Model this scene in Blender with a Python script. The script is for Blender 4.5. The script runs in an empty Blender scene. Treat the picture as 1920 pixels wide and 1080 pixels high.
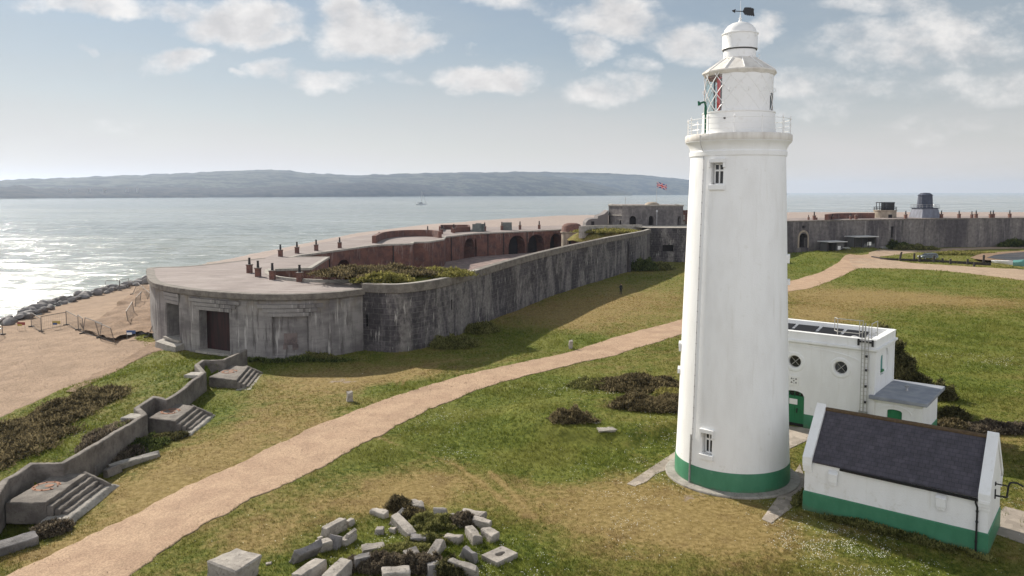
import bpy, bmesh, math, random
import numpy as np
from mathutils import Vector, Matrix
random.seed(7); RNG = np.random.default_rng(7)
R = math.radians
scene = bpy.context.scene
COL = scene.collection

# ---------------------------------------------------------------- camera, sky, sun, exposure
F_PX, HZ, H, Y0 = 1450.0, 361.0, 16.9, 461.0
PITCH = math.atan((Y0 - HZ) / F_PX)
SUN_AZ, SUN_EL = R(-40), R(33)
cam = bpy.data.cameras.new('camera'); cam_o = bpy.data.objects.new('camera', cam); COL.objects.link(cam_o)
cam.sensor_width = 36; cam.lens = F_PX * 36 / 1920; cam.shift_y = (Y0 - 540) / 1920
cam.clip_start = 0.5; cam.clip_end = 60000
cam_o.location = (0, 0, H); cam_o.rotation_euler = (math.pi / 2 - PITCH, 0, 0)
scene.camera = cam_o
scene.view_settings.view_transform = 'Standard'; scene.view_settings.look = 'None'
scene.view_settings.gamma = 1; scene.view_settings.use_curve_mapping = False
scene.view_settings.exposure = 0.5
scene.cycles.max_bounces = 8; scene.cycles.volume_bounces = 1
scene.cycles.use_denoising = True
sl = bpy.data.lights.new('sun', 'SUN'); sl.energy = 5.0; sl.angle = R(0.5); sl.color = (1, 0.93, 0.82)
so = bpy.data.objects.new('sun', sl); COL.objects.link(so)
sdir = Vector((math.sin(SUN_AZ) * math.cos(SUN_EL), math.cos(SUN_AZ) * math.cos(SUN_EL), math.sin(SUN_EL)))
so.rotation_euler = (-sdir).to_track_quat('-Z', 'Y').to_euler(); so.location = (-60, 80, 90)

# ---------------------------------------------------------------- layout helpers: a place in the photo -> a point in the world
cP, sP = math.cos(PITCH), math.sin(PITCH)
def ray(px, py):
    u = Y0 - py
    return (px - 960, F_PX * cP + u * sP, -F_PX * sP + u * cP)
def P(px, py, z=0.0):
    d = ray(px, py); t = (z - H) / d[2]
    return (d[0] * t, d[1] * t, z)
def atY(px, py, Y):
    d = ray(px, py); t = Y / d[1]
    return (d[0] * t, Y, H + d[2] * t)
def proj(x, y, z):
    z -= H; f = y * cP - z * sP; u = y * sP + z * cP
    return 960 + x / f * F_PX, Y0 - u / f * F_PX

# ---------------------------------------------------------------- node helper
class T:
    def __init__(s, tree): s.t = tree
    def n(s, typ, ins=None, **pr):
        nd = s.t.nodes.new('ShaderNode' + typ)
        for k, v in pr.items(): setattr(nd, k, v)
        for k, v in (ins or {}).items():
            if isinstance(v, bpy.types.NodeSocket): s.t.links.new(v, nd.inputs[k])
            else: nd.inputs[k].default_value = v
        return nd
    def pos(s): return s.n('NewGeometry').outputs['Position']
    def uv(s): return s.n('UVMap').outputs[0]
    def attr(s, name): return s.n('Attribute', attribute_name=name).outputs['Fac']
    def map(s, vec, sc=(1, 1, 1), loc=(0, 0, 0)):
        return s.n('Mapping', {'Vector': vec, 'Scale': sc, 'Location': loc}).outputs[0]
    def noise(s, vec, scale, detail=4, rough=0.55, dist=0.0):
        return s.n('TexNoise', {'Vector': vec, 'Scale': scale, 'Detail': detail, 'Roughness': rough, 'Distortion': dist}).outputs[0]
    def ramp(s, f, a, b, lo=0.0, hi=1.0):
        return s.n('MapRange', {'Value': f, 'From Min': a, 'From Max': b, 'To Min': lo, 'To Max': hi}, interpolation_type='SMOOTHSTEP').outputs[0]
    def mth(s, op, a, b=0.0, c=0.0):
        nd = s.n('Math', operation=op)
        for i, v in enumerate((a, b, c)):
            if isinstance(v, bpy.types.NodeSocket): s.t.links.new(v, nd.inputs[i])
            else: nd.inputs[i].default_value = v
        return nd.outputs[0]
    def mix(s, f, a, b, blend='MIX'):
        nd = s.n('Mix', data_type='RGBA', blend_type=blend)
        for i, v in ((0, f), (6, a), (7, b)):
            if isinstance(v, bpy.types.NodeSocket): s.t.links.new(v, nd.inputs[i])
            else: nd.inputs[i].default_value = (*v, 1) if (i > 0 and len(v) == 3) else v
        return nd.outputs[2]
    def vary(s, col, f, lo, hi):        # multiply a colour by a value ramped from lo to hi
        g = s.ramp(f, 0.25, 0.75, lo, hi)
        return s.mix(1.0, col, s.n('CombineColor', {0: g, 1: g, 2: g}).outputs[0], 'MULTIPLY')
MATS = {}
def material(name, fn, rough=0.85, metal=0.0, spec=0.3):
    m = bpy.data.materials.new(name); m.use_nodes = True
    t = T(m.node_tree); bs = m.node_tree.nodes['Principled BSDF']
    bs.inputs['Roughness'].default_value = rough; bs.inputs['Metallic'].default_value = metal
    bs.inputs['Specular IOR Level'].default_value = spec
    res = fn(t)
    col, bump, bd, rg = (res + (None,) * 4)[:4] if isinstance(res, tuple) and not isinstance(res[0], float) else (res, None, None, None)
    if isinstance(col, bpy.types.NodeSocket): m.node_tree.links.new(col, bs.inputs['Base Color'])
    else: bs.inputs['Base Color'].default_value = (*col, 1)
    if bump is not None:
        b = t.n('Bump', {'Height': bump, 'Strength': 1.0, 'Distance': bd or 0.02})
        m.node_tree.links.new(b.outputs[0], bs.inputs['Normal'])
    if rg is not None: m.node_tree.links.new(rg, bs.inputs['Roughness'])
    MATS[name] = m
    return m

# ---------------------------------------------------------------- mesh helper
class MB:
    def __init__(s): s.v = []; s.f = []; s.uv = []
    def face(s, pts, uv=None):
        i = len(s.v); s.v += [tuple(p) for p in pts]; s.f.append(tuple(range(i, i + len(pts)))); s.uv.append(uv)
    def box(s, x0, x1, y0, y1, z0, z1, top=None):
        """axis box; top=(dx,dy) insets the upper face"""
        dx, dy = top or (0, 0)
        b = [(x0, y0, z0), (x1, y0, z0), (x1, y1, z0), (x0, y1, z0)]
        t = [(x0 + dx, y0 + dy, z1), (x1 - dx, y0 + dy, z1), (x1 - dx, y1 - dy, z1), (x0 + dx, y1 - dy, z1)]
        s.hull(b, t)
    def hull(s, b, t):
        """closed prism between two rings of equal length (counter-clockwise from above)"""
        i = len(s.v); n = len(b); s.v += [tuple(p) for p in b] + [tuple(p) for p in t]
        s.f.append(tuple(i + k for k in range(n - 1, -1, -1))); s.uv.append(None)
        s.f.append(tuple(i + n + k for k in range(n))); s.uv.append(None)
        for k in range(n):
            s.f.append((i + k, i + (k + 1) % n, i + n + (k + 1) % n, i + n + k)); s.uv.append(None)
    def cyl(s, p0, p1, r0, r1=None, n=12):
        r1 = r0 if r1 is None else r1
        p0, p1 = Vector(p0), Vector(p1); d = (p1 - p0).normalized()
        a = d.orthogonal().normalized(); b = d.cross(a)
        ring = lambda p, r: [p + (a * math.cos(2 * math.pi * k / n) + b * math.sin(2 * math.pi * k / n)) * r for k in range(n)]
        s.hull(ring(p0, r0), ring(p1, r1))
    def lathe(s, prof, n=48, c=(0, 0, 0), a0=0.0, a1=2 * math.pi):
        full = abs(a1 - a0 - 2 * math.pi) < 1e-6
        m = n if full else n + 1; i = len(s.v)
        for r, z in prof:
            for k in range(m):
                a = a0 + (a1 - a0) * k / n
                s.v.append((c[0] + r * math.cos(a), c[1] + r * math.sin(a), c[2] + z))
        for j in range(len(prof) - 1):
            for k in range(n):
                k2 = (k + 1) % m
                s.f.append((i + j * m + k, i + j * m + k2, i + (j + 1) * m + k2, i + (j + 1) * m + k)); s.uv.append(None)
    def tube(s, pts, r, n=6):
        for a, b in zip(pts[:-1], pts[1:]): s.cyl(a, b, r, r, n)
    def sweep(s, path, prof, side=1, cap=True):
        """profile [(outward offset, z)...] carried along a 2-D path; z may be a function of the arc length"""
        off = offsets(path, side); L = arclen(path); rows = []
        for p, o, l in zip(path, off, L):
            rows.append([(p[0] + o[0] * q, p[1] + o[1] * q, z(l) if callable(z) else z) for q, z in prof])
        pl = [0.0]
        for (q0, z0), (q1, z1) in zip(prof[:-1], prof[1:]):
            pl.append(pl[-1] + math.hypot(q1 - q0, (z1(0) if callable(z1) else z1) - (z0(0) if callable(z0) else z0)))
        for i in range(len(path) - 1):
            for j in range(len(prof) - 1):
                s.face([rows[i][j], rows[i + 1][j], rows[i + 1][j + 1], rows[i][j + 1]],
                       [(L[i], pl[j]), (L[i + 1], pl[j]), (L[i + 1], pl[j + 1]), (L[i], pl[j + 1])])
        if cap and len(prof) > 3: s.face(rows[0]); s.face(rows[-1][::-1])
    def build(s, name, mat, parent=None, smooth=False, bevel=0.0, weld=True, angle=40):
        me = bpy.data.meshes.new(name); me.from_pydata(s.v, [], s.f)
        if any(u is not None for u in s.uv):
            ul = me.uv_layers.new(name='UVMap'); k = 0
            for f, u in zip(s.f, s.uv):
                for j in range(len(f)):
                    if u is not None: ul.data[k].uv = u[j]
                    k += 1
        if weld:
            bm = bmesh.new(); bm.from_mesh(me)
            bmesh.ops.remove_doubles(bm, verts=bm.verts, dist=0.0008)
            bmesh.ops.recalc_face_normals(bm, faces=bm.faces) if bevel or not smooth else None
            bm.to_mesh(me); bm.free()
        return link(name, me, mat, parent, smooth, bevel, angle)
def link(name, me, mat, parent=None, smooth=False, bevel=0.0, angle=40):
    o = bpy.data.objects.new(name, me); COL.objects.link(o)
    me.materials.append(MATS[mat] if isinstance(mat, str) else mat)
    if smooth: me.shade_smooth() if angle >= 180 else me.set_sharp_from_angle(angle=R(angle))
    if parent is not None: o.parent = parent
    if bevel:
        b = o.modifiers.new('bevel', 'BEVEL'); b.width = bevel; b.segments = 2; b.limit_method = 'ANGLE'; b.angle_limit = R(35)
    return o
def arclen(path):
    L = [0.0]
    for a, b in zip(path[:-1], path[1:]): L.append(L[-1] + math.hypot(b[0] - a[0], b[1] - a[1]))
    return L
def offsets(path, side=1):
    """unit-ish mitred normals, to the right of the direction of travel for side=1"""
    out = []; n = len(path)
    closed = math.hypot(path[0][0] - path[-1][0], path[0][1] - path[-1][1]) < 1e-6
    def nrm(a, b):
        dx, dy = b[0] - a[0], b[1] - a[1]; l = math.hypot(dx, dy) or 1
        return (dy / l * side, -dx / l * side)
    for i in range(n):
        a = nrm(path[i - 1], path[i]) if i > 0 else (nrm(path[-2], path[-1]) if closed else None)
        b = nrm(path[i], path[i + 1]) if i < n - 1 else (nrm(path[0], path[1]) if closed else None)
        a = a or b; b = b or a
        mx, my = a[0] + b[0], a[1] + b[1]; l2 = mx * mx + my * my
        k = min(2 / max(l2, 0.2), 3.0)
        out.append((mx * k, my * k))
    return out
def smooth_path(pts, step=0.6):
    """Catmull-Rom through 2-D points, resampled"""
    pts = [np.array(p[:2], float) for p in pts]; ext = [2 * pts[0] - pts[1]] + pts + [2 * pts[-1] - pts[-2]]; out = []
    for i in range(1, len(ext) - 2):
        p0, p1, p2, p3 = ext[i - 1:i + 3]; n = max(1, int(np.linalg.norm(p2 - p1) / step))
        for k in range(n):
            t = k / n
            out.append(tuple(0.5 * (2 * p1 + (p2 - p0) * t + (2 * p0 - 5 * p1 + 4 * p2 - p3) * t * t + (3 * p1 - p0 - 3 * p2 + p3) * t ** 3)))
    out.append(tuple(pts[-1]))
    return out
def wall_mesh(path, z0, z1, ops=(), side=1, extra=()):
    """wall strip along a path with openings cut in; returns (wall MB, list of MB for the back of each opening)"""
    L = arclen(path); tot = L[-1]
    z1f = z1 if callable(z1) else (lambda s: z1)
    P2 = np.array([p[:2] for p in path], float); off = np.array(offsets(path, side)); La = np.array(L)
    def pt(s): return np.array([np.interp(s, La, P2[:, 0]), np.interp(s, La, P2[:, 1])])
    def nr(s):
        v = np.array([np.interp(s, La, off[:, 0]), np.interp(s, La, off[:, 1])]); return v / (np.linalg.norm(v) or 1)
    cuts = set(L) | set(extra)
    for o in ops:
        n = 12 if o.get('rise') else 1
        for k in range(n + 1): cuts.add(o['s0'] + (o['s1'] - o['s0']) * k / n)
    cuts = sorted(c for c in cuts if -1e-6 <= c <= tot + 1e-6)
    cuts = [c for i, c in enumerate(cuts) if i == 0 or c - cuts[i - 1] > 1e-4]
    w = MB(); backs = [MB() for _ in ops]
    def top(o, s):
        if not o.get('rise'): return o['zb']
        u = (s - (o['s0'] + o['s1']) / 2) / ((o['s1'] - o['s0']) / 2)
        return o['zb'] + o['rise'] * math.sqrt(max(0, 1 - u * u))
    v3 = lambda p, z: (p[0], p[1], z)
    for a, b in zip(cuts[:-1], cuts[1:]):
        m = (a + b) / 2; pa, pb = pt(a), pt(b)
        q = lambda za, zb, zc, zd: w.face([v3(pa, za), v3(pb, zb), v3(pb, zc), v3(pa, zd)], [(a, za), (b, zb), (b, zc), (a, zd)])
        hits = sorted((k for k, o in enumerate(ops) if o['s0'] - 1e-6 < m < o['s1'] + 1e-6), key=lambda k: ops[k]['za'])
        la = lb = z0
        for hit in hits:
            o = ops[hit]
            if o['za'] > z0: q(la, lb, o['za'], o['za'])
            la, lb = top(o, a), top(o, b)
        q(la, lb, z1f(b), z1f(a))
        for hit in hits:
          o = ops[hit]; d = o['depth']; ta, tb = top(o, a), top(o, b)
          ia, ib = pa - nr(a) * d, pb - nr(b) * d
          w.face([v3(pa, ta), v3(ia, ta), v3(ib, tb), v3(pb, tb)], [(a, 0), (a, d), (b, d), (b, 0)])
          w.face([v3(pa, o['za']), v3(pb, o['za']), v3(ib, o['za']), v3(ia, o['za'])], [(a, 0), (b, 0), (b, d), (a, d)])
          backs[hit].face([v3(ia, o['za']), v3(ib, o['za']), v3(ib, tb), v3(ia, ta)], [(a, o['za']), (b, o['za']), (b, tb), (a, ta)])
          if abs(a - o['s0']) < 1e-4: w.face([v3(pa, o['za']), v3(ia, o['za']), v3(ia, ta), v3(pa, ta)], [(0, o['za']), (d, o['za']), (d, ta), (0, ta)])
          if abs(b - o['s1']) < 1e-4: w.face([v3(pb, o['za']), v3(pb, tb), v3(ib, tb), v3(ib, o['za'])], [(0, o['za']), (0, tb), (d, tb), (d, o['za'])])
    return w, backs
def s_at(path, px, z=2.0, last=False):
    """arc length at which the path appears at column px"""
    L = arclen(path); xs = [proj(p[0], p[1], z)[0] for p in path]
    for i in (range(len(xs) - 2, -1, -1) if last else range(len(xs) - 1)):
        if (xs[i] - px) * (xs[i + 1] - px) <= 0:
            t = (px - xs[i]) / ((xs[i + 1] - xs[i]) or 1); return L[i] + t * (L[i + 1] - L[i])
    return 0.0

# ---------------------------------------------------------------- tagging
def tag(o, label=None, cat=None, group=None, kind=None):
    if label: o['label'] = label
    if cat: o['category'] = cat
    if group: o['group'] = group
    if kind: o['kind'] = kind
    return o
def thing(name, label, cat, loc=(0, 0, 0), rz=0.0, group=None):
    o = bpy.data.objects.new(name, None); COL.objects.link(o)
    o.location = loc; o.rotation_euler = (0, 0, rz); o.empty_display_size = 0.5
    return tag(o, label, cat, group)
def copy_tree(o, parent=None):
    c = o.copy(); COL.objects.link(c)
    if parent is not None: c.parent = parent
    for ch in list(o.children): copy_tree(ch, c)
    return c

# ---------------------------------------------------------------- numpy value noise
def _h(ix, iy, seed):
    n = (ix.astype(np.int64) * 374761393 + iy.astype(np.int64) * 668265263 + seed * 144665) & 0xffffffff
    n = ((n ^ (n >> 13)) * 1274126177) & 0xffffffff
    return ((n ^ (n >> 16)) & 0xffff) / 65535.0
def vnoise(x, y, seed=0):
    x = np.asarray(x, float); y = np.asarray(y, float)
    ix, iy = np.floor(x), np.floor(y); fx, fy = x - ix, y - iy
    fx = fx * fx * (3 - 2 * fx); fy = fy * fy * (3 - 2 * fy)
    a, b = _h(ix, iy, seed), _h(ix + 1, iy, seed); c, d = _h(ix, iy + 1, seed), _h(ix + 1, iy + 1, seed)
    return a + (b - a) * fx + (c - a) * fy + (a - b - c + d) * fx * fy
def fbm(x, y, seed=0, o=4):
    t = 0; a = 0.5
    for k in range(o): t = t + a * vnoise(np.asarray(x) * 2 ** k, np.asarray(y) * 2 ** k, seed + k); a *= 0.5
    return t / (1 - 0.5 ** o)
def sstep(a, b, x):
    t = np.clip((np.asarray(x, float) - a) / (b - a), 0, 1); return t * t * (3 - 2 * t)

# ================================================================ sky with scattered cumulus
w = bpy.data.worlds.new('World'); scene.world = w; w.use_nodes = True
t = T(w.node_tree); bg = w.node_tree.nodes['Background']
sky = t.n('TexSky', sky_type='NISHITA', sun_disc=False, sun_elevation=SUN_EL, sun_rotation=SUN_AZ % (2 * math.pi),
          altitude=0, air_density=1.0, dust_density=0.25, ozone_density=1.0)
dirv = t.n('TexCoord').outputs['Generated']
sx = t.n('SeparateXYZ', {0: dirv})
yc = t.mth('MAXIMUM', sx.outputs[1], 0.06)
u_ = t.mth('DIVIDE', sx.outputs[0], yc); v_ = t.mth('DIVIDE', sx.outputs[2], yc)
uvw = t.n('CombineXYZ', {0: u_, 1: t.mth('MULTIPLY', v_, 1.5), 2: 0.0}).outputs[0]
wrp = t.n('VectorMath', {0: t.n('TexNoise', {'Vector': uvw, 'Scale': 7.0, 'Detail': 5, 'Roughness': 0.6}).outputs[1], 1: (0.5, 0.5, 0.5)}, operation='SUBTRACT').outputs[0]
wrp = t.n('VectorMath', {0: wrp, 'Scale': 0.13}, operation='SCALE').outputs[0]
wuv = t.n('VectorMath', {0: uvw, 1: wrp}, operation='ADD').outputs[0]
CLOUDS = [  # centre and half-size in the photo, strength
    (690, 62, 100, 52, 1.0), (770, 84, 52, 20, .8), (655, 30, 60, 40, .9), (455, 30, 95, 42, .95), (505, 58, 48, 24, .8), (340, 8, 55, 20, .6),
    (170, 4, 120, 22, .75), (345, 108, 60, 24, .75), (912, 146, 95, 28, .95), (620, 158, 60, 22, .65), (525, 136, 40, 22, .6), (725, 152, 52, 18, .5), (470, 146, 22, 10, .5),
    (940, 10, 70, 22, .6), (1150, 28, 105, 40, .8), (1108, 84, 50, 28, .7), (1145, 168, 80, 34, .75), (1180, 124, 48, 20, .6), (1300, 75, 80, 36, .75), (1420, 60, 40, 30, .6),
    (1660, 90, 140, 44, .62), (1560, 165, 120, 34, .55), (1790, 70, 110, 50, .6), (1640, 18, 150, 24, .5), (1850, 165, 110, 44, .5), (1850, 20, 120, 22, .4), (1500, 210, 130, 26, .32), (1800, 240, 160, 26, .3), (150, 90, 14, 8, .5), (235, 235, 160, 20, .2), (880, 95, 20, 8, .4),
    (250, -120, 300, 60, .8), (900, -160, 360, 70, .8), (1600, -150, 300, 60, .8), (-320, 40, 200, 60, .7), (2250, 60, 260, 60, .6)]
dens = None
for cx, cy, rx, ry, st in CLOUDS:
    d = ray(cx, cy); cu, cv = d[0] / d[1], 1.5 * d[2] / d[1]
    q = t.n('VectorMath', {0: t.n('VectorMath', {0: wuv, 1: (cu, cv, 0)}, operation='SUBTRACT').outputs[0], 1: (F_PX / rx / 1.15, F_PX / ry / 1.5 / 1.15, 1)}, operation='MULTIPLY').outputs[0]
    l = t.n('VectorMath', {0: q}, operation='LENGTH').outputs[1]
    e = t.mth('MULTIPLY', t.ramp(l, 1.45, 0.35), st)
    dens = e if dens is None else t.mth('SMOOTH_MAX', dens, e, 0.12)
n0 = t.noise(uvw, 6.5, 4, 0.55); n1 = t.noise(uvw, 17, 9, 0.64); n2 = t.noise(t.map(uvw, (1, 1, 1), (0.012, -0.022, 0)), 16, 5, 0.55)
bil = t.mth('ADD', t.mth('ADD', dens, t.mth('MULTIPLY', t.mth('SUBTRACT', n1, 0.5), 1.25)), t.mth('MULTIPLY', t.mth('SUBTRACT', n0, 0.5), 0.9))
mask = t.mth('MULTIPLY', t.ramp(bil, 0.14, 0.92), t.ramp(dens, 0.02, 0.3))
mask = t.mth('MULTIPLY', mask, t.ramp(sx.outputs[1], 0.05, 0.2))
shade = t.ramp(t.mth('ADD', t.mth('MULTIPLY', t.mth('SUBTRACT', n2, n1), 1.6), t.mth('MULTIPLY', bil, 0.55)), -0.1, 0.95, 1.0, 0.0)
ccol = t.mix(shade, (8.6, 8.4, 8.4), (13.4, 13.0, 12.6))
veil = t.mix(t.mth('ADD', t.ramp(t.noise(t.map(dirv, (3, 3, 14)), 1.0, 6, .6), .3, .75, .40, .62), t.ramp(sx.outputs[2], .22, .0, 0, .45)), sky.outputs[0], t.mix(t.ramp(sx.outputs[2], .0, .22), (10.2, 9.7, 9.3), (6.7, 7.4, 7.8)))      # thin high cloud
SKYC = t.mix(t.mth('MULTIPLY', mask, 0.94), veil, ccol)
# unseen bright cloud added low behind the viewer as fill light for shaded fronts
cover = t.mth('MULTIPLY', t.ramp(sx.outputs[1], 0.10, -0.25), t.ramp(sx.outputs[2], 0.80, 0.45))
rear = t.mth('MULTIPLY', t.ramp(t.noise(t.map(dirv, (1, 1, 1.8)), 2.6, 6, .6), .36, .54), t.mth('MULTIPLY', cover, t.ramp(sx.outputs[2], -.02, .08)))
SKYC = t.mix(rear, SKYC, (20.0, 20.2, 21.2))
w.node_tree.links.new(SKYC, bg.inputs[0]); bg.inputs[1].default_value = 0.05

# ================================================================ materials
def m_white(t):
    p = t.pos(); n = t.noise(t.map(p, (1, 1, .35)), 1.3, 5); f = t.noise(t.map(p, (3.5, 3.5, .25)), 1.0, 4)
    c = t.mix(t.ramp(n, .35, .75), (.80, .80, .79), (.74, .735, .72))
    c = t.mix(t.ramp(f, .58, .78, 0, .45), c, (.62, .60, .55))
    z = t.n('SeparateXYZ', {0: p}).outputs[2]
    c = t.mix(t.ramp(t.mth('ADD', t.noise(p, 2.2, 6, .7), t.ramp(z, 2.4, .6, 0, .12)), .60, .74, 0, .35), c, (.55, .53, .45))
    c = t.mix(t.ramp(t.noise(t.map(p, (5, 5, .5), (4, 4, 0)), 1.0, 5, .7), .68, .78, 0, .35), c, (.50, .42, .32))
    return c, t.noise(p, 14, 5), .012
material('white_paint', m_white, .55, 0, .4)
material('white_iron', lambda t: (t.mix(t.ramp(t.noise(t.pos(), 3, 5), .55, .8, 0, .6), (.78, .775, .76), (.6, .57, .52)),), .4, 0, .5)
def m_stonecream(t):
    p = t.pos(); n = t.noise(t.map(p, (2, 2, .5)), 1.5, 5)
    return t.mix(t.ramp(n, .35, .75), (.70, .67, .62), (.56, .52, .47)), t.noise(p, 18, 4), .01
material('cream_stone', m_stonecream, .75)
def m_green(t):
    p = t.pos(); n = t.noise(t.map(p, (1, 1, .5)), 1.6, 6)
    c = t.mix(t.ramp(n, .3, .75), (.042, .175, .092), (.058, .215, .118))
    return t.mix(t.ramp(t.noise(p, 5, 6), .60, .76, 0, .45), t.mix(t.ramp(t.mth('ADD', t.mth('MULTIPLY', t.n('SeparateXYZ', {0: p}).outputs[2], -1.3), t.noise(t.map(p, (1, 1, .5)), 3, 6, .7)), .05, .5, 0, .6), c, (.10, .11, .065)), (.13, .22, .15)), t.noise(p, 14, 4), .01
material('green_paint', m_green, .5, 0, .4)
material('green_door', lambda t: (t.mix(t.ramp(t.noise(t.map(t.pos(), (6, 6, .4)), 1.5, 3), .35, .7), (.018, .15, .06), (.024, .19, .08)),), .45, 0, .4)
def m_slate(t):
    b = t.n('TexBrick', {'Vector': t.uv(), 'Color1': (.054, .049, .062, 1), 'Color2': (.066, .059, .072, 1), 'Mortar': (.033, .030, .036, 1), 'Scale': 1.0, 'Mortar Size': .012, 'Bias': 0.0, 'Brick Width': .30, 'Row Height': .22})
    c = t.vary(b.outputs[0], t.noise(t.pos(), 2.5, 5), .75, 1.25)
    c = t.mix(t.ramp(t.noise(t.pos(), 9, 5), .62, .78, 0, .35), c, (.11, .095, .095))
    return c, b.outputs[1], -.008
material('slate', m_slate, .55, 0, .4)
def m_conc(t, a=(.215, .19, .165), b=(.115, .10, .087), lich=(.42, .30, .12)):
    p = t.pos(); c = t.mix(t.ramp(t.noise(p, 1.1, 7, .65), .35, .68), a, b)
    c = t.mix(t.ramp(t.noise(p, 5, 7, .75), .52, .68, 0, .7), c, (.07, .06, .052))
    c = t.mix(t.ramp(t.noise(p, 2.3, 6, .7), .64, .78, 0, .45), c, lich)
    return c, t.mth('ADD', t.noise(p, 9, 8, .7), t.noise(p, 2.5, 5, .6)), .05
material('concrete', m_conc, .9)
material('weathered_stone', lambda t: m_conc(t, (.41, .37, .325), (.24, .215, .19), (.33, .25, .12)), .9)
material('dark_boulder', lambda t: m_conc(t, (.25, .232, .225), (.15, .14, .135), (.22, .18, .13)), .85)
material('pale_concrete', lambda t: m_conc(t, (.38, .35, .31), (.26, .24, .21), (.26, .21, .15)), .9)
def m_roof(t):
    p = t.pos(); n = t.noise(t.map(p, (.35, 1.6, 1)), .9, 6, .6)
    c = t.mix(t.ramp(n, .35, .7), (.25, .205, .19), (.165, .132, .122))
    c = t.mix(t.ramp(t.noise(p, .22, 5), .45, .7, 0, .5), c, (.33, .285, .265))
    return t.mix(t.ramp(t.noise(p, 4, 6, .7), .54, .70, 0, .6), t.mix(t.ramp(t.noise(t.map(p, (.12, 1.9, 1), (2, 5, 0)), 1, 4, .6), .52, .64, 0, .5), c, (.34, .30, .28)), (.13, .105, .098)), t.noise(p, 6, 6), .04
material('roof_concrete', m_roof, .9)
def m_granite(t):
    uv = t.uv(); sep = t.n('SeparateXYZ', {0: uv})
    br = t.n('TexBrick', {'Vector': uv, 'Color1': (.098, .086, .090, 1), 'Color2': (.052, .046, .051, 1), 'Mortar': (.12, .11, .108, 1), 'Scale': 1.0, 'Mortar Size': .03, 'Brick Width': 1.3, 'Row Height': .58, 'Bias': -.1})
    br.offset = 0.5
    pan = t.noise(t.map(uv, (.33, .10, 1)), 1.0, 7, .68, .6)
    c = t.mix(t.ramp(pan, .45, .57, 0, .7), t.mix(.25, br.outputs[0], (.08, .072, .074)), (.225, .205, .19))
    c = t.mix(t.ramp(t.noise(t.map(uv, (.22, .11, 1), (7, 2, 0)), 1.0, 7, .68, .5), .47, .58, 0, .8), c, (.038, .033, .036))
    c = t.vary(c, t.noise(uv, 2.2, 6, .65), .6, 1.4)
    c = t.mix(t.ramp(t.noise(t.map(uv, (2.2, .35, 1), (3, 9, 0)), 1.0, 6, .7), .56, .68, 0, .85), c, (.44, .41, .38))
    c = t.mix(t.ramp(t.noise(t.map(uv, (1.0, .5, 1), (31, 9, 0)), 1.0, 6, .7), .66, .74, 0, .6), c, (.36, .33, .29))
    c = t.mix(t.mth('MULTIPLY', br.outputs[1], t.ramp(t.noise(uv, .5, 4), .4, .6, .15, .6)), c, (.19, .175, .165))
    return c, t.mth('ADD', t.noise(uv, 5, 6), t.mth('MULTIPLY', br.outputs[1], -.6)), .04
material('granite_wall', m_granite, .9)
def m_pour(t):
    uv = t.uv(); sep = t.n('SeparateXYZ', {0: uv})
    c = t.mix(t.ramp(t.noise(t.map(uv, (.25, .5, 1)), 1.1, 6, .6), .35, .68), (.27, .252, .24), (.135, .122, .122))
    z = t.mth('ADD', sep.outputs[1], t.mth('MULTIPLY', t.mth('SUBTRACT', t.noise(uv, .8, 3), .5), .25))
    ln = t.mth('ABSOLUTE', t.mth('SUBTRACT', t.mth('FRACT', t.mth('DIVIDE', z, 1.25)), .5))
    c = t.mix(t.ramp(ln, .03, 0, 0, .45), c, (.12, .108, .10))
    c = t.mix(t.ramp(t.noise(t.map(uv, (2.4, .16, 1)), 1.0, 6, .65), .55, .66, 0, .8), c, (.46, .435, .41))
    c = t.mix(t.ramp(t.noise(t.map(uv, (1.6, .2, 1), (11, 3, 0)), 1.0, 6, .7), .50, .64, 0, .75), c, (.075, .066, .063))
    c = t.mix(t.mth('MULTIPLY', t.ramp(sep.outputs[1], 4.0, 6.0), t.ramp(t.noise(t.map(uv, (.8, .6, 1), (5, 0, 0)), 1.0, 5), .42, .6, 0, .55)), c, (.20, .165, .12))
    return c, t.noise(uv, 4, 7, .65), .05
material('poured_concrete', m_pour, .9)
def m_brick(t, a=(.185, .088, .066), b=(.095, .052, .046)):
    uv = t.uv()
    c = t.mix(t.ramp(t.noise(t.map(uv, (.35, .5, 1)), 1.0, 6, .65), .35, .65), a, b)
    br = t.n('TexBrick', {'Vector': uv, 'Color1': (1, 1, 1, 1), 'Color2': (.72, .72, .72, 1), 'Mortar': (1.3, 1.3, 1.25, 1), 'Scale': 1.0, 'Mortar Size': .012, 'Brick Width': .46, 'Row Height': .15})
    c = t.mix(.6, c, t.mix(1.0, c, br.outputs[0], 'MULTIPLY'))
    c = t.mix(t.ramp(t.noise(t.map(uv, (1.2, .25, 1)), 1.0, 5, .65), .54, .70, 0, .6), c, (.29, .235, .21))
    return t.mix(t.ramp(t.noise(t.map(uv, (.8, .2, 1), (4, 4, 0)), 1.0, 5, .65), .58, .72, 0, .6), c, (.035, .025, .025)), t.noise(uv, 6, 6), .03
material('red_brick', m_brick, .9)
material('chimney_brick', lambda t: (t.vary(t.mix(t.ramp(t.noise(t.pos(), 2, 5), .35, .65), (.17, .085, .065), (.11, .06, .05)), t.noise(t.map(t.pos(), (1, 1, 5)), 3, 3), .7, 1.3),), .9)
material('chimney_pot', lambda t: (.022, .018, .018), .7)
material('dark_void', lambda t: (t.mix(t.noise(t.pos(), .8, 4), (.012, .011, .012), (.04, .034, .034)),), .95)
material('maroon_door', lambda t: (t.mix(t.ramp(t.noise(t.map(t.pos(), (4, 4, .3)), 1.0, 3), .4, .65), (.036, .012, .012), (.014, .008, .008)),), .6)
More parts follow.
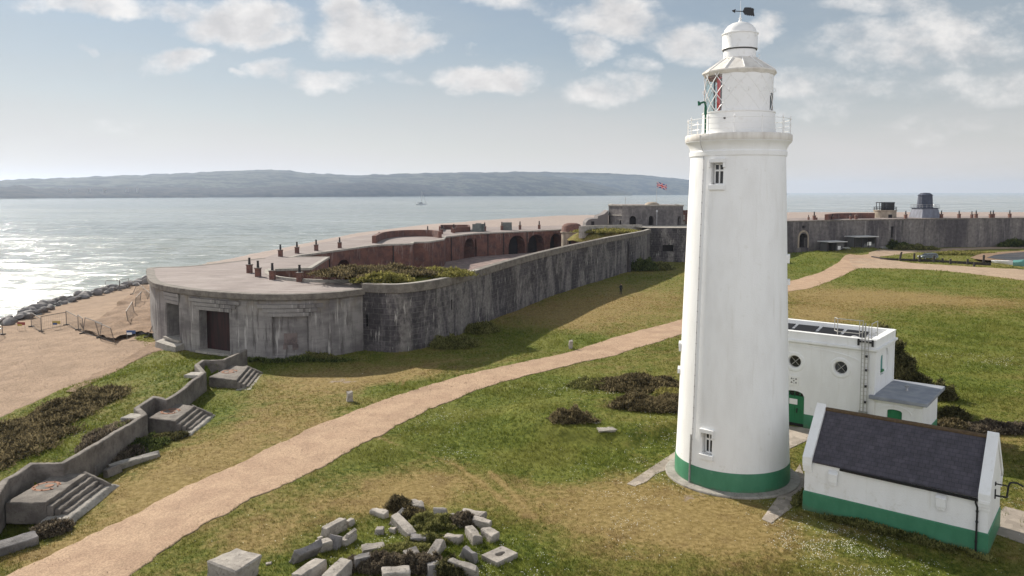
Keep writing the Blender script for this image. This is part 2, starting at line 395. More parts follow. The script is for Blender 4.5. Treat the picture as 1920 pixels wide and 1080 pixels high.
material('dark_glass', lambda t: (.018, .021, .025), .08, 0, .6)
material('black_iron', lambda t: (.016, .016, .017), .5, 0, .4)
material('grey_metal', lambda t: (t.vary((.36, .36, .37), t.noise(t.pos(), 4, 4), .8, 1.15),), .4, .6, .5)
material('galvanised', lambda t: (.42, .41, .38), .45, .5, .5)
material('felt_roof', lambda t: (t.mix(t.ramp(t.noise(t.pos(), 1.2, 6), .35, .7), (.22, .235, .27), (.30, .315, .345)), t.noise(t.pos(), 9, 5), .01), .7)
material('white_notice', lambda t: (.78, .77, .74), .6)
material('red_panel', lambda t: (.78, .04, .035), .45)
material('davit_green', lambda t: (.012, .10, .055), .5)
material('stained_patch', lambda t: m_conc(t, (.19, .15, .14), (.10, .08, .078), (.24, .19, .17)), .9)
material('solar', lambda t: (.010, .010, .012), .6, 0, .2)
material('rust', lambda t: (t.mix(t.noise(t.pos(), 6, 6, .7), (.23, .10, .055), (.36, .20, .13)), t.noise(t.pos(), 20, 5), .02), .9)
material('moss_ridge', lambda t: (t.mix(t.ramp(t.noise(t.pos(), 7, 6, .7), .4, .65), (.085, .058, .036), (.125, .085, .046)), t.noise(t.pos(), 14, 5), .03), .95)
material('wood_dark', lambda t: (t.mix(t.noise(t.map(t.pos(), (3, 3, .6)), 3, 4), (.035, .03, .027), (.075, .062, .055)),), .9)
material('shed_timber', lambda t: (t.mix(t.noise(t.map(t.pos(), (2, 2, .4)), 2, 4), (.07, .07, .072), (.14, .135, .13)),), .85)
material('shed_roof', lambda t: (t.mix(t.noise(t.pos(), 1, 4), (.45, .45, .44), (.58, .57, .55)),), .8)
material('fence_mesh', lambda t: (.13, .115, .10), .7, .0)
material('fence_tube', lambda t: (.16, .14, .125), .6, .0)
material('rubber_block', lambda t: (.035, .032, .03), .9)
material('sign_blue', lambda t: (.06, .10, .22), .6)
material('sign_yellow', lambda t: (.40, .30, .08), .6)
material('sign_red', lambda t: (.26, .06, .05), .6)
material('cloth_black', lambda t: (.014, .014, .017), .9)
material('skin', lambda t: (.42, .27, .20), .6)
material('hair', lambda t: (.03, .02, .014), .7)
material('car_paint', lambda t: (.13, .155, .17), .3, .3, .5)
material('boat_white', lambda t: (.62, .64, .66), .4)
material('boat_cover', lambda t: (.10, .25, .235), .7)
material('slate_cladding', lambda t: (t.vary((.055, .062, .09), t.noise(t.map(t.pos(), (1, 1, 2)), 2, 5), .7, 1.3),), .6)
material('acorn_light', lambda t: (t.vary((.17, .18, .22), t.noise(t.map(t.pos(), (1, 1, .4)), 1, 5), .7, 1.15),), .6)
material('buff_stone', lambda t: (t.vary((.33, .275, .215), t.noise(t.map(t.pos(), (1, 1, .5)), .9, 6), .65, 1.25),), .9)
material('tank_grey', lambda t: (t.vary((.13, .14, .13), t.noise(t.pos(), 1, 5), .7, 1.2),), .7)
def m_keep(t):
    uv = t.uv(); c = t.mix(t.ramp(t.noise(t.map(uv, (.3, .15, 1)), 1, 6, .65), .35, .65), (.20, .182, .175), (.105, .096, .096))
    c = t.vary(c, t.noise(uv, 1.3, 6, .65), .75, 1.25)
    return t.mix(t.ramp(t.noise(t.map(uv, (1, .15, 1), (5, 5, 0)), 1, 5, .65), .56, .7, 0, .6), c, (.33, .31, .29)), t.noise(uv, 3, 6), .05
material('keep_stone', m_keep, .9)
def m_eastwall(t):
    uv = t.uv(); c = t.mix(t.ramp(t.noise(t.map(uv, (.13, .03, 1)), 1, 5, .6), .4, .6), (.085, .075, .078), (.185, .165, .155))
    c = t.mix(t.ramp(t.noise(t.map(uv, (.8, .05, 1), (5, 5, 0)), 1, 5, .7), .54, .66, 0, .6), c, (.30, .275, .26))
    c = t.mix(t.ramp(t.noise(t.map(uv, (.45, .03, 1), (15, 5, 0)), 1, 5, .7), .55, .68, 0, .7), c, (.04, .036, .038))
    return t.vary(c, t.noise(uv, 1.1, 6, .65), .7, 1.3), t.noise(uv, 3, 6), .05
material('streaked_wall', m_eastwall, .9)
# union flag pattern on the UVs (0..1)
def m_flag(t):
    s = t.n('SeparateXYZ', {0: t.uv()}); u = t.mth('SUBTRACT', s.outputs[0], .5); v = t.mth('MULTIPLY', t.mth('SUBTRACT', s.outputs[1], .5), .5)
    au, av = t.mth('ABSOLUTE', u), t.mth('ABSOLUTE', v)
    dg = t.mth('ABSOLUTE', t.mth('SUBTRACT', t.mth('MULTIPLY', au, .5), av))
    c = t.mix(t.mth('LESS_THAN', dg, .055), (.01, .02, .18), (.75, .75, .75))
    c = t.mix(t.mth('LESS_THAN', dg, .02), c, (.55, .015, .03))
    c = t.mix(t.mth('LESS_THAN', t.mth('MINIMUM', au, av), .085), c, (.75, .75, .75))
    return (t.mix(t.mth('LESS_THAN', t.mth('MINIMUM', au, av), .05), c, (.55, .015, .03)),)
material('union_flag', m_flag, .8)
def grass_colour(t, p, dry):
    n = t.noise(p, .55, 6, .62); n2 = t.noise(p, 3.1, 6, .68); n3 = t.noise(p, .16, 4)
    green = t.mix(t.ramp(n2, .36, .66), (.062, .084, .013), (.142, .160, .027))
    green = t.mix(t.ramp(n3, .4, .62, 0, .55), green, (.160, .155, .036))
    tan = t.mix(t.ramp(n2, .36, .66), (.178, .128, .044), (.285, .212, .09))
    tan = t.mix(t.ramp(n, .5, .7, 0, .5), tan, (.135, .088, .038))
    d = t.ramp(t.mth('ADD', dry, t.mth('ADD', t.mth('MULTIPLY', t.mth('SUBTRACT', n, .5), 1.15), t.mth('MULTIPLY', t.mth('SUBTRACT', n2, .5), .8))), .12, .88)
    return t.mix(d, green, tan), n2
def m_ground(t):
    p = t.pos(); c, n2 = grass_colour(t, p, t.attr('dry'))
    e = t.ramp(t.mth('ADD', t.attr('bare'), t.mth('MULTIPLY', t.mth('SUBTRACT', t.noise(p, 1.2, 6, .65), .5), 1.2)), .45, .6)
    c = t.mix(e, c, t.mix(n2, (.30, .235, .175), (.215, .165, .125)))
    return c, t.mth('ADD', t.noise(p, 2.2, 5, .7), t.mth('MULTIPLY', t.noise(p, 9, 5, .75), .5)), .06
material('grass', m_ground, .95, 0, .1)
def m_tuft(t):
    c, n2 = grass_colour(t, t.pos(), t.attr('dry'))
    return (t.vary(c, t.attr('v'), .72, 1.5),)
material('grass_blade', m_tuft, .8, 0, .15)
def gravel(t, a, b, dk, sc=16.0):
    p = t.pos(); v = t.n('TexVoronoi', {'Vector': p, 'Scale': sc}).outputs[1]
    f = t.n('RGBToBW', {0: v}).outputs[0]
    c = t.mix(t.ramp(t.noise(p, .5, 6, .6), .35, .65), a, b)
    c = t.vary(c, f, .84, 1.14)
    c = t.mix(t.ramp(t.noise(p, 2.4, 6, .6), .54, .72, 0, .25), c, dk)
    c = t.mix(t.ramp(t.noise(p, .12, 4, .6), .5, .7, 0, .35), c, dk)
    e = t.mth('ADD', t.attr('rim'), t.mth('MULTIPLY', t.mth('SUBTRACT', t.noise(p, 1.1, 7, .7), .5), 1.5))
    c = t.mix(t.ramp(e, .62, .95, 0, .8), c, t.mix(t.noise(p, 3, 5), (.10, .095, .03), (.20, .15, .075)))
    return c, t.mth('ADD', t.mth('MULTIPLY', f, .4), t.noise(p, 5, 4, .6)), .02
material('gravel_path', lambda t: gravel(t, (.42, .297, .203), (.35, .24, .165), (.25, .178, .125)), .95, 0, .1)
material('shingle', lambda t: gravel(t, (.325, .232, .163), (.26, .184, .127), (.185, .13, .092), 11.0), .95, 0, .1)
material('dug_shingle', lambda t: gravel(t, (.27, .185, .125), (.205, .14, .095), (.13, .088, .062), 6.0), .95, 0, .1)
material('spit_shingle', lambda t: gravel(t, (.36, .295, .258), (.31, .25, .22), (.24, .19, .165), 6.0), .95, 0, .1)
material('track', lambda t: gravel(t, (.40, .30, .215), (.33, .245, .175), (.20, .145, .105), 8.0), .95, 0, .1)
material('paving', lambda t: gravel(t, (.37, .32, .27), (.30, .26, .22), (.20, .17, .14), 2.0), .95, 0, .1)
material('court_paving', lambda t: gravel(t, (.27, .20, .18), (.20, .15, .14), (.30, .27, .23), 1.0), .95, 0, .1)
def m_leaf(a, b):
    return lambda t: (t.vary(t.mix(t.ramp(t.mth('ADD', t.attr('v'), t.mth('MULTIPLY', t.mth('SUBTRACT', t.noise(t.pos(), .5, 5, .65), .5), 2.2)), .2, .8), a, b), t.noise(t.pos(), 4, 3), .7, 1.35),)
material('heather', m_leaf((.062, .050, .027), (.20, .162, .088)), .9, 0, .1)
material('olive_scrub', m_leaf((.080, .088, .026), (.24, .23, .085)), .9, 0, .1)
material('purple_scrub', m_leaf((.075, .060, .046), (.20, .165, .115)), .9, 0, .1)
material('dark_needles', m_leaf((.050, .050, .022), (.17, .155, .07)), .9, 0, .1)
material('hedge_green', m_leaf((.045, .062, .02), (.14, .165, .05)), .9, 0, .1)
material('straw_grass', m_leaf((.15, .145, .04), (.30, .27, .09)), .9, 0, .1)
material('bark', lambda t: (.07, .055, .045), .95)
material('daisy', lambda t: (.75, .74, .66), .8)
def m_sea(t):
    p = t.pos(); a = t.noise(t.map(p, (.0011, .006, 1)), 1, 4); b = t.noise(t.map(p, (.0035, .016, 1), (4, 1, 0)), 1, 4)
    c = t.mix(t.ramp(a, .35, .65), (.165, .195, .185), (.25, .27, .24)); c = t.vary(c, b, .85, 1.15)
    h = t.mth('ADD', t.mth('MULTIPLY', t.noise(t.map(p, (.055, .15, 1)), 1, 7, .66), 1.6), t.mth('MULTIPLY', t.noise(t.map(p, (.5, .9, 1)), 1, 5, .65), .32))
    foam = t.ramp(t.mth('ADD', t.noise(t.map(p, (.06, .22, 1)), 1, 7, .72), t.mth('MULTIPLY', t.attr('crest'), .22)), .62, .72, 0, .55)
    return t.mix(foam, c, (.6, .62, .62)), h, .36, t.mth('ADD', t.mth('MULTIPLY', foam, .3), t.ramp(t.noise(t.map(p, (.02, .07, 1), (9, 9, 0)), 1, 6, .65), .35, .65, .06, .20))
material('sea', m_sea, .14, 0, .22); MATS['sea'].node_tree.nodes['Principled BSDF'].inputs['IOR'].default_value = 1.33
material('harbour', lambda t: (t.mix(t.ramp(t.noise(t.map(t.pos(), (.1, .4, 1)), 1, 5), .4, .6), (.035, .035, .042), (.075, .065, .06)), t.noise(t.map(t.pos(), (.6, 1.5, 1)), 1, 4), .3), .38, 0, .15)
def m_hill(t):
    p = t.pos(); n = t.noise(t.map(p, (.008, .008, .02)), 1, 6, .6); n2 = t.noise(t.map(p, (.03, .03, .06)), 1, 5, .65)
    c = t.mix(t.ramp(n, .44, .54), (.014, .018, .018), (.070, .072, .050)); c = t.mix(t.ramp(n2, .50, .60, 0, .8), c, (.010, .013, .010))
    return (t.mix(t.ramp(t.noise(t.map(p, (.015, .015, .03), (3, 3, 3)), 1, 4), .60, .7, 0, .5), c, (.085, .060, .055)),)
material('hill', m_hill, .95, 0, .05)
material('wooded_hill', lambda t: (t.mix(t.ramp(t.noise(t.map(t.pos(), (.02, .02, .05)), 1, 6, .65), .4, .62), (.008, .010, .012), (.040, .036, .030)),), .95, 0, .05)
material('tile_roof', lambda t: (.15, .09, .07), .9)

def translucent(name, fac):
    m = MATS[name]; nt = m.node_tree; bs = nt.nodes['Principled BSDF']; out_ = nt.nodes['Material Output']; t = T(nt)
    tr = t.n('BsdfTranslucent'); mx = t.n('MixShader', {0: fac}); src = bs.inputs['Base Color'].links[0].from_socket
    nt.links.new(src, tr.inputs[0]); nt.links.new(bs.outputs[0], mx.inputs[1]); nt.links.new(tr.outputs[0], mx.inputs[2]); nt.links.new(mx.outputs[0], out_.inputs[0])
for nm_ in ('heather', 'olive_scrub', 'purple_scrub', 'dark_needles', 'hedge_green', 'straw_grass', 'grass_blade'): translucent(nm_, .4)

# ================================================================ terrain
XW = np.array([(20, -26.2), (38, -25.9), (40.3, -26.9), (42.7, -27.2), (43.2, -25.4), (52.7, -25.2), (54, -26.4), (57, -26.6), (57.5, -25.5), (65.1, -26.0), (68.2, -27.9), (69.6, -28.0), (70.1, -26.4), (74.3, -25.8), (80, -25.5)])
SHORE = np.array([(40, -52), (70, -62), (90, -70), (112, -76), (135, -80), (157, -82), (178, -83), (260, -79), (372, -72), (470, -50), (560, 0), (640, 100), (700, 400)])
SEA_Z = -2.5
LM = (7.0, 56.5, 8.5, 6.2)                 # low grassy earthwork beside the lighthouse
def gz(x, y):
    x = np.asarray(x, float); y = np.asarray(y, float)
    calm = sstep(13, 17, np.hypot(x - 13.2, y - 45.5)) * sstep(1, 5, np.hypot(np.clip(np.abs(x - 21) - 6, 0, None), np.clip(np.abs(y - 44) - 14, 0, None)))
    z = calm * ((fbm(x / 16, y / 16, 3) - .5) * .5 + (fbm(x / 3.5, y / 3.5, 9, 3) - .5) * .16)
    xw = np.interp(y, XW[:, 0], XW[:, 1]); d = xw - .45 - x
    z = z + 1.25 * sstep(0, .35, d) * (1 - sstep(3, 17, d)) * sstep(20, 28, y) * (1 - sstep(70, 79, y))
    r = np.hypot((x - LM[0]) / LM[2], (y - LM[1]) / LM[3]) + (fbm(x / 2.5, y / 2.5, 5) - .5) * .25
    z = z + .75 * (1 - sstep(.72, 1.0, r)) + 1.6 * np.exp(-((x - 80) / 10) ** 2 - ((y - 200) / 9) ** 2) + 1.35 * np.exp(-((x - 97) / 11) ** 2 - ((y - 217) / 9) ** 2)
    sd = x - np.interp(y, SHORE[:, 0], SHORE[:, 1])
    sd = np.minimum(sd, (700 - y) * .35 + 20)
    z = z * sstep(4, 30, sd) + SEA_Z * (1 - sstep(1, 38, sd)) + np.clip(sd, -60, 0) * .1
    return z
def G(px, py, it=8):
    """photo pixel -> point on the terrain"""
    z = 0.0
    for _ in range(it):
        p = P(px, py, z); z = .5 * z + .5 * float(gz(p[0], p[1]))
    p = P(px, py, z); return (p[0], p[1], float(gz(p[0], p[1])))
def resample(pts, n):
    pts = np.array([p[:2] for p in pts], float); L = np.r_[0, np.cumsum(np.hypot(*np.diff(pts, axis=0).T))]
    s = np.linspace(0, L[-1], n); return np.c_[np.interp(s, L, pts[:, 0]), np.interp(s, L, pts[:, 1])]
def grid_mesh(name, X, Y, Z, mat, smooth=True, attrs=None):
    r, c = X.shape; V = np.c_[X.ravel(), Y.ravel(), Z.ravel()]
    i = np.arange(r * c).reshape(r, c); F = np.stack([i[:-1, :-1], i[:-1, 1:], i[1:, 1:], i[1:, :-1]], -1).reshape(-1, 4)
    me = bpy.data.meshes.new(name); me.vertices.add(len(V)); me.vertices.foreach_set('co', V.ravel())
    me.loops.add(F.size); me.loops.foreach_set('vertex_index', F.ravel()); me.polygons.add(len(F))
    me.polygons.foreach_set('loop_start', np.arange(0, F.size, 4))
    me.update(calc_edges=True)
    for k, a in (attrs or {}).items():
        at = me.attributes.new(k, 'FLOAT', 'POINT'); at.data.foreach_set('value', np.asarray(a, float).ravel())
    if smooth: me.shade_smooth()
    return link(name, me, mat)
def strip(name, left, right, mat, step=.4, lift=.04, jag=.35, seed=1, zf=None, edge_w=.7):
    """ground-hugging sheet between two edge lines (world points) with ragged edges"""
    ln = max(sum(math.hypot(b[0] - a[0], b[1] - a[1]) for a, b in zip(e[:-1], e[1:])) for e in (left, right))
    n = max(8, int(ln / step)); A, B = resample(smooth_path(left), n), resample(smooth_path(right), n)
    wd = np.hypot(*(B - A).T).max(); m = int(min(120, max(6, wd / step)))
    s = np.arange(n) * step
    dn = (B - A) / np.maximum(np.hypot(*(B - A).T), .1)[:, None]
    ja = (fbm(s / 2.2, s * 0 + 3.3, seed, 5) - .5) * 2 * jag + (fbm(s / .5, s * 0 + 1.3, seed + 3, 3) - .5) * jag; jb = (fbm(s / 2.2, s * 0 + 8.1, seed + 7, 5) - .5) * 2 * jag + (fbm(s / .5, s * 0 + 6.3, seed + 9, 3) - .5) * jag
    A = A + dn * ja[:, None]; B = B + dn * jb[:, None]
    u = np.linspace(0, 1, m)[None, :]
    X = A[:, :1] * (1 - u) + B[:, :1] * u; Y = A[:, 1:] * (1 - u) + B[:, 1:] * u
    e = np.minimum(u, 1 - u) * wd
    Z = (zf or gz)(X, Y) + lift * np.clip(e / .25, -.5, 1) + (fbm(X / 1.5, Y / 1.5, seed + 20, 3) - .5) * .04
    o = grid_mesh(name, X, Y, Z, mat, attrs={'rim': np.clip(1 - e / edge_w, 0, 1) + 0 * X}); o['kind'] = 'structure'
    return o, np.r_[A, B[::-1]]
def inside(poly, x, y):
    poly = np.asarray(poly); x = np.asarray(x); y = np.asarray(y); c = np.zeros(x.shape, bool)
    for (x0, y0), (x1, y1) in zip(poly, np.roll(poly, -1, axis=0)):
        if y0 == y1: continue
        c ^= ((y0 > y) != (y1 > y)) & (x < (x1 - x0) * (y - y0) / (y1 - y0) + x0)
    return c
# dry / green patches of the turf: photo centre, half-size, amount (positive = straw, negative = lush)
DRY = [(560, 790, 190, 40, .38), (640, 715, 140, 24, .45), (400, 860, 110, 40, .4), (780, 700, 110, 20, .35), (1050, 590, 180, 26, .3), (1170, 560, 120, 22, .3),
       (840, 880, 110, 55, .42), (760, 930, 90, 40, .45), (640, 960, 110, 45, .3), (500, 1010, 70, 35, .4), (980, 930, 60, 40, .2), (1220, 960, 170, 60, .55), (1140, 900, 60, 30, .1), (1080, 960, 70, 50, .15), (1180, 850, 50, 30, .2),
       (1330, 985, 130, 40, .5), (1420, 1030, 120, 30, .15), (1060, 780, 120, 28, .05), (1560, 560, 120, 25, .25), (1650, 560, 200, 14, .25), (1530, 590, 60, 18, .45), (1480, 870, 40, 40, .3), (1750, 560, 150, 12, .35), (1850, 820, 90, 30, .3),
       (120, 1020, 80, 30, .45), (230, 960, 60, 50, .3), (300, 910, 70, 40, .35), (1250, 500, 60, 12, .1),
       (960, 720, 180, 30, -.45), (900, 810, 190, 60, -.5), (1040, 850, 180, 36, -.6), (700, 850, 80, 24, -.35), (330, 690, 130, 22, -.7), (500, 870, 60, 20, -.15), (760, 730, 60, 14, -.5), (700, 770, 90, 12, -.3),
       (600, 1030, 120, 50, -.25), (780, 1000, 170, 60, -.35), (950, 1050, 90, 60, -.3), (330, 1040, 60, 30, -.2), (120, 840, 120, 24, -.6), (1080, 640, 100, 16, -.4), (1500, 900, 60, 60, -.2), (1720, 700, 160, 60, -.3), (1800, 620, 140, 40, -.25), (1650, 520, 150, 14, -.3), (1700, 1060, 200, 50, -.15), (1560, 500, 60, 10, -.3), (1520, 490, 50, 14, -.35), (400, 770, 40, 30, -.4), (60, 960, 60, 40, -.5), (250, 830, 60, 24, -.4)]
BARE = [(640, 716, 60, 9, .55), (520, 800, 60, 20, .3), (420, 880, 40, 25, .35), (1330, 925, 30, 14, .45), (1290, 935, 26, 8, .5), (1555, 470, 30, 7, .7), (1745, 478, 60, 5, .3), (1580, 620, 60, 8, .15), (1340, 990, 60, 20, .22), (340, 905, 60, 30, .2)]
def patches(x, y, lst):
    v = np.zeros(np.shape(x))
    for a, b, c, d, e in lst:
        p = P(a, b); q = P(a, b - d); p2 = P(a, b + d); rx = c * math.hypot(p[0] * 0 + p[1], H) / F_PX; ry = max(1.0, (q[1] - p2[1]) / 2)
        ax = math.atan2(p[0], p[1]); dx, dy = x - p[0], y - p[1]
        a1 = dx * math.cos(ax) - dy * math.sin(ax); a2 = dx * math.sin(ax) + dy * math.cos(ax)
        v = v + e * np.exp(-((a1 / rx) ** 2 + (a2 / ry) ** 2))
    return v
WORN = [[(640, 792), (700, 818), (770, 843), (850, 868), (905, 908), (945, 940), (985, 968)], [(918, 884), (950, 915), (990, 958), (1000, 968)], [(743, 724), (746, 710), (766, 697), (815, 682), (870, 672)], [(754, 726), (758, 713), (778, 702), (818, 689)], [(590, 725), (640, 712), (700, 716)]]
WORN = [[P(*q) for q in l] for l in WORN]
def worn(x, y):
    v = np.zeros(np.shape(x))
    for l in WORN:
        d = np.full(np.shape(x), 9e9)
        for a, b in zip(l[:-1], l[1:]):
            ex, ey = b[0] - a[0], b[1] - a[1]; t_ = np.clip(((x - a[0]) * ex + (y - a[1]) * ey) / (ex * ex + ey * ey), 0, 1)
            d = np.minimum(d, (x - a[0] - t_ * ex) ** 2 + (y - a[1] - t_ * ey) ** 2)
        v = v + .55 * np.exp(-d / .03) * (.4 + .9 * vnoise(x / .8, y / .8, 66))
    return v
def dryness(x, y):
    return .37 + 1.25 * patches(x, y, DRY) + worn(x, y) + (fbm(x / 9, y / 9, 31) - .5) * .35
ys = np.exp(np.linspace(math.log(11), math.log(740), 520)); us = np.linspace(-1.2, 1.2, 820)
GX = ys[:, None] * us[None, :]; GY = np.repeat(ys[:, None], len(us), 1)
o = grid_mesh('ground', GX, GY, gz(GX, GY), 'grass', attrs={'dry': dryness(GX, GY), 'bare': patches(GX, GY, BARE)}); o['kind'] = 'structure'

# main gravel path, then the track by the harbour
pl = [(-90, 1130), (50, 1062), (110, 1034), (167, 1006), (240, 969), (311, 932), (369, 902), (428, 880), (475, 857), (520, 834), (560, 814), (605, 794), (663, 772), (724, 749), (805, 722), (860, 706), (911, 694), (975, 681), (1041, 667), (1095, 652), (1143, 636), (1215, 616), (1283, 598), (1380, 570), (1473, 531), (1540, 510), (1575, 489), (1596, 478), (1650, 471)]
pr = [(190, 1130), (272, 1062), (330, 1022), (389, 980), (424, 966), (467, 941), (520, 914), (575, 888), (634, 860), (685, 832), (732, 807), (805, 769), (865, 744), (927, 722), (985, 706), (1049, 690), (1110, 676), (1172, 661), (1230, 643), (1283, 625), (1380, 590), (1473, 549), (1520, 540), (1560, 526), (1600, 507), (1625, 499), (1650, 496)]
_, PATH = strip('gravel_path', [G(*q) for q in pl], [G(*q) for q in pr], 'gravel_path', .35, .05, .42, 11)
_, TR1 = strip('harbour_track', [G(*q) for q in [(1592, 483), (1650, 486), (1720, 494), (1820, 500), (1920, 505), (2050, 512)]], [G(*q) for q in [(1600, 503), (1650, 503), (1750, 507), (1850, 517), (1920, 526), (2050, 545)]], 'track', .6, .055, .5, 17)
_, TR2 = strip('upper_track', [G(*q) for q in [(1628, 474), (1700, 469), (1800, 465), (1920, 461.5), (2050, 458)]], [G(*q) for q in [(1632, 481), (1680, 478), (1780, 471), (1920, 466), (2050, 463)]], 'track', .8, .06, .6, 23)
bl = [(-330, 860), (-60, 812), (0, 783), (60, 756), (130, 724), (200, 701), (245, 678), (285, 662), (322, 652), (300, 620), (285, 560), (288, 530)]
br = [(-700, 700), (-250, 650), (0, 618), (40, 604), (80, 592), (110, 584), (140, 572), (170, 562), (200, 553), (230, 546), (255, 540), (284, 530)]
BEACH_L = [G(*q) for q in bl[:9]] + [(-41.5, 86), (-45.5, 92), (-48.5, 104)]
BEACH_R = [(SHORE_X - 3, y) for y, SHORE_X in [(45, -53.7), (70, -62), (90, -70), (112, -76), (135, -80), (157, -82), (185, -83)]]
_, BEACH = strip('beach', BEACH_L, BEACH_R, 'shingle', .7, .05, .5, 29, None, .01)
HEAP = lambda x, y: gz(x, y) + 1.5 * fbm(x / 5, y / 5, 55, 3) ** 1.5
strip('shingle_bank', [G(*q) for q in [(150, 622), (176, 604), (205, 588), (235, 566), (262, 548), (284, 540)]], [G(*q) for q in [(214, 643), (240, 634), (268, 628), (290, 634), (302, 612), (306, 570)]], 'dug_shingle', .4, .0, .9, 83, HEAP, .01)
strip('shingle_edge', [G(*q) for q in [(120, 736), (170, 706), (215, 684), (250, 662), (290, 640)]], [G(*q) for q in [(140, 736), (200, 704), (246, 681), (290, 663), (322, 653)]], 'dug_shingle', .3, .08, 1.2, 87, None, .6)
# shingle spit that shows beyond the roofs, all along the far shore
fs = [(185, -83), (260, -79), (372, -72), (470, -50), (560, 0), (640, 100), (700, 400), (705, 700)]
_, SPIT = strip('shingle_spit', [(-50, 112), (-44, 135), (-40, 160), (-30, 215), (20, 262), (90, 290), (200, 300), (560, 330)], [(x - 6, y + 4) for y, x in fs], 'spit_shingle', 3.0, .25, 2.0, 37, None, .01)
def slab(name, pts, mat, lift, label=None):
    m = MB(); m.hull([(x, y, gz(x, y) - .25) for x, y in pts], [(x, y, float(gz(x, y)) + lift) for x, y in pts])
    return tag(m.build(name, mat, bevel=.015), kind='structure')
PAVE = []
def paving(px_list, lift=.03):
    pts = [G(*q)[:2] for q in px_list]; A = np.array(pts)
    if np.sum(A[:, 0] * np.roll(A[:, 1], -1) - np.roll(A[:, 0], -1) * A[:, 1]) < 0: pts = pts[::-1]
    PAVE.append(np.array(pts)); return slab('footpath', pts, 'paving', lift)
paving([(1268, 846), (1222, 876), (1175, 908), (1190, 912), (1212, 904), (1230, 889), (1300, 862), (1300, 846)])
paving([(1468, 798), (1520, 804), (1545, 812), (1480, 842), (1462, 836)], .035)
paving([(1478, 905), (1428, 974), (1446, 982), (1500, 940), (1512, 905), (1500, 870)], .04)
paving([(1868, 966), (1884, 950), (1930, 962), (1930, 1024), (1868, 1002)], .03)
# dark harbour inlet with a mud margin
def pond(name, px_list, mat, lift):
    pts = smooth_path([G(*q) for q in px_list] + [G(*px_list[0])], 1.5)[:-1]
    m = MB(); m.face([(x, y, lift) for x, y in pts]); return tag(m.build(name, mat), kind='structure')
HARB = resample(smooth_path([G(*q) for q in [(1818, 487), (1850, 478), (1920, 473), (2060, 468), (2100, 500), (1960, 500), (1880, 494), (1840, 492), (1818, 487)]], 2), 60)
pond('mud', [(1818, 487), (1850, 478), (1920, 473), (2060, 468), (2100, 500), (1960, 500), (1880, 494), (1840, 492)], 'dug_shingle', .62)
pond('harbour_water', [(1850, 487), (1872, 482), (1925, 476), (2060, 472), (2090, 496), (1960, 497), (1890, 493)], 'harbour', .68)

# sea: waves as real geometry where they can be seen, one sheet to the horizon
sy = np.r_[np.exp(np.linspace(math.log(40), math.log(700), 760)), np.exp(np.linspace(math.log(712), math.log(45000), 110))]; su = np.r_[np.linspace(-1.5, -.12, 640), np.linspace(-.11, 1.5, 120)]
SX = sy[:, None] * su[None, :]; SY = np.repeat(sy[:, None], len(su), 1)
amp = np.clip(1.2 - SY / 700, 0, 1)
rd = lambda a, b, s_: 1 - np.abs(2 * vnoise(a, b, s_) - 1)
wv = rd(SX / 15 + SY / 45, SY / 7, 41) * .9 + rd(SX / 7 - SY / 30, SY / 3.6, 43) * .55 + (fbm(SX / 40, SY / 18, 45, 2) - .5) * .8 - .75 + (fbm(SX / 2.5, SY / 2.2, 47, 2) - .5) * .25
dsh = np.interp(SY, SHORE[:, 0], SHORE[:, 1]) - SX
o = grid_mesh('sea', SX, SY, SEA_Z + wv * amp * .6 * sstep(-8, 12, np.where(SY < 600, dsh, 50)), 'sea', attrs={'crest': np.clip(wv * amp, 0, 1)}); o['kind'] = 'structure'

# far shore: three ridges across the water, each with a shoreline, a face and a top
def ridge(sky_px, Y_of, depth, rough, seed, name='hills', mat='hill'):
    xs = np.linspace(sky_px[0][0], sky_px[-1][0], 420); top = np.interp(xs, *np.array(sky_px, float).T)
    rows = []
    prof = [(0.0, 0.0), (0.03, .10), (.08, .22), (.2, .40), (.4, .62), (.65, .84), (1.0, 1.0), (1.4, .8), (2.0, 0)]
    Xs, Ys, Zs = [], [], []
    for f, hgt in prof:
        Y = np.array([Y_of(x) for x in xs]) + f * depth
        Xr = (xs - 960) / F_PX * Y
        Yt = np.array([Y_of(x) for x in xs]) + depth
        zt = np.array([atY(a, b, c)[2] for a, b, c in zip(xs, top, Yt)])
        nz = (fbm(xs / 14 + seed, xs * 0 + f * 7, seed, 5) - .5) * rough * (0.25 + hgt)
        Xs.append(Xr); Ys.append(Y); Zs.append(SEA_Z - 1 + np.maximum((zt - SEA_Z) * hgt + nz * (hgt > 0), 0) if hgt else np.full(len(xs), SEA_Z - 1.0))
    o = grid_mesh(name, np.array(Xs), np.array(Ys), np.array(Zs), mat); o['kind'] = 'structure'
SKYL = [(-700, 352), (-300, 345), (0, 338), (60, 334), (110, 334), (200, 330), (300, 326), (400, 321), (480, 318), (540, 319), (580, 324), (660, 328), (740, 326), (830, 323), (960, 323)]
ridge([(900, 330), (960, 321.5), (1060, 322.5), (1150, 325), (1220, 329), (1300, 338), (1340, 345), (1400, 352), (1450, 360), (1475, 363)], lambda x: 6200 + (x - 900) * 1.5, 1300, 12, 5)
ridge(SKYL + [(1000, 326), (1060, 332), (1110, 342), (1150, 352), (1185, 362)], lambda x: np.interp(x, [-700, 0, 500, 900, 1200], [2600, 3000, 3600, 4300, 5000]), 1100, 10, 2)
ridge([(-700, 350), (-100, 348), (0, 350), (40, 348), (80, 353), (130, 352), (200, 349), (260, 351), (330, 350), (420, 352), (500, 350), (560, 347), (640, 342), (720, 340), (800, 346), (860, 358), (885, 364)], lambda x: np.interp(x, [-700, 0, 500, 900], [2050, 2450, 3200, 4200]), 300, 9, 8, 'hills', 'wooded_hill')

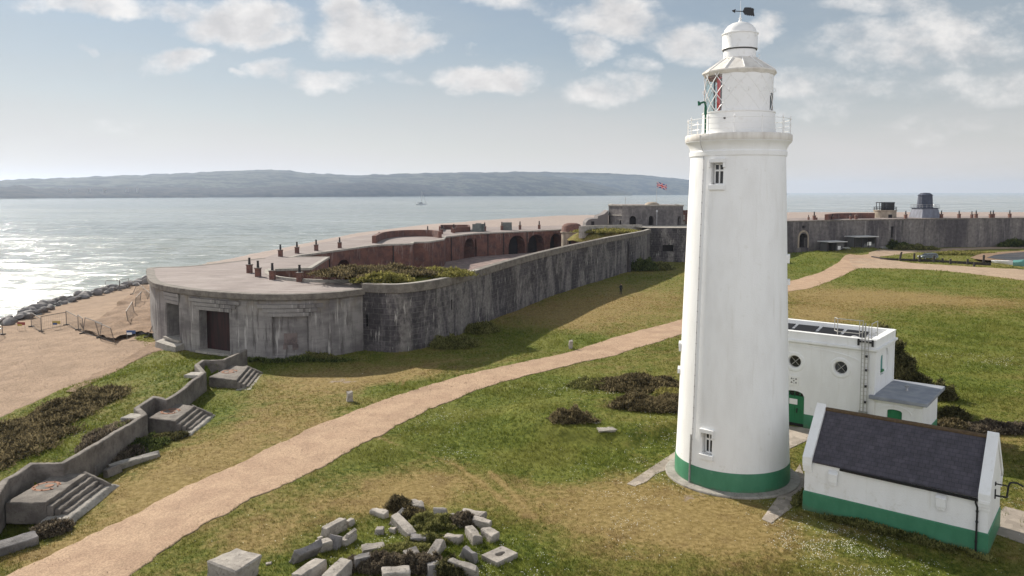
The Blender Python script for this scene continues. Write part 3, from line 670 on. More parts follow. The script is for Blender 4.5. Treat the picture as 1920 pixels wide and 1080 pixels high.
# ================================================================ the fort: near wing
ZB, ZC = 6.65, 7.15
A_px = [(300, 497), (288, 502), (281, 510), (283, 520), (290, 528), (305, 533), (330, 538), (362, 542.5), (400, 546), (450, 549.5), (500, 551.5), (550, 551.5), (600, 549.5), (640, 546.5), (680, 541.5)]
BAST = smooth_path([(-39.0, 120.5), (-44.5, 108)] + [P(a, b, ZB)[:2] for a, b in A_px[1:]], .7)
CURT = smooth_path([BAST[-1], (-12.0, 81.0), (-8.6, 84.9), (-5.8, 91.6), (-1.6, 104.3), (2.6, 115.6), (7.0, 126.2), (11.5, 136.2), (16.4, 146.5), (23, 161), (30, 177), (33.6, 187.6)], 1.0)
CURT = [along_pt for along_pt in CURT]
def zc(s): return ZC + .85 * min(1, max(0, (s - 20) / 60))
wing = thing('fort_wing', 'long low fort wing with round grey concrete end, dark stone wall and sunken brick courtyard', 'fort', (-15, 79, 0))
def part(mb, name, mat, parent, base=(0, 0, 0), **k):
    """child whose mesh is given in world coordinates"""
    o = mb.build(name, mat, parent, **k); o.matrix_parent_inverse = parent_inv(parent); return o
def parent_inv(p):
    m = Matrix.Translation(p.location) @ Matrix.Rotation(p.rotation_euler.z, 4, 'Z')
    q = p
    while q.parent is not None: q = q.parent; m = Matrix.Translation(q.location) @ Matrix.Rotation(q.rotation_euler.z, 4, 'Z')
    return m.inverted()
sL = lambda px: s_at(BAST, px, 2.0, True)
ops = [dict(s0=sL(313), s1=sL(336.5), za=.9, zb=4.7, depth=1.5), dict(s0=sL(374), s1=sL(431), za=.25, zb=4.55, depth=.95),
       dict(s0=sL(510), s1=sL(579), za=.35, zb=4.35, depth=.35), dict(s0=sL(536), s1=sL(538), za=5, zb=5.2, depth=.3)]
wm, bk = wall_mesh(BAST, -3.0, ZB, ops)
part(wm, 'bastion_wall', 'poured_concrete', wing)
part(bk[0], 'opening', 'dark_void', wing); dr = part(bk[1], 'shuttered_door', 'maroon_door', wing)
part(bk[2], 'blocked_embrasure', 'poured_concrete', wing)
def along(path, s, out=0.0, z=0.0):
    L = arclen(path); P2 = np.array([p[:2] for p in path]); O = np.array(offsets(path))
    return (np.interp(s, L, P2[:, 0]) + out * np.interp(s, L, O[:, 0]), np.interp(s, L, P2[:, 1]) + out * np.interp(s, L, O[:, 1]), z)
def sub(path, s0, s1, n=10): return [along(path, s0 + (s1 - s0) * k / n)[:2] for k in range(n + 1)]
m = MB(); a, b = sL(404), sL(414)
q = [along(BAST, a, -.90, 1.2), along(BAST, b, -.90, 1.2), along(BAST, b, -.90, 2.3), along(BAST, a, -.90, 2.3)]; m.face(q)
nb = m.build('notice_board', 'sign_yellow', dr); nb.matrix_parent_inverse = parent_inv(dr)
for o_, grow in ((ops[0], .25), (ops[1], 1.0), (ops[2], 1.0)):
    m = MB()
    for k in range(3):
        e = grow * (.35 + .55 * k); z0 = o_['zb'] + .02 + .42 * k
        m.sweep(sub(BAST, o_['s0'] - e, o_['s1'] + e), [(0.0, z0), (.10 + .05 * k, z0), (.12 + .05 * k, z0 + .36), (0, z0 + .39)])
    part(m, 'stepped_lintel', 'poured_concrete', wing)
for o_ in (ops[0], ops[1]):
    m = MB(); m.sweep(sub(BAST, o_['s0'] - .3, o_['s1'] + .3), [(-.5, o_['za'] - .25), (.35, o_['za'] - .25), (.35, o_['za']), (-1.5, o_['za'] + .02)]); part(m, 'door_sill', 'pale_concrete', wing)
m = MB(); m.sweep(sub(BAST, ops[0]['s0'] - .8, ops[0]['s1'] + .9), [(0, -.6), (1.1, -.6), (1.0, .35), (0, .6)])
part(m, 'plinth_block', 'pale_concrete', wing)
m = MB(); m.sweep(BAST, [(-.2, ZB - .62), (.30, ZB - .62), (.36, ZB - .55), (.36, ZB - .02), (.30, ZB + .03), (-.6, ZB + .03)]); part(m, 'cornice', 'concrete', wing)
# remains of a brick patch in the blocked embrasure
a, b = sL(531), sL(557)
for (s0, s1, z0, z1) in ((a, b, 1.4, 2.6), (a - .1, a + .35, .95, 1.5), (b - .5, b + .1, .9, 1.45)):
    m = MB(); m.hull([along(BAST, s0, -.34, z0), along(BAST, s0, -.28, z0), along(BAST, s1, -.28, z0), along(BAST, s1, -.34, z0)], [along(BAST, s0, -.34, z1), along(BAST, s0, -.28, z1), along(BAST, s1, -.28, z1), along(BAST, s1, -.34, z1)]); part(m, 'stained_patch', 'stained_patch', wing)

# curtain wall with its stone coping
CL = arclen(CURT)
sC = lambda px: s_at(CURT, px)
slits = [dict(s0=sC(686), s1=sC(686) + .28, za=2.6, zb=3.9, depth=.5), dict(s0=sC(846), s1=sC(846) + .3, za=3.4, zb=4.6, depth=.5)]
wm, bk = wall_mesh(CURT, -1.0, zc, slits, extra=[k * 2.0 for k in range(int(CL[-1] / 2))])
part(wm, 'curtain_wall', 'granite_wall', wing)
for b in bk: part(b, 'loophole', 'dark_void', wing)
m = MB(); m.sweep(CURT, [(-.02, lambda s: zc(s) - .85), (.14, lambda s: zc(s) - .85), (.18, lambda s: zc(s) - .8), (.18, lambda s: zc(s) + .02), (.12, lambda s: zc(s) + .08), (-.8, lambda s: zc(s) + .08), (-.8, -.2)])
part(m, 'coping', 'concrete', wing)
m = MB(); m.sweep(CURT[2:], [(.02, lambda s: zc(s) + .083), (.02, lambda s: zc(s) + .11), (-.7, lambda s: zc(s) + .11), (-.7, lambda s: zc(s) + .083)])
part(m, 'coping_top', 'pale_concrete', wing)
# narrow buttress where the wall steps back
m = MB(); s = sC(1176); m.sweep(sub(CURT, s - .1, s + 1.0, 3), [(0, -1), (.55, -1), (.5, 5.6), (0, 6.6)]); part(m, 'buttress', 'granite_wall', wing)

# courtyard edge of the brick casemates
W = lambda a, b, z=ZB: P(a, b, z)[:2]
IN = [W(680, 528.5), W(560, 525.5), W(534, 523), W(515, 519), W(503, 511), W(505, 505), W(515, 504.5), W(583, 502.5), W(617, 481.5), W(547, 482), W(560, 479), W(690, 461), W(715, 458.5), W(773, 456.5)]
IN2 = [W(773, 456.5), W(776, 453.6), W(803, 453), W(832, 448.5), W(836, 443.5), W(890, 437.5), W(945, 435), W(1054, 430)]
OUT = [(-39.0, 120.5), (-39.6, 131), W(600, 455.5), W(700, 438), (-26, 212), (-4, 232), (24, 244), (24, 226)]
def ngon(name, pts, z, mat, parent):
    bm = bmesh.new(); vs = [bm.verts.new((p[0], p[1], z(p) if callable(z) else z)) for p in pts]
    f = bm.faces.new(vs); f.normal_update()
    if f.normal.z < 0: f.normal_flip()
    bmesh.ops.triangulate(bm, faces=bm.faces[:]); me = bpy.data.meshes.new(name); bm.to_mesh(me); bm.free()
    o = link(name, me, mat, parent)
    if parent is not None: o.matrix_parent_inverse = parent_inv(parent)
    return o
near_roof = list(BAST) + IN + IN2[1:] + OUT[::-1][:-1]
ngon('roof', near_roof, ZB, 'roof_concrete', wing)
def brick_run(pts, arches=(), z0=-.3, top=ZB):
    L = arclen(pts); ops = []
    for px0, px1, spr, rise in arches: ops.append(dict(s0=s_at(pts, px0), s1=s_at(pts, px1), za=.3, zb=spr, rise=rise, depth=3.0))
    w_, b_ = wall_mesh(pts, z0, top, ops); part(w_, 'courtyard_wall', 'red_brick', wing)
    for b in b_: part(b, 'casemate_arch', 'dark_void', wing)
    c = MB(); c.sweep(pts, [(0, top - .28), (.12, top - .28), (.12, top + .04), (-.5, top + .04)]); part(c, 'roof_edge', 'pale_concrete', wing)
brick_run(IN[:6]); brick_run(IN[6:9]); brick_run(IN[8:11]); brick_run(IN[10:12], [(625, 653, 2.6, 2.2), (660, 692, 2.6, 2.4)]); brick_run(IN[11:])
brick_run(IN2[:5]); brick_run(IN2[4:6], [(869, 889.5, 3.2, 2.4)]); brick_run(IN2[5:7], [(889.8, 894, 3.2, 2.2)]); brick_run(IN2[6:], [(953, 983, 3.0, 2.6), (988, 1019, 3.0, 2.6), (1030, 1053, 3.0, 2.6)])
# rainwater pipes on the brick walls
for px, run in ((737, IN[11:]), (845, IN2[4:6]), (914, IN2[5:7]), (944, IN2[5:7]), (986, IN2[6:]), (617, IN[7:9])):
    s = s_at(run, px); p = along(run, s, .12)
    m = MB(); m.cyl((p[0], p[1], 0), (p[0], p[1], ZB - .3), .11, n=6)
    part(m, 'rainwater_pipe', 'black_iron', wing)
# white patch painted low on a wall
s = s_at(IN2[:3], 775); 
m = MB(); p = P(776, 492, .9); m.hull([(p[0] - .8, p[1] - .2, .3), (p[0] + .9, p[1] - .2, .3), (p[0] + .9, p[1], .3), (p[0] - .8, p[1], .3)], [(p[0] - .5, p[1] - .2, 2.6), (p[0] + .3, p[1] - .2, 2.6), (p[0] + .3, p[1], 2.6), (p[0] - .5, p[1], 2.6)])
part(m, 'limewash_panel', 'pale_concrete', wing)
# low kerb along the sunken passage and curved parapets on the roof
m = MB(); kerb = smooth_path([W(505, 507, 6.7), W(512, 519, 6.7), W(530, 523.5, 6.7), W(560, 526.5, 6.7), W(610, 528.5, 6.7), W(680, 529, 6.7)], .6)
m.sweep(kerb, [(-.2, ZB - .1), (-.2, ZB + .32), (.2, ZB + .32), (.2, ZB - .1)]); part(m, 'kerb', 'pale_concrete', wing)
m = MB(); m.sweep(smooth_path([P(a, b, ZB)[:2] for a, b in [(705, 456), (720, 448.5), (745, 444.5), (777, 443), (806, 443.5), (822, 446)]], 1), [(0, ZB - .1), (0, ZB + 1.5), (-.8, ZB + 1.5), (-.8, ZB)])
part(m, 'gun_pit_parapet', 'red_brick', wing)
m = MB(); bx = [P(a, b, ZB)[:2] for a, b in [(848, 436), (882, 434), (880, 430), (826, 430), (823, 434)]]
m.sweep(bx, [(0, ZB), (0, ZB + 1.3), (-.5, ZB + 1.3), (-.5, ZB)]); part(m, 'low_parapet', 'red_brick', wing)
for a, b, wd, hh in ((890, 434.5, 1.3, 2.0), (897, 434.5, 1.6, 2.2), (904, 434, 1.2, 2.0), (951, 431.5, 2.6, 2.1)):
    p = P(a, b, ZB); m = MB(); m.box(p[0] - wd / 2, p[0] + wd / 2, p[1], p[1] + wd * .8, ZB, ZB + hh, (.05, .05)); part(m, 'water_tank', 'tank_grey', wing)
# chimneys
def chimney(parent, px, py, z, pot=True, k=1.0, stub=False):
    p = P(px, py, z); m = MB(); hw = .5 * k; hh = (.35 if stub else 1.55) * k
    m.box(-hw, hw, -hw, hw, -.1, hh); m.box(-hw * 1.18, hw * 1.18, -hw * 1.18, hw * 1.18, hh, hh + .16 * k)
    c = m.build('chimney', 'chimney_brick', parent, bevel=.02); c.location = Vector(p) - parent.location
    m2 = MB(); m2.box(-hw * 1.22, hw * 1.22, -hw * 1.22, hw * 1.22, hh + .162 * k, hh + .24 * k, (.05, .05))
    m2.build('chimney_cap', 'pale_concrete', c)
    if pot:
        m3 = MB(); m3.cyl((0, 0, hh + .2 * k), (0, 0, hh + 1.5 * k), .27 * k, .2 * k, 12); m3.cyl((0, 0, hh + 1.45 * k), (0, 0, hh + 1.6 * k), .26 * k, .24 * k, 12); m3.build('chimney_pot', 'chimney_pot', c)
for a, b in [(468, 511.5), (484, 518.5), (511, 524), (562, 528), (526, 481), (557, 475), (593, 470), (637, 465)]: chimney(wing, a, b, ZB, True, .62)
chimney(wing, 612, 528.5, ZB, False, .68)
for a, b, st in [(711, 447, True), (802, 434, True), (828, 439, False), (851, 437, False), (909, 433, False), (941, 431.5, False), (975, 430.5, False), (1011, 429.5, False)]: chimney(wing, a, b, ZB, True, .72, st)

# courtyard floor and grassed earth behind the curtain wall
ngon('courtyard_paving', [along(CURT, s, -.6)[:2] for s in np.linspace(0, CL[-1], 40)] + [W(1054, 430)] + IN2[::-1] + IN[::-1], 0.75, 'court_paving', None)['kind'] = 'structure'
sA, sB = sC(684), sC(985); n, mm = 150, 44
ss = np.linspace(sA, sB, n)
wid = np.interp(ss, [sA, sC(700), sC(760), sC(850), sC(900), sB], [5.2, 7.5, 15, 14.5, 8, 1.5])
base = np.array([along(CURT, s, -1.0)[:2] for s in ss]); nor = np.array([np.array(along(CURT, s, -2.0)[:2]) - np.array(along(CURT, s, -1.0)[:2]) for s in ss])
vv = np.linspace(0, 1, mm)[None, :]
TX = base[:, :1] + nor[:, :1] * wid[:, None] * vv; TY = base[:, 1:] + nor[:, 1:] * wid[:, None] * vv
crest = np.interp(ss, [sA, sC(720), sC(800), sC(860), sC(900), sB], [0.1, .15, .3, .15, -0.2, -3.8])
TZ = ZC - .1 + np.clip(crest, None, 2)[:, None] * sstep(0, .35, vv) * 1.0 + (fbm(TX / 2.2, TY / 2.2, 61) - .5) * .7 * sstep(0, .1, vv) - 6.6 * sstep(.72, 1.0, vv)
TZ = np.where(vv < .05, TZ - .25, TZ); TZ = np.minimum(TZ, np.interp(ss, [sA, sC(860), sC(920), sB], [9, 9, 7.2, 3.5])[:, None])
o = grid_mesh('earth_bank', TX, TY, TZ, 'grass', attrs={'dry': np.clip(.25 + .5 * (fbm(TX / 5, TY / 5, 71) - .3), 0, 1), 'bare': TX * 0}); o['kind'] = 'structure'
BANK = (TX, TY, TZ)

# ---- gate block closing the near wing, magazine with turfed roof, domed turret
gb = thing('gate_block', 'plain dark stone block joining the long wall to the round keep, flat grey roof', 'fort', (44, 188, 0))
gp = [(33.6, 187.6), (40, 187.2), (46.5, 187.8)]
wm, bk = wall_mesh(gp, -1, 8.35, [dict(s0=3.0, s1=5.6, za=2.6, zb=4.2, depth=1.0)]); part(wm, 'wall', 'granite_wall', gb); part(bk[0], 'opening', 'dark_void', gb)
gp2 = [(46.5, 187.8), (47.2, 190.5), (52, 190.2), (60, 190), (62, 205)]
wm, bk = wall_mesh(gp2, -1, 6.8); part(wm, 'side_wall', 'keep_stone', gb)
ngon('roof', [(33.6, 187.6), (40, 187.2), (46.5, 187.8), (48, 215), (24, 215), (27, 196)], 8.36, 'pale_concrete', gb)
ngon('low_roof', [(46.5, 188), (47.2, 190.6), (52, 190.3), (60, 190.1), (62, 205), (62, 216), (48, 215)], 6.75, 'pale_concrete', gb)
mg = thing('turfed_magazine', 'low brick magazine with grass growing over its rounded roof, behind the long wall', 'fort building', (22, 205, 0))
mp = [W(1072, 458, 4.4), W(1100, 449, 5.2), W(1135, 441, 6), (36, 208)]
ring = smooth_path([W(1071, 452, 4.8), W(1100, 446, 5.4), W(1140, 440, 6.2), (33, 205)], 1.0)
wm, bk = wall_mesh(ring, 0, 5.7, [dict(s0=3.5, s1=4.6, za=3.4, zb=4.6, depth=.5)]); part(wm, 'wall', 'red_brick', mg); part(bk[0], 'window', 'dark_void', mg)
# roof turf: a low dome mesh
cx, cy, rx, ry = 23.0, 189.5, 9.5, 6.5
th = np.linspace(0, 2 * np.pi, 49)[:, None]; rr = np.linspace(0.01, 1, 18)[None, :]
DX, DY = cx + rx * rr * np.cos(th), cy + ry * rr * np.sin(th)
DZ = 5.2 + 2.2 * (1 - rr ** 4) + (fbm(DX / 2.5, DY / 2.5, 77) - .5) * 1.3
tr = grid_mesh('turf_roof', DX, DY, DZ, 'grass', attrs={'dry': .2 + .7 * fbm(DX / 3, DY / 3, 78), 'bare': 0 * DX}); tr.parent = mg; tr.matrix_parent_inverse = parent_inv(mg)
rim = smooth_path([P(a, b, 8.4)[:2] for a, b in [(1088, 428), (1110, 426.5), (1140, 425.8), (1203, 425)]], 1.0)
m = MB(); m.sweep([(p[0], p[1]) for p in rim], [(.4, 6.0), (.4, 8.9), (-.4, 8.9), (-.4, 6.0)]); part(m, 'rim_wall', 'pale_concrete', mg)
tu = thing('stone_turret', 'round stone turret with red brick dome and dark arched doorway', 'turret', (15.9, 205.5, 0))
cpath = [(2.75 * math.cos(a), 2.75 * math.sin(a)) for a in np.linspace(math.pi, 2 * math.pi, 25)]
half = math.pi * 2.75
wm, bk = wall_mesh(cpath, -.5, 6.3, [dict(s0=half * .5 - 1.5, s1=half * .5 - .15, za=.5, zb=4.2, rise=.9, depth=1.0)])
wm.build('wall', 'buff_stone', tu); bk[0].build('doorway', 'dark_void', tu)
m = MB(); m.lathe([(2.75, 0), (2.75, 6.3)], 24, a0=0, a1=math.pi); m.build('rear_wall', 'buff_stone', tu)
m = MB(); m.lathe([(2.75, 6.25), (2.95, 6.3), (2.95, 6.6), (2.85, 6.7), (2.6, 7.9), (2.1, 8.5), (1.2, 8.8), (0, 8.85)], 32); m.build('dome', 'chimney_brick', tu, smooth=True)
m = MB(); m.lathe([(2.97, 6.28), (3.08, 6.3), (3.08, 6.55), (2.97, 6.58)], 32); m.build('string_course', 'buff_stone', tu)

# ---- the keep
kp = thing('stone_keep', 'broad grey stone castle keep with dark arched openings and pale roof rim, flag above', 'castle', (36, 206, 0))
kq = lambda px, Y: atY(px, 400, Y)[:2]
kpath = [(28.5, 224), kq(1141, 206), kq(1167, 201), kq(1281, 202), (46.0, 216)]
def kop(px, w_, z0, sp, ri): s = s_at(kpath, px, 10); return dict(s0=s - w_ / 2, s1=s + w_ / 2, za=z0, zb=sp, rise=ri, depth=1.0)
wm, bk = wall_mesh(kpath, 4.0, 13.55, [kop(1186, 1.8, 8.4, 10.1, .7), kop(1221, 1.4, 8.4, 10.0, .8), kop(1274, 1.0, 8.4, 10.0, .8), kop(1163.5, .7, 8.6, 9.4, .3), kop(1143, .5, 8.8, 10.2, .01)])
part(wm, 'wall', 'keep_stone', kp)
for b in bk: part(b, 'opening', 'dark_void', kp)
m = MB(); m.sweep(kpath, [(-.05, 13.35), (.2, 13.35), (.2, 13.66), (-.7, 13.66)]); m.sweep(kpath[:3], [(0, 10.85), (.2, 10.85), (.2, 11.0), (0, 11.05)]); part(m, 'roof_rim', 'pale_concrete', kp)
ngon('roof', kpath + [(44, 222), (30, 224)], 13.55, 'roof_concrete', kp)
m = MB(); m.lathe([(2.0, 0), (1.8, .45), (1.1, .8), (0, .9)], 20, (37.6, 208, 13.5)); part(m, 'roof_dome', 'buff_stone', kp, smooth=True)
m = MB(); m.cyl((30.2, 206, 13.5), (30.2, 206, 15.6), .05, n=6); m.cyl((29.95, 206, 15.4), (30.45, 206, 15.4), .04, n=6); part(m, 'aerial', 'grey_metal', kp)
m = MB(); m.cyl((37.3, 199.2, 8), (37.3, 199.2, 12.0), .09, n=6); m.cyl((37.3, 199.2, 11.9), (37.3, 199.2, 12.4), .26, .22, n=8); part(m, 'floodlight_post', 'grey_metal', kp)
ba = thing('low_bastion', 'low brown brick bastion with curved top rising to the keep\'s left side', 'fort building', (21, 206, 0))
m = MB(); pr = [(19.4, 5), (19.5, 8.9), (20.1, 9.7), (21.1, 10.0), (22.6, 10.05), (22.7, 10.7), (24.3, 11.2), (25.4, 12.2), (25.4, 5)]
m.hull([(x, 204, z) for x, z in pr], [(x, 213, z) for x, z in pr]); part(m, 'wall', 'keep_stone', ba)
m = MB(); m.box(20.9, 21.7, 203.93, 204.1, 8.3, 9.3); part(m, 'window', 'dark_void', ba)
ru = thing('ruined_brick_house', 'roofless red brick building with pale window frame, between keep and lighthouse', 'building', (48, 206, 0))
wm, bk = wall_mesh([(45.2, 207.5), (54, 208)], 3, 12.2, [dict(s0=.5, s1=1.5, za=8.0, zb=9.3, depth=.3), dict(s0=2.2, s1=3.2, za=8.0, zb=9.3, depth=.3)]); part(wm, 'wall', 'red_brick', ru)
for b in bk: part(b, 'window', 'pale_concrete', ru)
m = MB(); m.box(45.9, 46.4, 207.35, 207.5, 9.6, 10.9); part(m, 'stone_dressing', 'pale_concrete', ru)
fl = thing('flagpole', 'tall thin pole on the keep roof', 'flagpole', (39.2, 210, 13.55))
m = MB(); m.cyl((0, 0, 0), (0, 0, 6.2), .05, .03, 6); m.cyl((0, 0, 6.2), (0, 0, 6.35), .08, n=6); m.cyl((0, 0, 0), (0, 0, .5), .10, n=6); m.build('pole', 'galvanised', fl)
xs_, zs_ = np.linspace(0, 1, 22), np.linspace(0, 1, 9); m = MB()
for i in range(21):
    for j in range(8):
        pt_ = lambda u, v: (.05 + 2.7 * u, .28 * math.sin(u * 8 + v) * u, (v - 1) * 1.45 - .55 * u + .12 * math.sin(u * 6))
        m.face([pt_(xs_[i], zs_[j]), pt_(xs_[i + 1], zs_[j]), pt_(xs_[i + 1], zs_[j + 1]), pt_(xs_[i], zs_[j + 1])], [(xs_[i], zs_[j]), (xs_[i + 1], zs_[j]), (xs_[i + 1], zs_[j + 1]), (xs_[i], zs_[j + 1])])
f_ = m.build('flag', 'union_flag', None, smooth=True); f_.location = (39.2, 210, 13.55 + 6.1); tag(f_, 'red, white and blue union flag flying above the keep', 'flag')

# ---- far (right hand) wing
ew = thing('fort_wing', 'long straight dark streaked fort wall across the right background, arched gateway at left', 'fort', (120, 232, 0))
EP = [(62, 205), (76.6, 214.8), (99.6, 224.8), (128.7, 235.6), (161, 242.8), (200, 249), (250, 254)]
s0, s1 = s_at(EP, 1497.5, 3), s_at(EP, 1512.5, 3)
sw0, sw1 = s_at(EP, 1503, 6), s_at(EP, 1509, 6); sd0, sd1 = s_at(EP, 1669, 6), s_at(EP, 1674, 6)
wm, bk = wall_mesh(EP, -1, 9.0, [dict(s0=s0, s1=s1, za=1.4, zb=4.2, rise=1.2, depth=2.5), dict(s0=sw0, s1=sw1, za=6.8, zb=7.6, depth=.5), dict(s0=sd0, s1=sd1, za=3.5, zb=6.8, depth=.5)], extra=list(np.arange(0, 190, 4.0)))
part(wm, 'wall', 'streaked_wall', ew)
for b, nm in zip(bk, ('gateway', 'window', 'doorway')): part(b, nm, 'dark_void', ew)
m = MB(); c0 = (s0 + s1) / 2
for k in range(14):
    a0, a1 = math.pi * k / 14, math.pi * (k + 1) / 14; hw = (s1 - s0) / 2
    f = lambda r, a, o: along(EP, c0 - r * math.cos(a), o, 4.2 + (r + .1) * 1.0 * math.sin(a))
    m.hull([f(hw, a0, 0.0), f(hw, a0, .1), f(hw + .55, a0, .1), f(hw + .55, a0, 0)], [f(hw, a1, 0), f(hw, a1, .1), f(hw + .55, a1, .1), f(hw + .55, a1, 0)])
for q in (-1, 1):
    r0, r1 = hw * q, (hw + .55) * q; r0, r1 = min(r0, r1), max(r0, r1)
    m.hull([along(EP, c0 + r0, 0, 1.4), along(EP, c0 + r0, .1, 1.4), along(EP, c0 + r1, .1, 1.4), along(EP, c0 + r1, 0, 1.4)], [along(EP, c0 + r0, 0, 4.2), along(EP, c0 + r0, .1, 4.2), along(EP, c0 + r1, .1, 4.2), along(EP, c0 + r1, 0, 4.2)])
part(m, 'gate_surround', 'buff_stone', ew)
m = MB(); m.sweep(EP, [(-.02, 8.7), (.1, 8.7), (.1, 9.05), (-.8, 9.05)]); part(m, 'coping', 'concrete', ew)
ngon('roof', [(x, y) for x, y in EP] + [(x - 6, y + 18) for x, y in EP[::-1]], 8.95, 'roof_concrete', ew)
m = MB(); m.sweep(smooth_path([P(a, b, 9.0)[:2] for a, b in [(1553, 412.5), (1563, 410.5), (1580, 409.5), (1640, 409)]], 1), [(0, 8.8), (0, 10.6), (-1, 10.6), (-1, 8.8)]); part(m, 'gun_pit_parapet', 'red_brick', ew)
for a, k, pot in [(1516, .6, True), (1526.5, .95, True), (1531, .5, False), (1561, .7, True), (1595, .75, True), (1605, .9, False), (1698, .95, True), (1765, .95, True), (1798, .95, True), (1822, .85, True), (1830, .95, True), (1857, .9, True), (1862, .95, True), (1893, .95, True)]:
    Y = float(np.interp(atY(a, 411, 232)[0], [p[0] for p in EP], [p[1] for p in EP])) + 5
    x = (a - 960) / F_PX * (Y * cP - (9 - H) * sP); q = proj(x, Y, 8.95); chimney(ew, a, q[1], 8.95, pot, k * .78)
lt = thing('lookout_tower', 'squat buff stone tower with dark glazed cabin on the far wall', 'tower', (118.6, 246, 8.5))
m = MB(); m.lathe([(3.35, 0), (3.25, 2.5), (3.45, 2.6), (3.45, 2.85), (0, 2.87)], 28); m.build('tower_wall', 'buff_stone', lt)
m = MB(); m.box(-.5, .6, -3.42, -3.0, .1, 1.5); m.build('doorway', 'dark_void', lt)
m = MB(); m.box(-2.2, 2.2, -1.8, 1.8, 5.1, 5.35); m.box(.4, 2.1, -1.75, 1.75, 2.87, 5.1)
for x in (-2.1, -1.1, -.1): m.box(x, x + .16, -1.75, -1.6, 2.87, 5.1); m.box(x, x + .16, 1.6, 1.75, 2.87, 5.1)
m.box(-2.1, .4, -1.75, -1.65, 2.87, 3.6); m.build('cabin', 'black_iron', lt)
m = MB(); m.box(-2.0, .4, -1.68, -1.64, 3.6, 5.1); m.build('cabin_glass', 'dark_glass', lt)
m = MB()
for k in range(16): a = 2 * math.pi * k / 16; m.cyl((3.3 * math.cos(a), 3.3 * math.sin(a), 2.85), (3.3 * math.cos(a), 3.3 * math.sin(a), 3.85), .05, n=5)
for z in (3.35, 3.85): m.tube([(3.3 * math.cos(2 * math.pi * k / 24), 3.3 * math.sin(2 * math.pi * k / 24), z) for k in range(25)], .04, 5)
m.build('railing', 'black_iron', lt)
al = thing('low_lighthouse', 'slate grey old light tower with splayed square base and railed gallery', 'lighthouse', (131.2, 246, 8.5), R(8))
m = MB(); m.box(-3.4, 3.4, -3.4, 3.4, -.3, 3.4, (.75, .75)); m.build('base', 'acorn_light', al)
m = MB(); m.box(-2.95, 2.95, -2.95, 2.95, 3.4, 3.6); m.build('gallery', 'slate_cladding', al)
m = MB(); m.lathe([(2.35, 3.6), (2.05, 7.4), (2.2, 7.42), (2.2, 7.6), (1.3, 8.25), (0, 8.35)], 12); m.build('drum', 'slate_cladding', al)
m = MB()
for k in range(5):
    for q in range(4):
        u = -2.85 + 5.7 * k / 4; x, y = [(u, -2.85), (2.85, u), (u, 2.85), (-2.85, u)][q]; m.cyl((x, y, 3.6), (x, y, 4.6), .045, n=5)
for z in (4.1, 4.6): m.tube([(-2.85, -2.85, z), (2.85, -2.85, z), (2.85, 2.85, z), (-2.85, 2.85, z), (-2.85, -2.85, z)], .04, 5)
m.build('railing', 'grey_metal', al)

# ================================================================ lighthouse
LX, LY = 13.2, 45.5
FACE = math.atan2(-LY, -LX)                      # world angle from the tower axis towards the camera
lh = thing('lighthouse', 'tall white round lighthouse with green painted base, railed gallery and glazed lantern', 'lighthouse', (LX, LY, 0), FACE)
TZR = np.array([(0, 3.34), (.3, 3.32), (1.2, 3.285), (4.2, 3.16), (9.35, 3.01), (14.1, 2.85), (19.0, 2.68)])
rt = lambda z: float(np.interp(z, TZR[:, 0], TZR[:, 1]))
# local +x looks at the camera; photo-left is local -y ... angle th measured anticlockwise from +x
LHW = [(-25, 2.05, 3.25, .62, .42), (-23.5, 17.35, 18.55, .72, .42), (-88, 6.35, 7.65, .6, .4), (86, 11.9, 13.1, .6, .4)]   # angle, sill z, head z, width, depth
def pol(r, th, z): return (r * math.cos(th), r * math.sin(th), z)
angs = set(np.linspace(-math.pi, math.pi, 121).tolist()); zz = set(np.linspace(1.2, 19.0, 16).tolist())
rects = []
for a, z0, z1, wd, dp in LHW:
    a = R(a); hw = wd / 2 / rt(z0); rects.append((a - hw, a + hw, z0, z1, dp)); angs |= {a - hw, a + hw, a - hw / 3, a + hw / 3}; zz |= {z0, z1}
angs = sorted(angs); zz = sorted(zz)
m = MB(); rev = MB()
for a0, a1 in zip(angs[:-1], angs[1:]):
    if a1 - a0 < 1e-5: continue
    for z0, z1 in zip(zz[:-1], zz[1:]):
        am, zm = (a0 + a1) / 2, (z0 + z1) / 2
        if any(r[0] < am < r[1] and r[2] < zm < r[3] for r in rects): continue
        m.face([pol(rt(z0), a0, z0), pol(rt(z0), a1, z0), pol(rt(z1), a1, z1), pol(rt(z1), a0, z1)])
m.build('tower', 'white_paint', lh, smooth=True, angle=30)
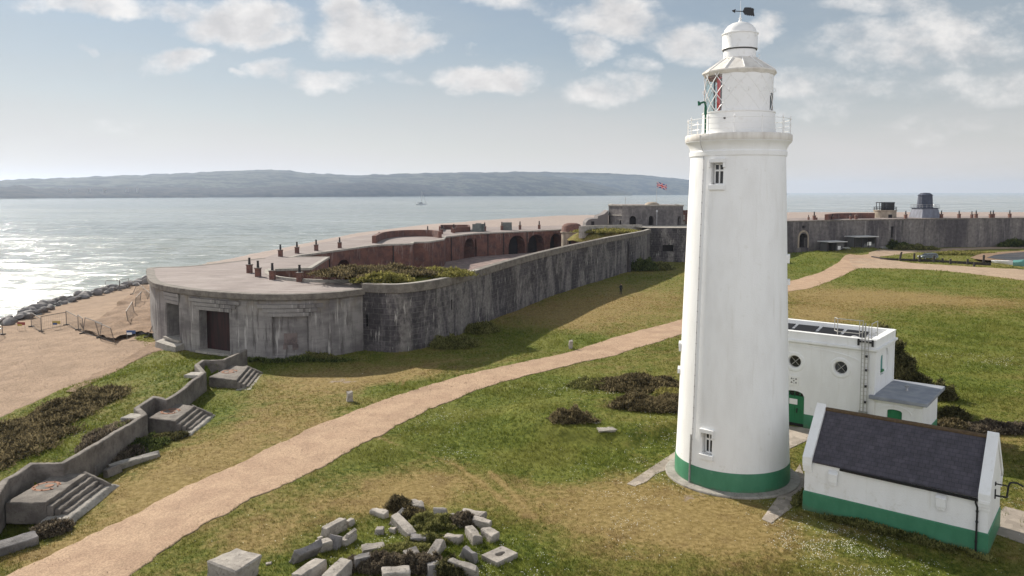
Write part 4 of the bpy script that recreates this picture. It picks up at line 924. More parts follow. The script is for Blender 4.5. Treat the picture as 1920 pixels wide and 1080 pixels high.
for (a0, a1, z0, z1, dp), (ac, *_r) in zip(rects, LHW):
    ac = R(ac); rr = rt((z0 + z1) / 2) ; zmx = z1 - .14
    rv = MB(); q = lambda a, z, d: pol(rt(z) - d, a, z)
    dpx = lambda a, z: (lambda p: (p[0] - dp * math.cos(ac), p[1] - dp * math.sin(ac), z))(pol(rt(z), a, z))
    rv.face([q(a0, z0, 0), dpx(a0, z0), dpx(a0, z1), q(a0, z1, 0)]); rv.face([q(a1, z0, 0), q(a1, z1, 0), dpx(a1, z1), dpx(a1, z0)])
    rv.face([q(a0, z0, 0), q(a1, z0, 0), dpx(a1, z0), dpx(a0, z0)]); rv.face([q(a0, z1, 0), dpx(a0, z1), dpx(a1, z1), q(a1, z1, 0)])
    # shallow arched head plate
    rv.face([dpx(a0, z0), dpx(a1, z0), dpx(a1, z1), dpx(a0, z1)])
    rv.build('window_reveal', 'white_paint', lh, weld=True)
    wf = bpy.data.objects.new('window', None)
    fr = MB(); gl = MB(); W2 = (a1 - a0) * rr / 2 - .05; hh = z1 - z0
    # frame in a local plane: y across, z up, at distance from axis
    dist = rr - dp + .03
    fr.box(dist, dist + .08, -W2, -W2 + .07, z0, z1 - .02); fr.box(dist, dist + .08, W2 - .07, W2, z0, z1 - .02); fr.box(dist, dist + .08, -.035, .035, z0 + .07, z1 - .07)
    fr.box(dist, dist + .08, -W2, W2, z0, z0 + .07); fr.box(dist, dist + .08, -W2, W2, z1 - .09, z1 - .02)
    if hh > 1.1: fr.box(dist, dist + .075, -W2, W2, z0 + hh * .62, z0 + hh * .70)
    gl.box(dist + .01, dist + .03, -W2 + .02, W2 - .02, z0 + .02, z1 - .04)
    wo = fr.build('window_frame', 'white_paint', lh); wo.rotation_euler.z = ac
    g_ = gl.build('pane', 'dark_glass', wo)
    ro = rt(z0); sf = MB()
    sf.box(ro - .12, ro + .14, -W2 - .17, W2 + .17, z0 - .30, z0 - .015); o_ = sf.build('window_sill', 'white_paint', lh, bevel=.015); o_.rotation_euler.z = ac; sf = MB()
    sf.box(ro - .12, ro + .10, -W2 - .17, W2 + .17, z1 + .02, z1 + .24); 
    for s_ in (-1, 1): y0, y1 = sorted((s_ * (W2 + .06), s_ * (W2 + .17))); sf.box(ro - .12, ro + .085, y0, y1, z1 - .25, z1 + .02)
    so_ = sf.build('window_hood', 'white_paint', lh, bevel=.015); so_.rotation_euler.z = ac
m = MB(); m.lathe([(3.36, -.3), (3.345, .0), (3.325, 1.13), (3.30, 1.2), (3.25, 1.2)], 96); m.build('green_base', 'green_paint', lh, smooth=True)
m = MB(); m.lathe([(3.9, -.4), (3.9, .08), (3.86, .12), (3.2, .15)], 96); m.build('base_kerb', 'pale_concrete', lh, smooth=True)
m = MB(); m.lathe([(3.06, 10.0 - 5.02), (3.135, 4.995), (3.135, 5.02), (3.06, 5.04)], 96); m.build('joint_band', 'white_paint', lh, smooth=True)
m = MB(); m.lathe([(2.62, 18.95), (2.74, 18.98), (2.76, 19.22), (2.70, 19.28), (2.74, 19.45), (2.85, 19.65), (3.0, 19.8), (3.0, 19.82)], 96); m.build('cornice', 'white_paint', lh, smooth=True)
m = MB(); m.lathe([(2.6, 19.80), (2.98, 19.82), (3.01, 19.86), (3.01, 20.16), (2.97, 20.21), (1.5, 20.25)], 96); m.build('gallery', 'cream_stone', lh, smooth=True)
m = MB(); m.lathe([(2.2, 20.2), (2.12, 20.32), (2.07, 20.5), (2.03, 21.42), (2.07, 21.46), (2.07, 21.52), (1.9, 21.54)], 72); m.build('lantern_base', 'white_iron', lh, smooth=True)
# lantern: blanked panels, glass, diagonal astragals
gA, gB = R(-205), R(-29)
m = MB(); m.lathe([(1.90, 21.5), (1.90, 23.75)], 44, a0=gB, a1=R(63)); m.lathe([(1.90, 22.55), (1.90, 23.75)], 8, a0=R(63), a1=R(79)); m.lathe([(1.90, 21.5), (1.90, 23.75)], 30, a0=R(79), a1=R(155)); m.build('blank_panels', 'white_iron', lh, smooth=True)
m = MB(); m.lathe([(1.88, 21.5), (1.88, 22.55)], 8, a0=R(63), a1=R(79)); m.build('lantern_port', 'dark_glass', lh)
mg_ = bpy.data.materials.new('lantern_glass'); mg_.use_nodes = True; tt = T(mg_.node_tree)
mxs = tt.n('MixShader', {0: .12}); mg_.node_tree.links.new(tt.n('BsdfTransparent', {0: (.86, .93, .92, 1)}).outputs[0], mxs.inputs[1]); mg_.node_tree.links.new(tt.n('BsdfGlossy', {'Roughness': .03}).outputs[0], mxs.inputs[2])
mg_.node_tree.links.new(mxs.outputs[0], mg_.node_tree.nodes['Material Output'].inputs[0]); MATS['lantern_glass'] = mg_
m = MB(); m.lathe([(1.89, 21.5), (1.89, 23.7)], 48, a0=gA, a1=gB); m.build('lantern_glass', 'lantern_glass', lh, smooth=True)
m = MB(); N = 14
for k in range(N):
    for d in (-1, 1):
        pts = [(lambda a_, z_: pol(1.955 if R(-211) < ((a_ + math.pi * 1.25) % (2 * math.pi)) - math.pi * 1.25 < R(-27) else 1.895, a_, z_))(2 * math.pi * (k + .5) / N + d * u * 2.2 * 2 * math.pi / N, 21.48 + 2.22 * u) for u in np.linspace(0, 1, 9)]
        m.tube(pts, .026, 5)
m.build('diagonal_bars', 'white_iron', lh)
m = MB(); m.lathe([(1.92, 23.58), (1.98, 23.62), (2.06, 23.72), (2.11, 23.77), (2.11, 23.84), (2.04, 23.88), (1.50, 24.25), (.98, 24.60), (.92, 24.66)], 12, a0=R(8), a1=R(368)); m.build('lantern_roof', 'cream_stone', lh)
m = MB()
for k in range(12): a = R(8 + 30 * k); m = MB(); m.tube([pol(2.06, a, 23.88), pol(.98, a, 24.62)], .03, 5); m.build('roof_rib', 'white_iron', lh)
m = MB(); m.lathe([(.92, 24.6), (.90, 25.12), (.86, 25.13)], 48); m.build('cowl_neck', 'white_iron', lh, smooth=True)
m = MB(); m.lathe([(.84, 25.14), (1.0, 25.16), (1.0, 25.2), (.985, 25.22), (.985, 25.98), (1.03, 26.0), (1.03, 26.06), (.93, 26.1), (.86, 26.3), (.7, 26.5), (.48, 26.64), (.22, 26.72), (.1, 26.75), (.07, 26.85), (.0, 26.86)], 48)
m.build('cowl', 'white_iron', lh, smooth=True)
m = MB(); m.lathe([(.86, 25.09), (.965, 25.10), (.965, 25.135), (.86, 25.14)], 40); m.build('cowl_gap', 'black_iron', lh)
m = MB()
for z, rr, n_, ph in ((25.8, 1.0, 2, 12), (24.66, 1.0, 4, 20), (22.6, 1.97, 6, 0)):
    for k in range(n_):
        m = MB(); a = R(ph + 78 * (k - (n_ - 1) / 2) * (2 / n_) * 1.15); c = Vector(pol(rr, a, z)); o1 = Vector((math.cos(a), math.sin(a), 0)); 
        m.tube([c, c + o1 * .11 + Vector((0, 0, .03)), c + o1 * .12 + Vector((0, 0, .16)), c + Vector((0, 0, .19))], .018, 5); m.build('hand_grip', 'white_iron', lh)
# weathervane: spindle, arrow head and broad notched tail
va = R(98)          # across the view
dv = Vector((math.cos(va), math.sin(va), 0)); dn_ = Vector((-math.sin(va), math.cos(va), 0))
m = MB(); m.cyl((0, 0, 26.8), (0, 0, 27.15), .05, .03, 8); m.cyl((0, 0, 27.1), (0, 0, 27.95), .018, .008, 6); m.lathe([(.0, 26.86), (.08, 26.9), (.09, 26.96), (.0, 27.02)], 12); m.build('spindle', 'white_iron', lh)
def plate(m, pts, th=.02):
    f = lambda p, s: (dv * p[0] + Vector((0, 0, p[1])) + dn_ * s)
    m.hull([f(p, -th) for p in pts], [f(p, th) for p in pts])
m = MB(); zv = 27.36; m.tube([dv * -.45 + Vector((0, 0, zv + .02)), dv * .15 + Vector((0, 0, zv - .03))], .03, 6)
plate(m, [(-.30, zv + .02), (-.26, zv + .12), (-.48, zv + .05), (-.46, zv + .0), (-.30, zv - .1)][::-1])
tail = [(.12, zv - .02), (.2, zv + .16), (.26, zv + .22), (.3, zv + .17), (.36, zv + .23), (.4, zv + .17), (.47, zv + .22), (.51, zv + .16), (.58, zv + .2), (.62, zv + .13), (.70, zv + .15), (.73, zv + .08), (.76, zv + .12), (.74, zv - .07), (.79, zv - .28), (.75, zv - .33), (.66, zv - .27), (.62, zv - .31), (.55, zv - .25), (.5, zv - .3), (.43, zv - .24), (.38, zv - .28), (.32, zv - .21), (.26, zv - .24), (.2, zv - .15)]
plate(m, tail); m.build('weathervane', 'black_iron', lh)
# gallery railing
rl = MB(); rl.tube([pol(2.88, 2 * math.pi * k / 60, 21.06) for k in range(61)], .019, 6); rl.tube([pol(2.88, 2 * math.pi * k / 60, 20.75) for k in range(61)], .012, 5); rl.tube([pol(2.88, 2 * math.pi * k / 60, 20.45) for k in range(61)], .012, 5)
rlo = rl.build('gallery_railing', 'white_iron', lh)
for k in range(12):
    a = R(-4 + 30 * k); p = MB(); p.cyl((0, 0, 20.2), (0, 0, 21.06), .034, .026, 8); p.cyl((0, 0, 20.72), (0, 0, 20.78), .045, n=8); p.lathe([(0, 21.02), (.045, 21.05), (.06, 21.11), (.045, 21.16), (.02, 21.2), (.015, 21.26), (0, 21.27)], 10)
    po = p.build('railing_post', 'white_iron', rlo, smooth=True); po.location = pol(2.88, a, 0)
# inside the lantern: red screen, lens frame, dark ceiling
m = MB(); m.box(-.3, .3, -.14, .14, 21.35, 23.5); ob = m.build('red_screen', 'red_panel', lh); ob.rotation_euler.z = R(-20); ob.location = pol(1.28, R(-49), 0)
m = MB(); m.lathe([(0, 23.45), (1.85, 23.5), (1.85, 23.72), (0, 23.74)], 32); m.lathe([(0, 21.3), (1.88, 21.32), (1.88, 21.42)], 32); ob = m.build('lantern_inner', 'rust', lh)
m = MB(); m.lathe([(.45, 21.4), (.62, 21.8), (.7, 22.3), (.62, 22.8), (.45, 23.2)], 20); 
m.build('lens', 'lantern_glass', lh, smooth=True)
m = MB()
for a in (-65, -40, 150, 190): m.cyl(pol(1.5, R(a), 21.4), pol(1.5, R(a), 23.4), .05, n=6)
m.build('lens_frame', 'black_iron', lh)
m = MB(); b0 = Vector(pol(2.5, R(-46), 20.22)); tg = Vector((0, -1, 0))
m.cyl(b0, b0 + Vector((0, 0, 1.55)), .055, n=8); m.cyl(b0 + Vector((0, 0, 1.1)), b0 + Vector((0, 0, 1.6)), .085, .07, n=8); m.tube([b0 + Vector((0, 0, 1.5)), b0 + Vector((0, 0, 1.82)) + tg * .05, b0 + Vector((0, 0, 1.72)) + tg * .38], .055, 8); m.cyl(b0 + tg * .34 + Vector((0, 0, 1.62)), b0 + tg * .40 + Vector((0, 0, 1.86)), .09, .05, 8)
m.build('davit', 'davit_green', lh)
m = MB(); cbl = []
for z in np.linspace(20.15, .2, 40):
    r_ = (3.03 if z > 19.8 else np.interp(z, [19.2, 19.8], [2.80, 3.05]) if z > 19.2 else rt(z) + .02); cbl.append(pol(float(r_), R(-43 if z > 1.2 else -43) , z))
m.tube(cbl, .015, 5)
for z in np.linspace(.8, 18.8, 30): m.cyl(pol(rt(z), R(-43), z), pol(rt(z) + .04, R(-43), z), .03, n=6)
m.build('lightning_cable', 'grey_metal', lh)
m = MB(); m.cyl(pol(rt(.2) + .07, R(-43.8), .1), pol(rt(2.9) + .07, R(-43.8), 2.95), .05, n=6); m.build('conduit', 'grey_metal', lh)
m = MB(); m.cyl(pol(2.04, R(-21), 21.08), pol(2.13, R(-21), 21.08), .05, n=10); m.build('lantern_vent', 'black_iron', lh)

# ================================================================ white flat-roofed engine house
DX = math.atan2(-.629, .777)
bo = thing('engine_house', 'white two storey flat roofed building with round windows, green door and roof ladder', 'building', (24.54, 51.65, 0), DX)
L0, Wd = -10.74, 5.29
def disc_hole_wall(mb, x0, x1, z0, z1, holes, y):
    """front wall with round holes: square cell around each hole is filled with a ring of quads"""
    cells = sorted((cx - r * 1.5, cx + r * 1.5, cz - r * 1.5, cz + r * 1.5, cx, cz, r) for cx, cz, r in holes)
    x = x0
    for a, b, c, d, cx, cz, r in cells:
        mb.face([(x, y, z0), (a, y, z0), (a, y, z1), (x, y, z1)]); mb.face([(a, y, z0), (b, y, z0), (b, y, c), (a, y, c)]); mb.face([(a, y, d), (b, y, d), (b, y, z1), (a, y, z1)])
        n = 32; sq = lambda t: (lambda u, v: (cx + r * 1.5 * u / max(abs(u), abs(v)), y, cz + r * 1.5 * v / max(abs(u), abs(v))))(math.cos(t), math.sin(t)); ci = lambda t, yy: (cx + r * math.cos(t), yy, cz + r * math.sin(t))
        for k in range(n):
            t0, t1 = 2 * math.pi * k / n, 2 * math.pi * (k + 1) / n
            mb.face([sq(t0), sq(t1), ci(t1, y), ci(t0, y)]); mb.face([ci(t0, y), ci(t1, y), ci(t1, y + .3), ci(t0, y + .3)])
        x = b
    mb.face([(x, y, z0), (x1, y, z0), (x1, y, z1), (x, y, z1)])
m = MB(); holes = [(-8.54, 4.74, .46), (-5.37, 4.74, .46), (-2.2, 4.74, .46)]
disc_hole_wall(m, L0, 0, 2.85, 6.25, holes, 0)
dx0, dx1 = -6.12, -4.62
m.face([(L0, 0, -.3), (dx0, 0, -.3), (dx0, 0, 2.85), (L0, 0, 2.85)]); m.face([(dx1, 0, -.3), (0, 0, -.3), (0, 0, 2.85), (dx1, 0, 2.85)])
n = 12; az = lambda x: 2.25 + .38 * math.sqrt(max(0, 1 - ((x - (dx0 + dx1) / 2) / .75) ** 2)) ** .8
for k in range(n):
    a, b = dx0 + 1.5 * k / n, dx0 + 1.5 * (k + 1) / n; m.face([(a, 0, az(a)), (b, 0, az(b)), (b, 0, 2.85), (a, 0, 2.85)]); m.face([(a, 0, az(a)), (a, .35, az(a)), (b, .35, az(b)), (b, 0, az(b))])
for x in (dx0, dx1): m.face([(x, 0, -.3), (x, .35, -.3), (x, .35, 2.25), (x, 0, 2.25)])
# side wall with a blind arched recess, back wall, far wall
ry0, ry1, rz0, rzs = 1.55, 3.75, 4.25, 5.3
m.face([(0, 0, -.3), (0, ry0, -.3), (0, ry0, 6.25), (0, 0, 6.25)]); m.face([(0, ry1, -.3), (0, Wd, -.3), (0, Wd, 6.25), (0, ry1, 6.25)]); m.face([(0, ry0, -.3), (0, ry1, -.3), (0, ry1, rz0), (0, ry0, rz0)])
rc, rh = (ry0 + ry1) / 2, (ry1 - ry0) / 2; ra = lambda y: rzs + .75 * math.sqrt(max(0, 1 - ((y - rc) / rh) ** 2))
for k in range(16):
    a, b = ry0 + 2 * rh * k / 16, ry0 + 2 * rh * (k + 1) / 16
    m.face([(0, a, ra(a)), (0, b, ra(b)), (0, b, 6.25), (0, a, 6.25)]); m.face([(0, a, ra(a)), (-.14, a, ra(a)), (-.14, b, ra(b)), (0, b, ra(b))]); m.face([(-.14, a, rz0), (-.14, b, rz0), (-.14, b, ra(b)), (-.14, a, ra(a))])
m.face([(0, ry0, rz0), (0, ry1, rz0), (-.14, ry1, rz0), (-.14, ry0, rz0)])
for y in (ry0, ry1): m.face([(0, y, rz0), (-.14, y, rz0), (-.14, y, rzs), (0, y, rzs)])
m.face([(0, Wd, -.3), (L0, Wd, -.3), (L0, Wd, 6.25), (0, Wd, 6.25)]); m.face([(L0, Wd, -.3), (L0, 0, -.3), (L0, 0, 6.25), (L0, Wd, 6.25)])
m.build('wall', 'white_paint', bo)
loop = [(L0, 0), (0, 0), (0, Wd), (L0, Wd), (L0, 0)]
m = MB(); m.sweep(loop, [(.0, 5.98), (.05, 5.98), (.07, 6.1), (.16, 6.18), (.2, 6.22), (.2, 6.34), (.06, 6.38), (.06, 6.88), (.09, 6.89), (.09, 6.96), (-.36, 6.96), (-.36, 6.3)], cap=False); m.build('parapet', 'white_paint', bo)
m = MB(); m.box(L0 + .3, -.3, .3, Wd - .3, 6.2, 6.42); m.build('roof', 'felt_roof', bo)
m = MB(); m.sweep([(dx1, 0), (0, 0), (0, Wd), (L0, Wd), (L0, 0), (dx0, 0)], [(0, -.3), (.035, -.3), (.035, 1.0), (.0, 1.04)]); m.build('green_base', 'green_paint', bo)
# shallow relieving-arch moulding over the front, corner pilaster
m = MB(); arch = []
for k in range(25): x = -9.9 + (9.06) * k / 24; arch.append((x, 5.15 + .72 * math.sqrt(max(0, 1 - ((x + 5.37) / 4.55) ** 2))))
for (x0, z0), (x1, z1) in zip(arch[:-1], arch[1:]): m.hull([(x0, -.045, z0), (x1, -.045, z1), (x1, 0.01, z1), (x0, 0.01, z0)], [(x0, -.045, z0 + .10), (x1, -.045, z1 + .10), (x1, .01, z1 + .10), (x0, .01, z0 + .10)])
m.build('wall_moulding', 'white_paint', bo); m = MB(); m.box(-.32, .03, -.04, .01, 1.04, 5.97); m.box(-.01, .04, -.03, .32, 1.04, 5.97); m.build('pilaster', 'white_paint', bo); m = MB(); m.box(-.01, .04, Wd - .32, Wd + .03, 1.04, 5.97)
m.build('pilaster', 'white_paint', bo)
def roundel(parent, cx, cz, r):
    f = MB(); n = 40
    prof = [(r - .02, .26), (r - .02, .02), (r + .02, -.03), (r + .20, -.045), (r + .22, -.04), (r + .27, 0.0)]
    for k in range(n):
        t0, t1 = 2 * math.pi * k / n, 2 * math.pi * (k + 1) / n
        for (ra_, ya), (rb, yb) in zip(prof[:-1], prof[1:]): f.face([(cx + ra_ * math.cos(t0), ya, cz + ra_ * math.sin(t0)), (cx + ra_ * math.cos(t1), ya, cz + ra_ * math.sin(t1)), (cx + rb * math.cos(t1), yb, cz + rb * math.sin(t1)), (cx + rb * math.cos(t0), yb, cz + rb * math.sin(t0))])
    o = f.build('round_window', 'white_paint', parent, smooth=True)
    g = MB(); g.face([(cx + r * math.cos(2 * math.pi * k / n), .24, cz + r * math.sin(2 * math.pi * k / n)) for k in range(n)]); g.build('pane', 'dark_glass', o)
    b = MB()
    for t in (45, 135): c_, s_ = math.cos(R(t)) * r, math.sin(R(t)) * r; b.cyl((cx - c_, .2, cz - s_), (cx + c_, .2, cz + s_), .022, n=5)
    for k in range(24):
        t0, t1 = 2 * math.pi * k / 24, 2 * math.pi * (k + 1) / 24; b.cyl((cx + (r - .03) * math.cos(t0), .2, cz + (r - .03) * math.sin(t0)), (cx + (r - .03) * math.cos(t1), .2, cz + (r - .03) * math.sin(t1)), .03, n=5)
    b.build('glazing_bars', 'galvanised', o)
for h in holes: roundel(bo, *h)
d = MB(); d.box(dx0 + .02, dx1 - .02, .22, .29, .22, 2.22); d.box(dx0 + .02, dx0 + .14, .19, .22, .22, 2.2); d.box(dx1 - .14, dx1 - .02, .19, .22, .22, 2.2); d.box(-5.42, -5.33, .19, .22, .22, 2.2); d.box(dx0 + .14, dx1 - .14, .19, .22, 2.1, 2.22); d.box(dx0 + .14, dx1 - .14, .19, .22, 1.1, 1.22)
do = d.build('door', 'green_door', bo)
d = MB(); d.box(dx0 + .02, dx1 - .02, .25, .3, 2.24, 2.62)
d.build('fanlight', 'dark_glass', do)
d = MB()
for x in (-5.75, -5.37, -5.0): d.box(x - .02, x + .02, .22, .25, 2.24, 2.6)
d.build('fanlight_bars', 'green_door', do)
d = MB(); d.box(dx0, dx1, .2, .34, -.05, .21); d.build('threshold', 'dark_void', do)
d = MB(); d.box(-5.22, -5.16, .13, .19, 1.0, 1.3); d.cyl((-5.19, .16, 1.3), (-5.1, .16, 1.3), .02); d.build('handle', 'black_iron', do)
d = MB(); d.box(-5.74, -5.16, .17, .19, 1.58, 1.98); d.build('notice', 'white_notice', do)
# white plaque over the door: framed panel with a small shield and four marks round it
pq = MB(); pq.box(-5.72, -5.02, -.06, .0, 3.02, 3.70); plo = pq.build('plaque', 'white_notice', bo, bevel=.01)
d = MB(); px0, pz0 = -5.37, 3.36
def mk(x, z, w_, h_): d.box(px0 + x - w_ / 2, px0 + x + w_ / 2, -.068, -.061, pz0 + z - h_ / 2, pz0 + z + h_ / 2)
for sx_ in (-1, 1):
    for sz_ in (-1, 1):
        mk(sx_ * .155, sz_ * .135 - .02, .13, .03); mk(sx_ * .155, sz_ * .135 + .04, .02, .1); mk(sx_ * .175, sz_ * .135 + .03, .05, .05); mk(sx_ * .12, sz_ * .135 + .015, .03, .04)
mk(0, 0, .04, .12); mk(0, 0, .12, .035); mk(0, -.17, .07, .03); mk(-.01, .15, .05, .05); d.build('emblem', 'maroon_door', plo)
# recess window with green sill
d = MB(); d.box(-.145, -.10, 1.85, 2.45, 4.55, 5.55); wo = d.build('recess_window', 'boat_cover', bo); 
d = MB(); d.box(-.12, .02, 1.78, 2.52, 4.40, 4.55); d.build('sill', 'green_door', wo)
d = MB(); d.box(-.11, -.08, 1.8, 1.86, 4.55, 5.6); d.box(-.11, -.08, 2.44, 2.5, 4.55, 5.6); d.box(-.11, -.08, 1.8, 2.5, 5.55, 5.62); d.build('frame', 'white_paint', wo)
# ladder and roof rails
ld = MB()
for x in (-.78, -.36): ld.box(x - .02, x + .02, -.30, -.26, 1.9, 8.0)
ld.box(-.60, -.53, -.36, -.31, 1.2, 8.1)
for z in np.arange(2.0, 7.1, .28): ld.cyl((-.78, -.28, z), (-.36, -.28, z), .013, n=5)
lo = ld.build('ladder', 'galvanised', bo)
for z in (2.6, 3.7, 4.8, 5.75): d = MB(); d.box(-.62, -.40, -.30, 0, z, z + .10); d.build('bracket', 'black_iron', lo)
d = MB()
d.box(-1.1, -.98, -.18, -.05, 6.5, 6.95); d.box(-.2, -.08, -.18, -.05, 6.5, 6.95); d.box(-1.1, -.08, -.2, -.1, 6.72, 6.84); d.build('bracket', 'black_iron', lo)
d = MB(); d.box(-.84, -.30, -.37, -.35, .5, 2.05); d.box(-.84, -.82, -.37, -.22, .5, 2.05); d.box(-.32, -.30, -.37, -.22, .5, 2.05); d.build('anti_climb_plate', 'grey_metal', lo)
def rail(pts_list):
    r = MB()
    for pts in pts_list: r.tube(pts, .03, 6)
    r.build('guard_rail', 'galvanised', bo)
rail([[(-2.6, .45, 6.4), (-2.6, .45, 8.1), (-1.15, .45, 8.1), (-1.15, .45, 6.4)], [(-2.6, .45, 7.2), (-1.15, .45, 7.2)], [(-2.6, .45, 8.1), (-2.9, .8, 8.1), (-2.9, .8, 7.2), (-2.6, .45, 7.2)], [(-1.15, .45, 8.1), (-.95, .6, 8.1), (-.95, .6, 7.3), (-1.15, .45, 7.25)]])
rail([[(.0 - .3, .2, 6.4), (-.3, .2, 8.0), (-.3, 1.7, 8.0), (-.3, 1.7, 6.4)], [(-.3, .2, 7.25), (-.3, 1.7, 7.25)]])
d = MB(); a = [(-1.5 + .5 * math.cos(R(t)), .75, 6.42 + .5 * math.sin(R(t))) for t in range(0, 181, 15)]; d.tube(a, .06, 6); d.build('roof_hatch_hoop', 'white_iron', bo)
for k in range(5):
    g = thing('solar_panel', 'black panel of the row lying on the white flat roof behind its parapet', 'solar panel', group='solar panels on the flat roof')
    g.location = bo.matrix_world @ Vector((0, 0, 0)); q = Matrix.Translation((24.54, 51.65, 0)) @ Matrix.Rotation(DX, 4, 'Z') @ Vector((-1.9 - 1.75 * k, 2.3, 6.42)); g.location = q; g.rotation_euler.z = DX
    m = MB(); m.hull([(-.75, -.8, .22), (.75, -.8, .22), (.75, .8, .5), (-.75, .8, .5)], [(-.75, -.81, .27), (.75, -.81, .27), (.75, .79, .55), (-.75, .79, .55)]); m.build('panel', 'solar', g)
    m = MB(); m.box(-.6, -.15, -.75, .7, 0, .24); m.build('support_block', 'rubber_block', g); m = MB(); m.box(.3, .7, -.75, .7, 0, .24); m.build('support_block', 'white_notice', g)

# ---- single storey annexe with a grey flat roof
an = thing('annexe', 'small white single storey annexe with blue-grey flat roof and green arched door', 'building', (24.54, 51.65, 0), DX)
ax1, ay1 = 2.95, 5.2
m = MB(); m.face([(.02, 0.03, -.3), (.85, .03, -.3), (.85, .03, 2.95), (.02, .03, 2.95)]); m.face([(1.78, .03, -.3), (ax1, .03, -.3), (ax1, .03, 2.95), (1.78, .03, 2.95)])
for k in range(10):
    a, b = .85 + .93 * k / 10, .85 + .93 * (k + 1) / 10; f = lambda x: 2.28 + .13 * math.sqrt(max(0, 1 - ((x - 1.315) / .465) ** 2)); m.face([(a, .03, f(a)), (b, .03, f(b)), (b, .03, 2.95), (a, .03, 2.95)]); m.face([(a, .03, f(a)), (a, .3, f(a)), (b, .3, f(b)), (b, .03, f(b))])
for x in (.85, 1.78): m.face([(x, .03, -.3), (x, .3, -.3), (x, .3, 2.28), (x, .03, 2.28)])
m.face([(ax1, .03, -.3), (ax1, ay1, -.3), (ax1, ay1, 2.95), (ax1, .03, 2.95)]); m.face([(ax1, ay1, -.3), (.02, ay1, -.3), (.02, ay1, 2.95), (ax1, ay1, 2.95)])
m.build('wall', 'white_paint', an)
m = MB(); m.box(.85, 1.78, .2, .28, -.1, 2.45); o = m.build('door', 'green_door', an); m = MB(); m.box(1.6, 1.66, .14, .2, 1.0, 1.15); m.build('handle', 'black_iron', o)
m = MB()
for k in range(16):
    x0, x1 = .25 + 2.13 * k / 16, .25 + 2.13 * (k + 1) / 16; f = lambda x: 2.1 + .5 * math.sqrt(max(0, 1 - ((x - 1.315) / 1.07) ** 2)); m.hull([(x0, -.03, f(x0)), (x1, -.03, f(x1)), (x1, .04, f(x1)), (x0, .04, f(x0))], [(x0, -.03, f(x0) + .1), (x1, -.03, f(x1) + .1), (x1, .04, f(x1) + .1), (x0, .04, f(x0) + .1)])
m.build('arch_moulding', 'white_paint', an); m = MB(); m.sweep([(.02, .03), (ax1, .03), (ax1, ay1)], [(0, 2.72), (.05, 2.74), (.1, 2.86), (.12, 2.95), (0, 2.95)]); m.build('cornice', 'white_paint', an); m = MB(); m.box(ax1 - .3, ax1 + .03, -.0, .04, .95, 2.73); m.build('pilaster', 'white_paint', an)
m = MB(); m.sweep([(ax1 - 1.15, .03), (ax1, .03), (ax1, ay1)], [(0, -.3), (.03, -.3), (.03, .9), (0, .93)]); m.build('green_base', 'green_paint', an)
m = MB(); m.box(-.25, 3.32, -.3, 5.7, 2.96, 3.2); m.build('roof', 'felt_roof', an, bevel=.03)
m = MB(); m.cyl((1.5, 2.6, 3.2), (1.5, 2.6, 3.42), .09, .05, 10); m.lathe([(.03, 3.42), (.14, 3.45), (.16, 3.55), (.08, 3.62), (0, 3.63)], 12, (1.5, 2.6, 0)); m.build('roof_vent', 'grey_metal', an)

# ================================================================ slate-roofed white shed in front
sh = thing('slate_roofed_outbuilding', 'white outbuilding with steep dark slate roof, raised white gables and green base', 'outbuilding', (15.6, 40.3, 0), DX)
SL, SW, EZ, RZ = 8.42, 4.0, 2.82, 5.0
m = MB()
for y in (0, SW): m.face([(0, y, -.4), (SL, y, -.4), (SL, y, EZ), (0, y, EZ)])
for x in (0, SL): m.face([(x, 0, -.4), (x, SW, -.4), (x, SW, EZ), (x, SW / 2, RZ), (x, 0, EZ)])
m.build('wall', 'white_paint', sh)
m = MB(); m.sweep([(0, 0), (SL, 0), (SL, SW), (0, SW), (0, 0)], [(0, -.4), (.05, -.4), (.05, 1.0), (0, 1.05)], cap=False); m.build('green_base', 'green_paint', sh)
sl_ = (RZ - EZ) / (SW / 2); m = MB()
for s_ in (0, 1):
    f = lambda y: (y if s_ == 0 else SW - y)
    ln = math.hypot(SW / 2, RZ - EZ)
    m.face([(.38, f(-.14), EZ - .14 * sl_ + .1), (SL - .38, f(-.14), EZ - .14 * sl_ + .1), (SL - .38, f(SW / 2), RZ + .1), (.38, f(SW / 2), RZ + .1)], [(0, 0), (SL - .76, 0), (SL - .76, ln + .2), (0, ln + .2)])
    m.face([(.38, f(-.14), EZ - .14 * sl_ + .02), (.38, f(-.14), EZ - .14 * sl_ + .1), (SL - .38, f(-.14), EZ - .14 * sl_ + .1), (SL - .38, f(-.14), EZ - .14 * sl_ + .02)], [(0, 0), (0, .05), (1, .05), (1, 0)])
m.build('slate_roof', 'slate', sh)
m = MB(); m.cyl((.42, SW / 2, RZ + .09), (SL - .42, SW / 2, RZ + .09), .11, n=10); m.build('ridge', 'moss_ridge', sh)
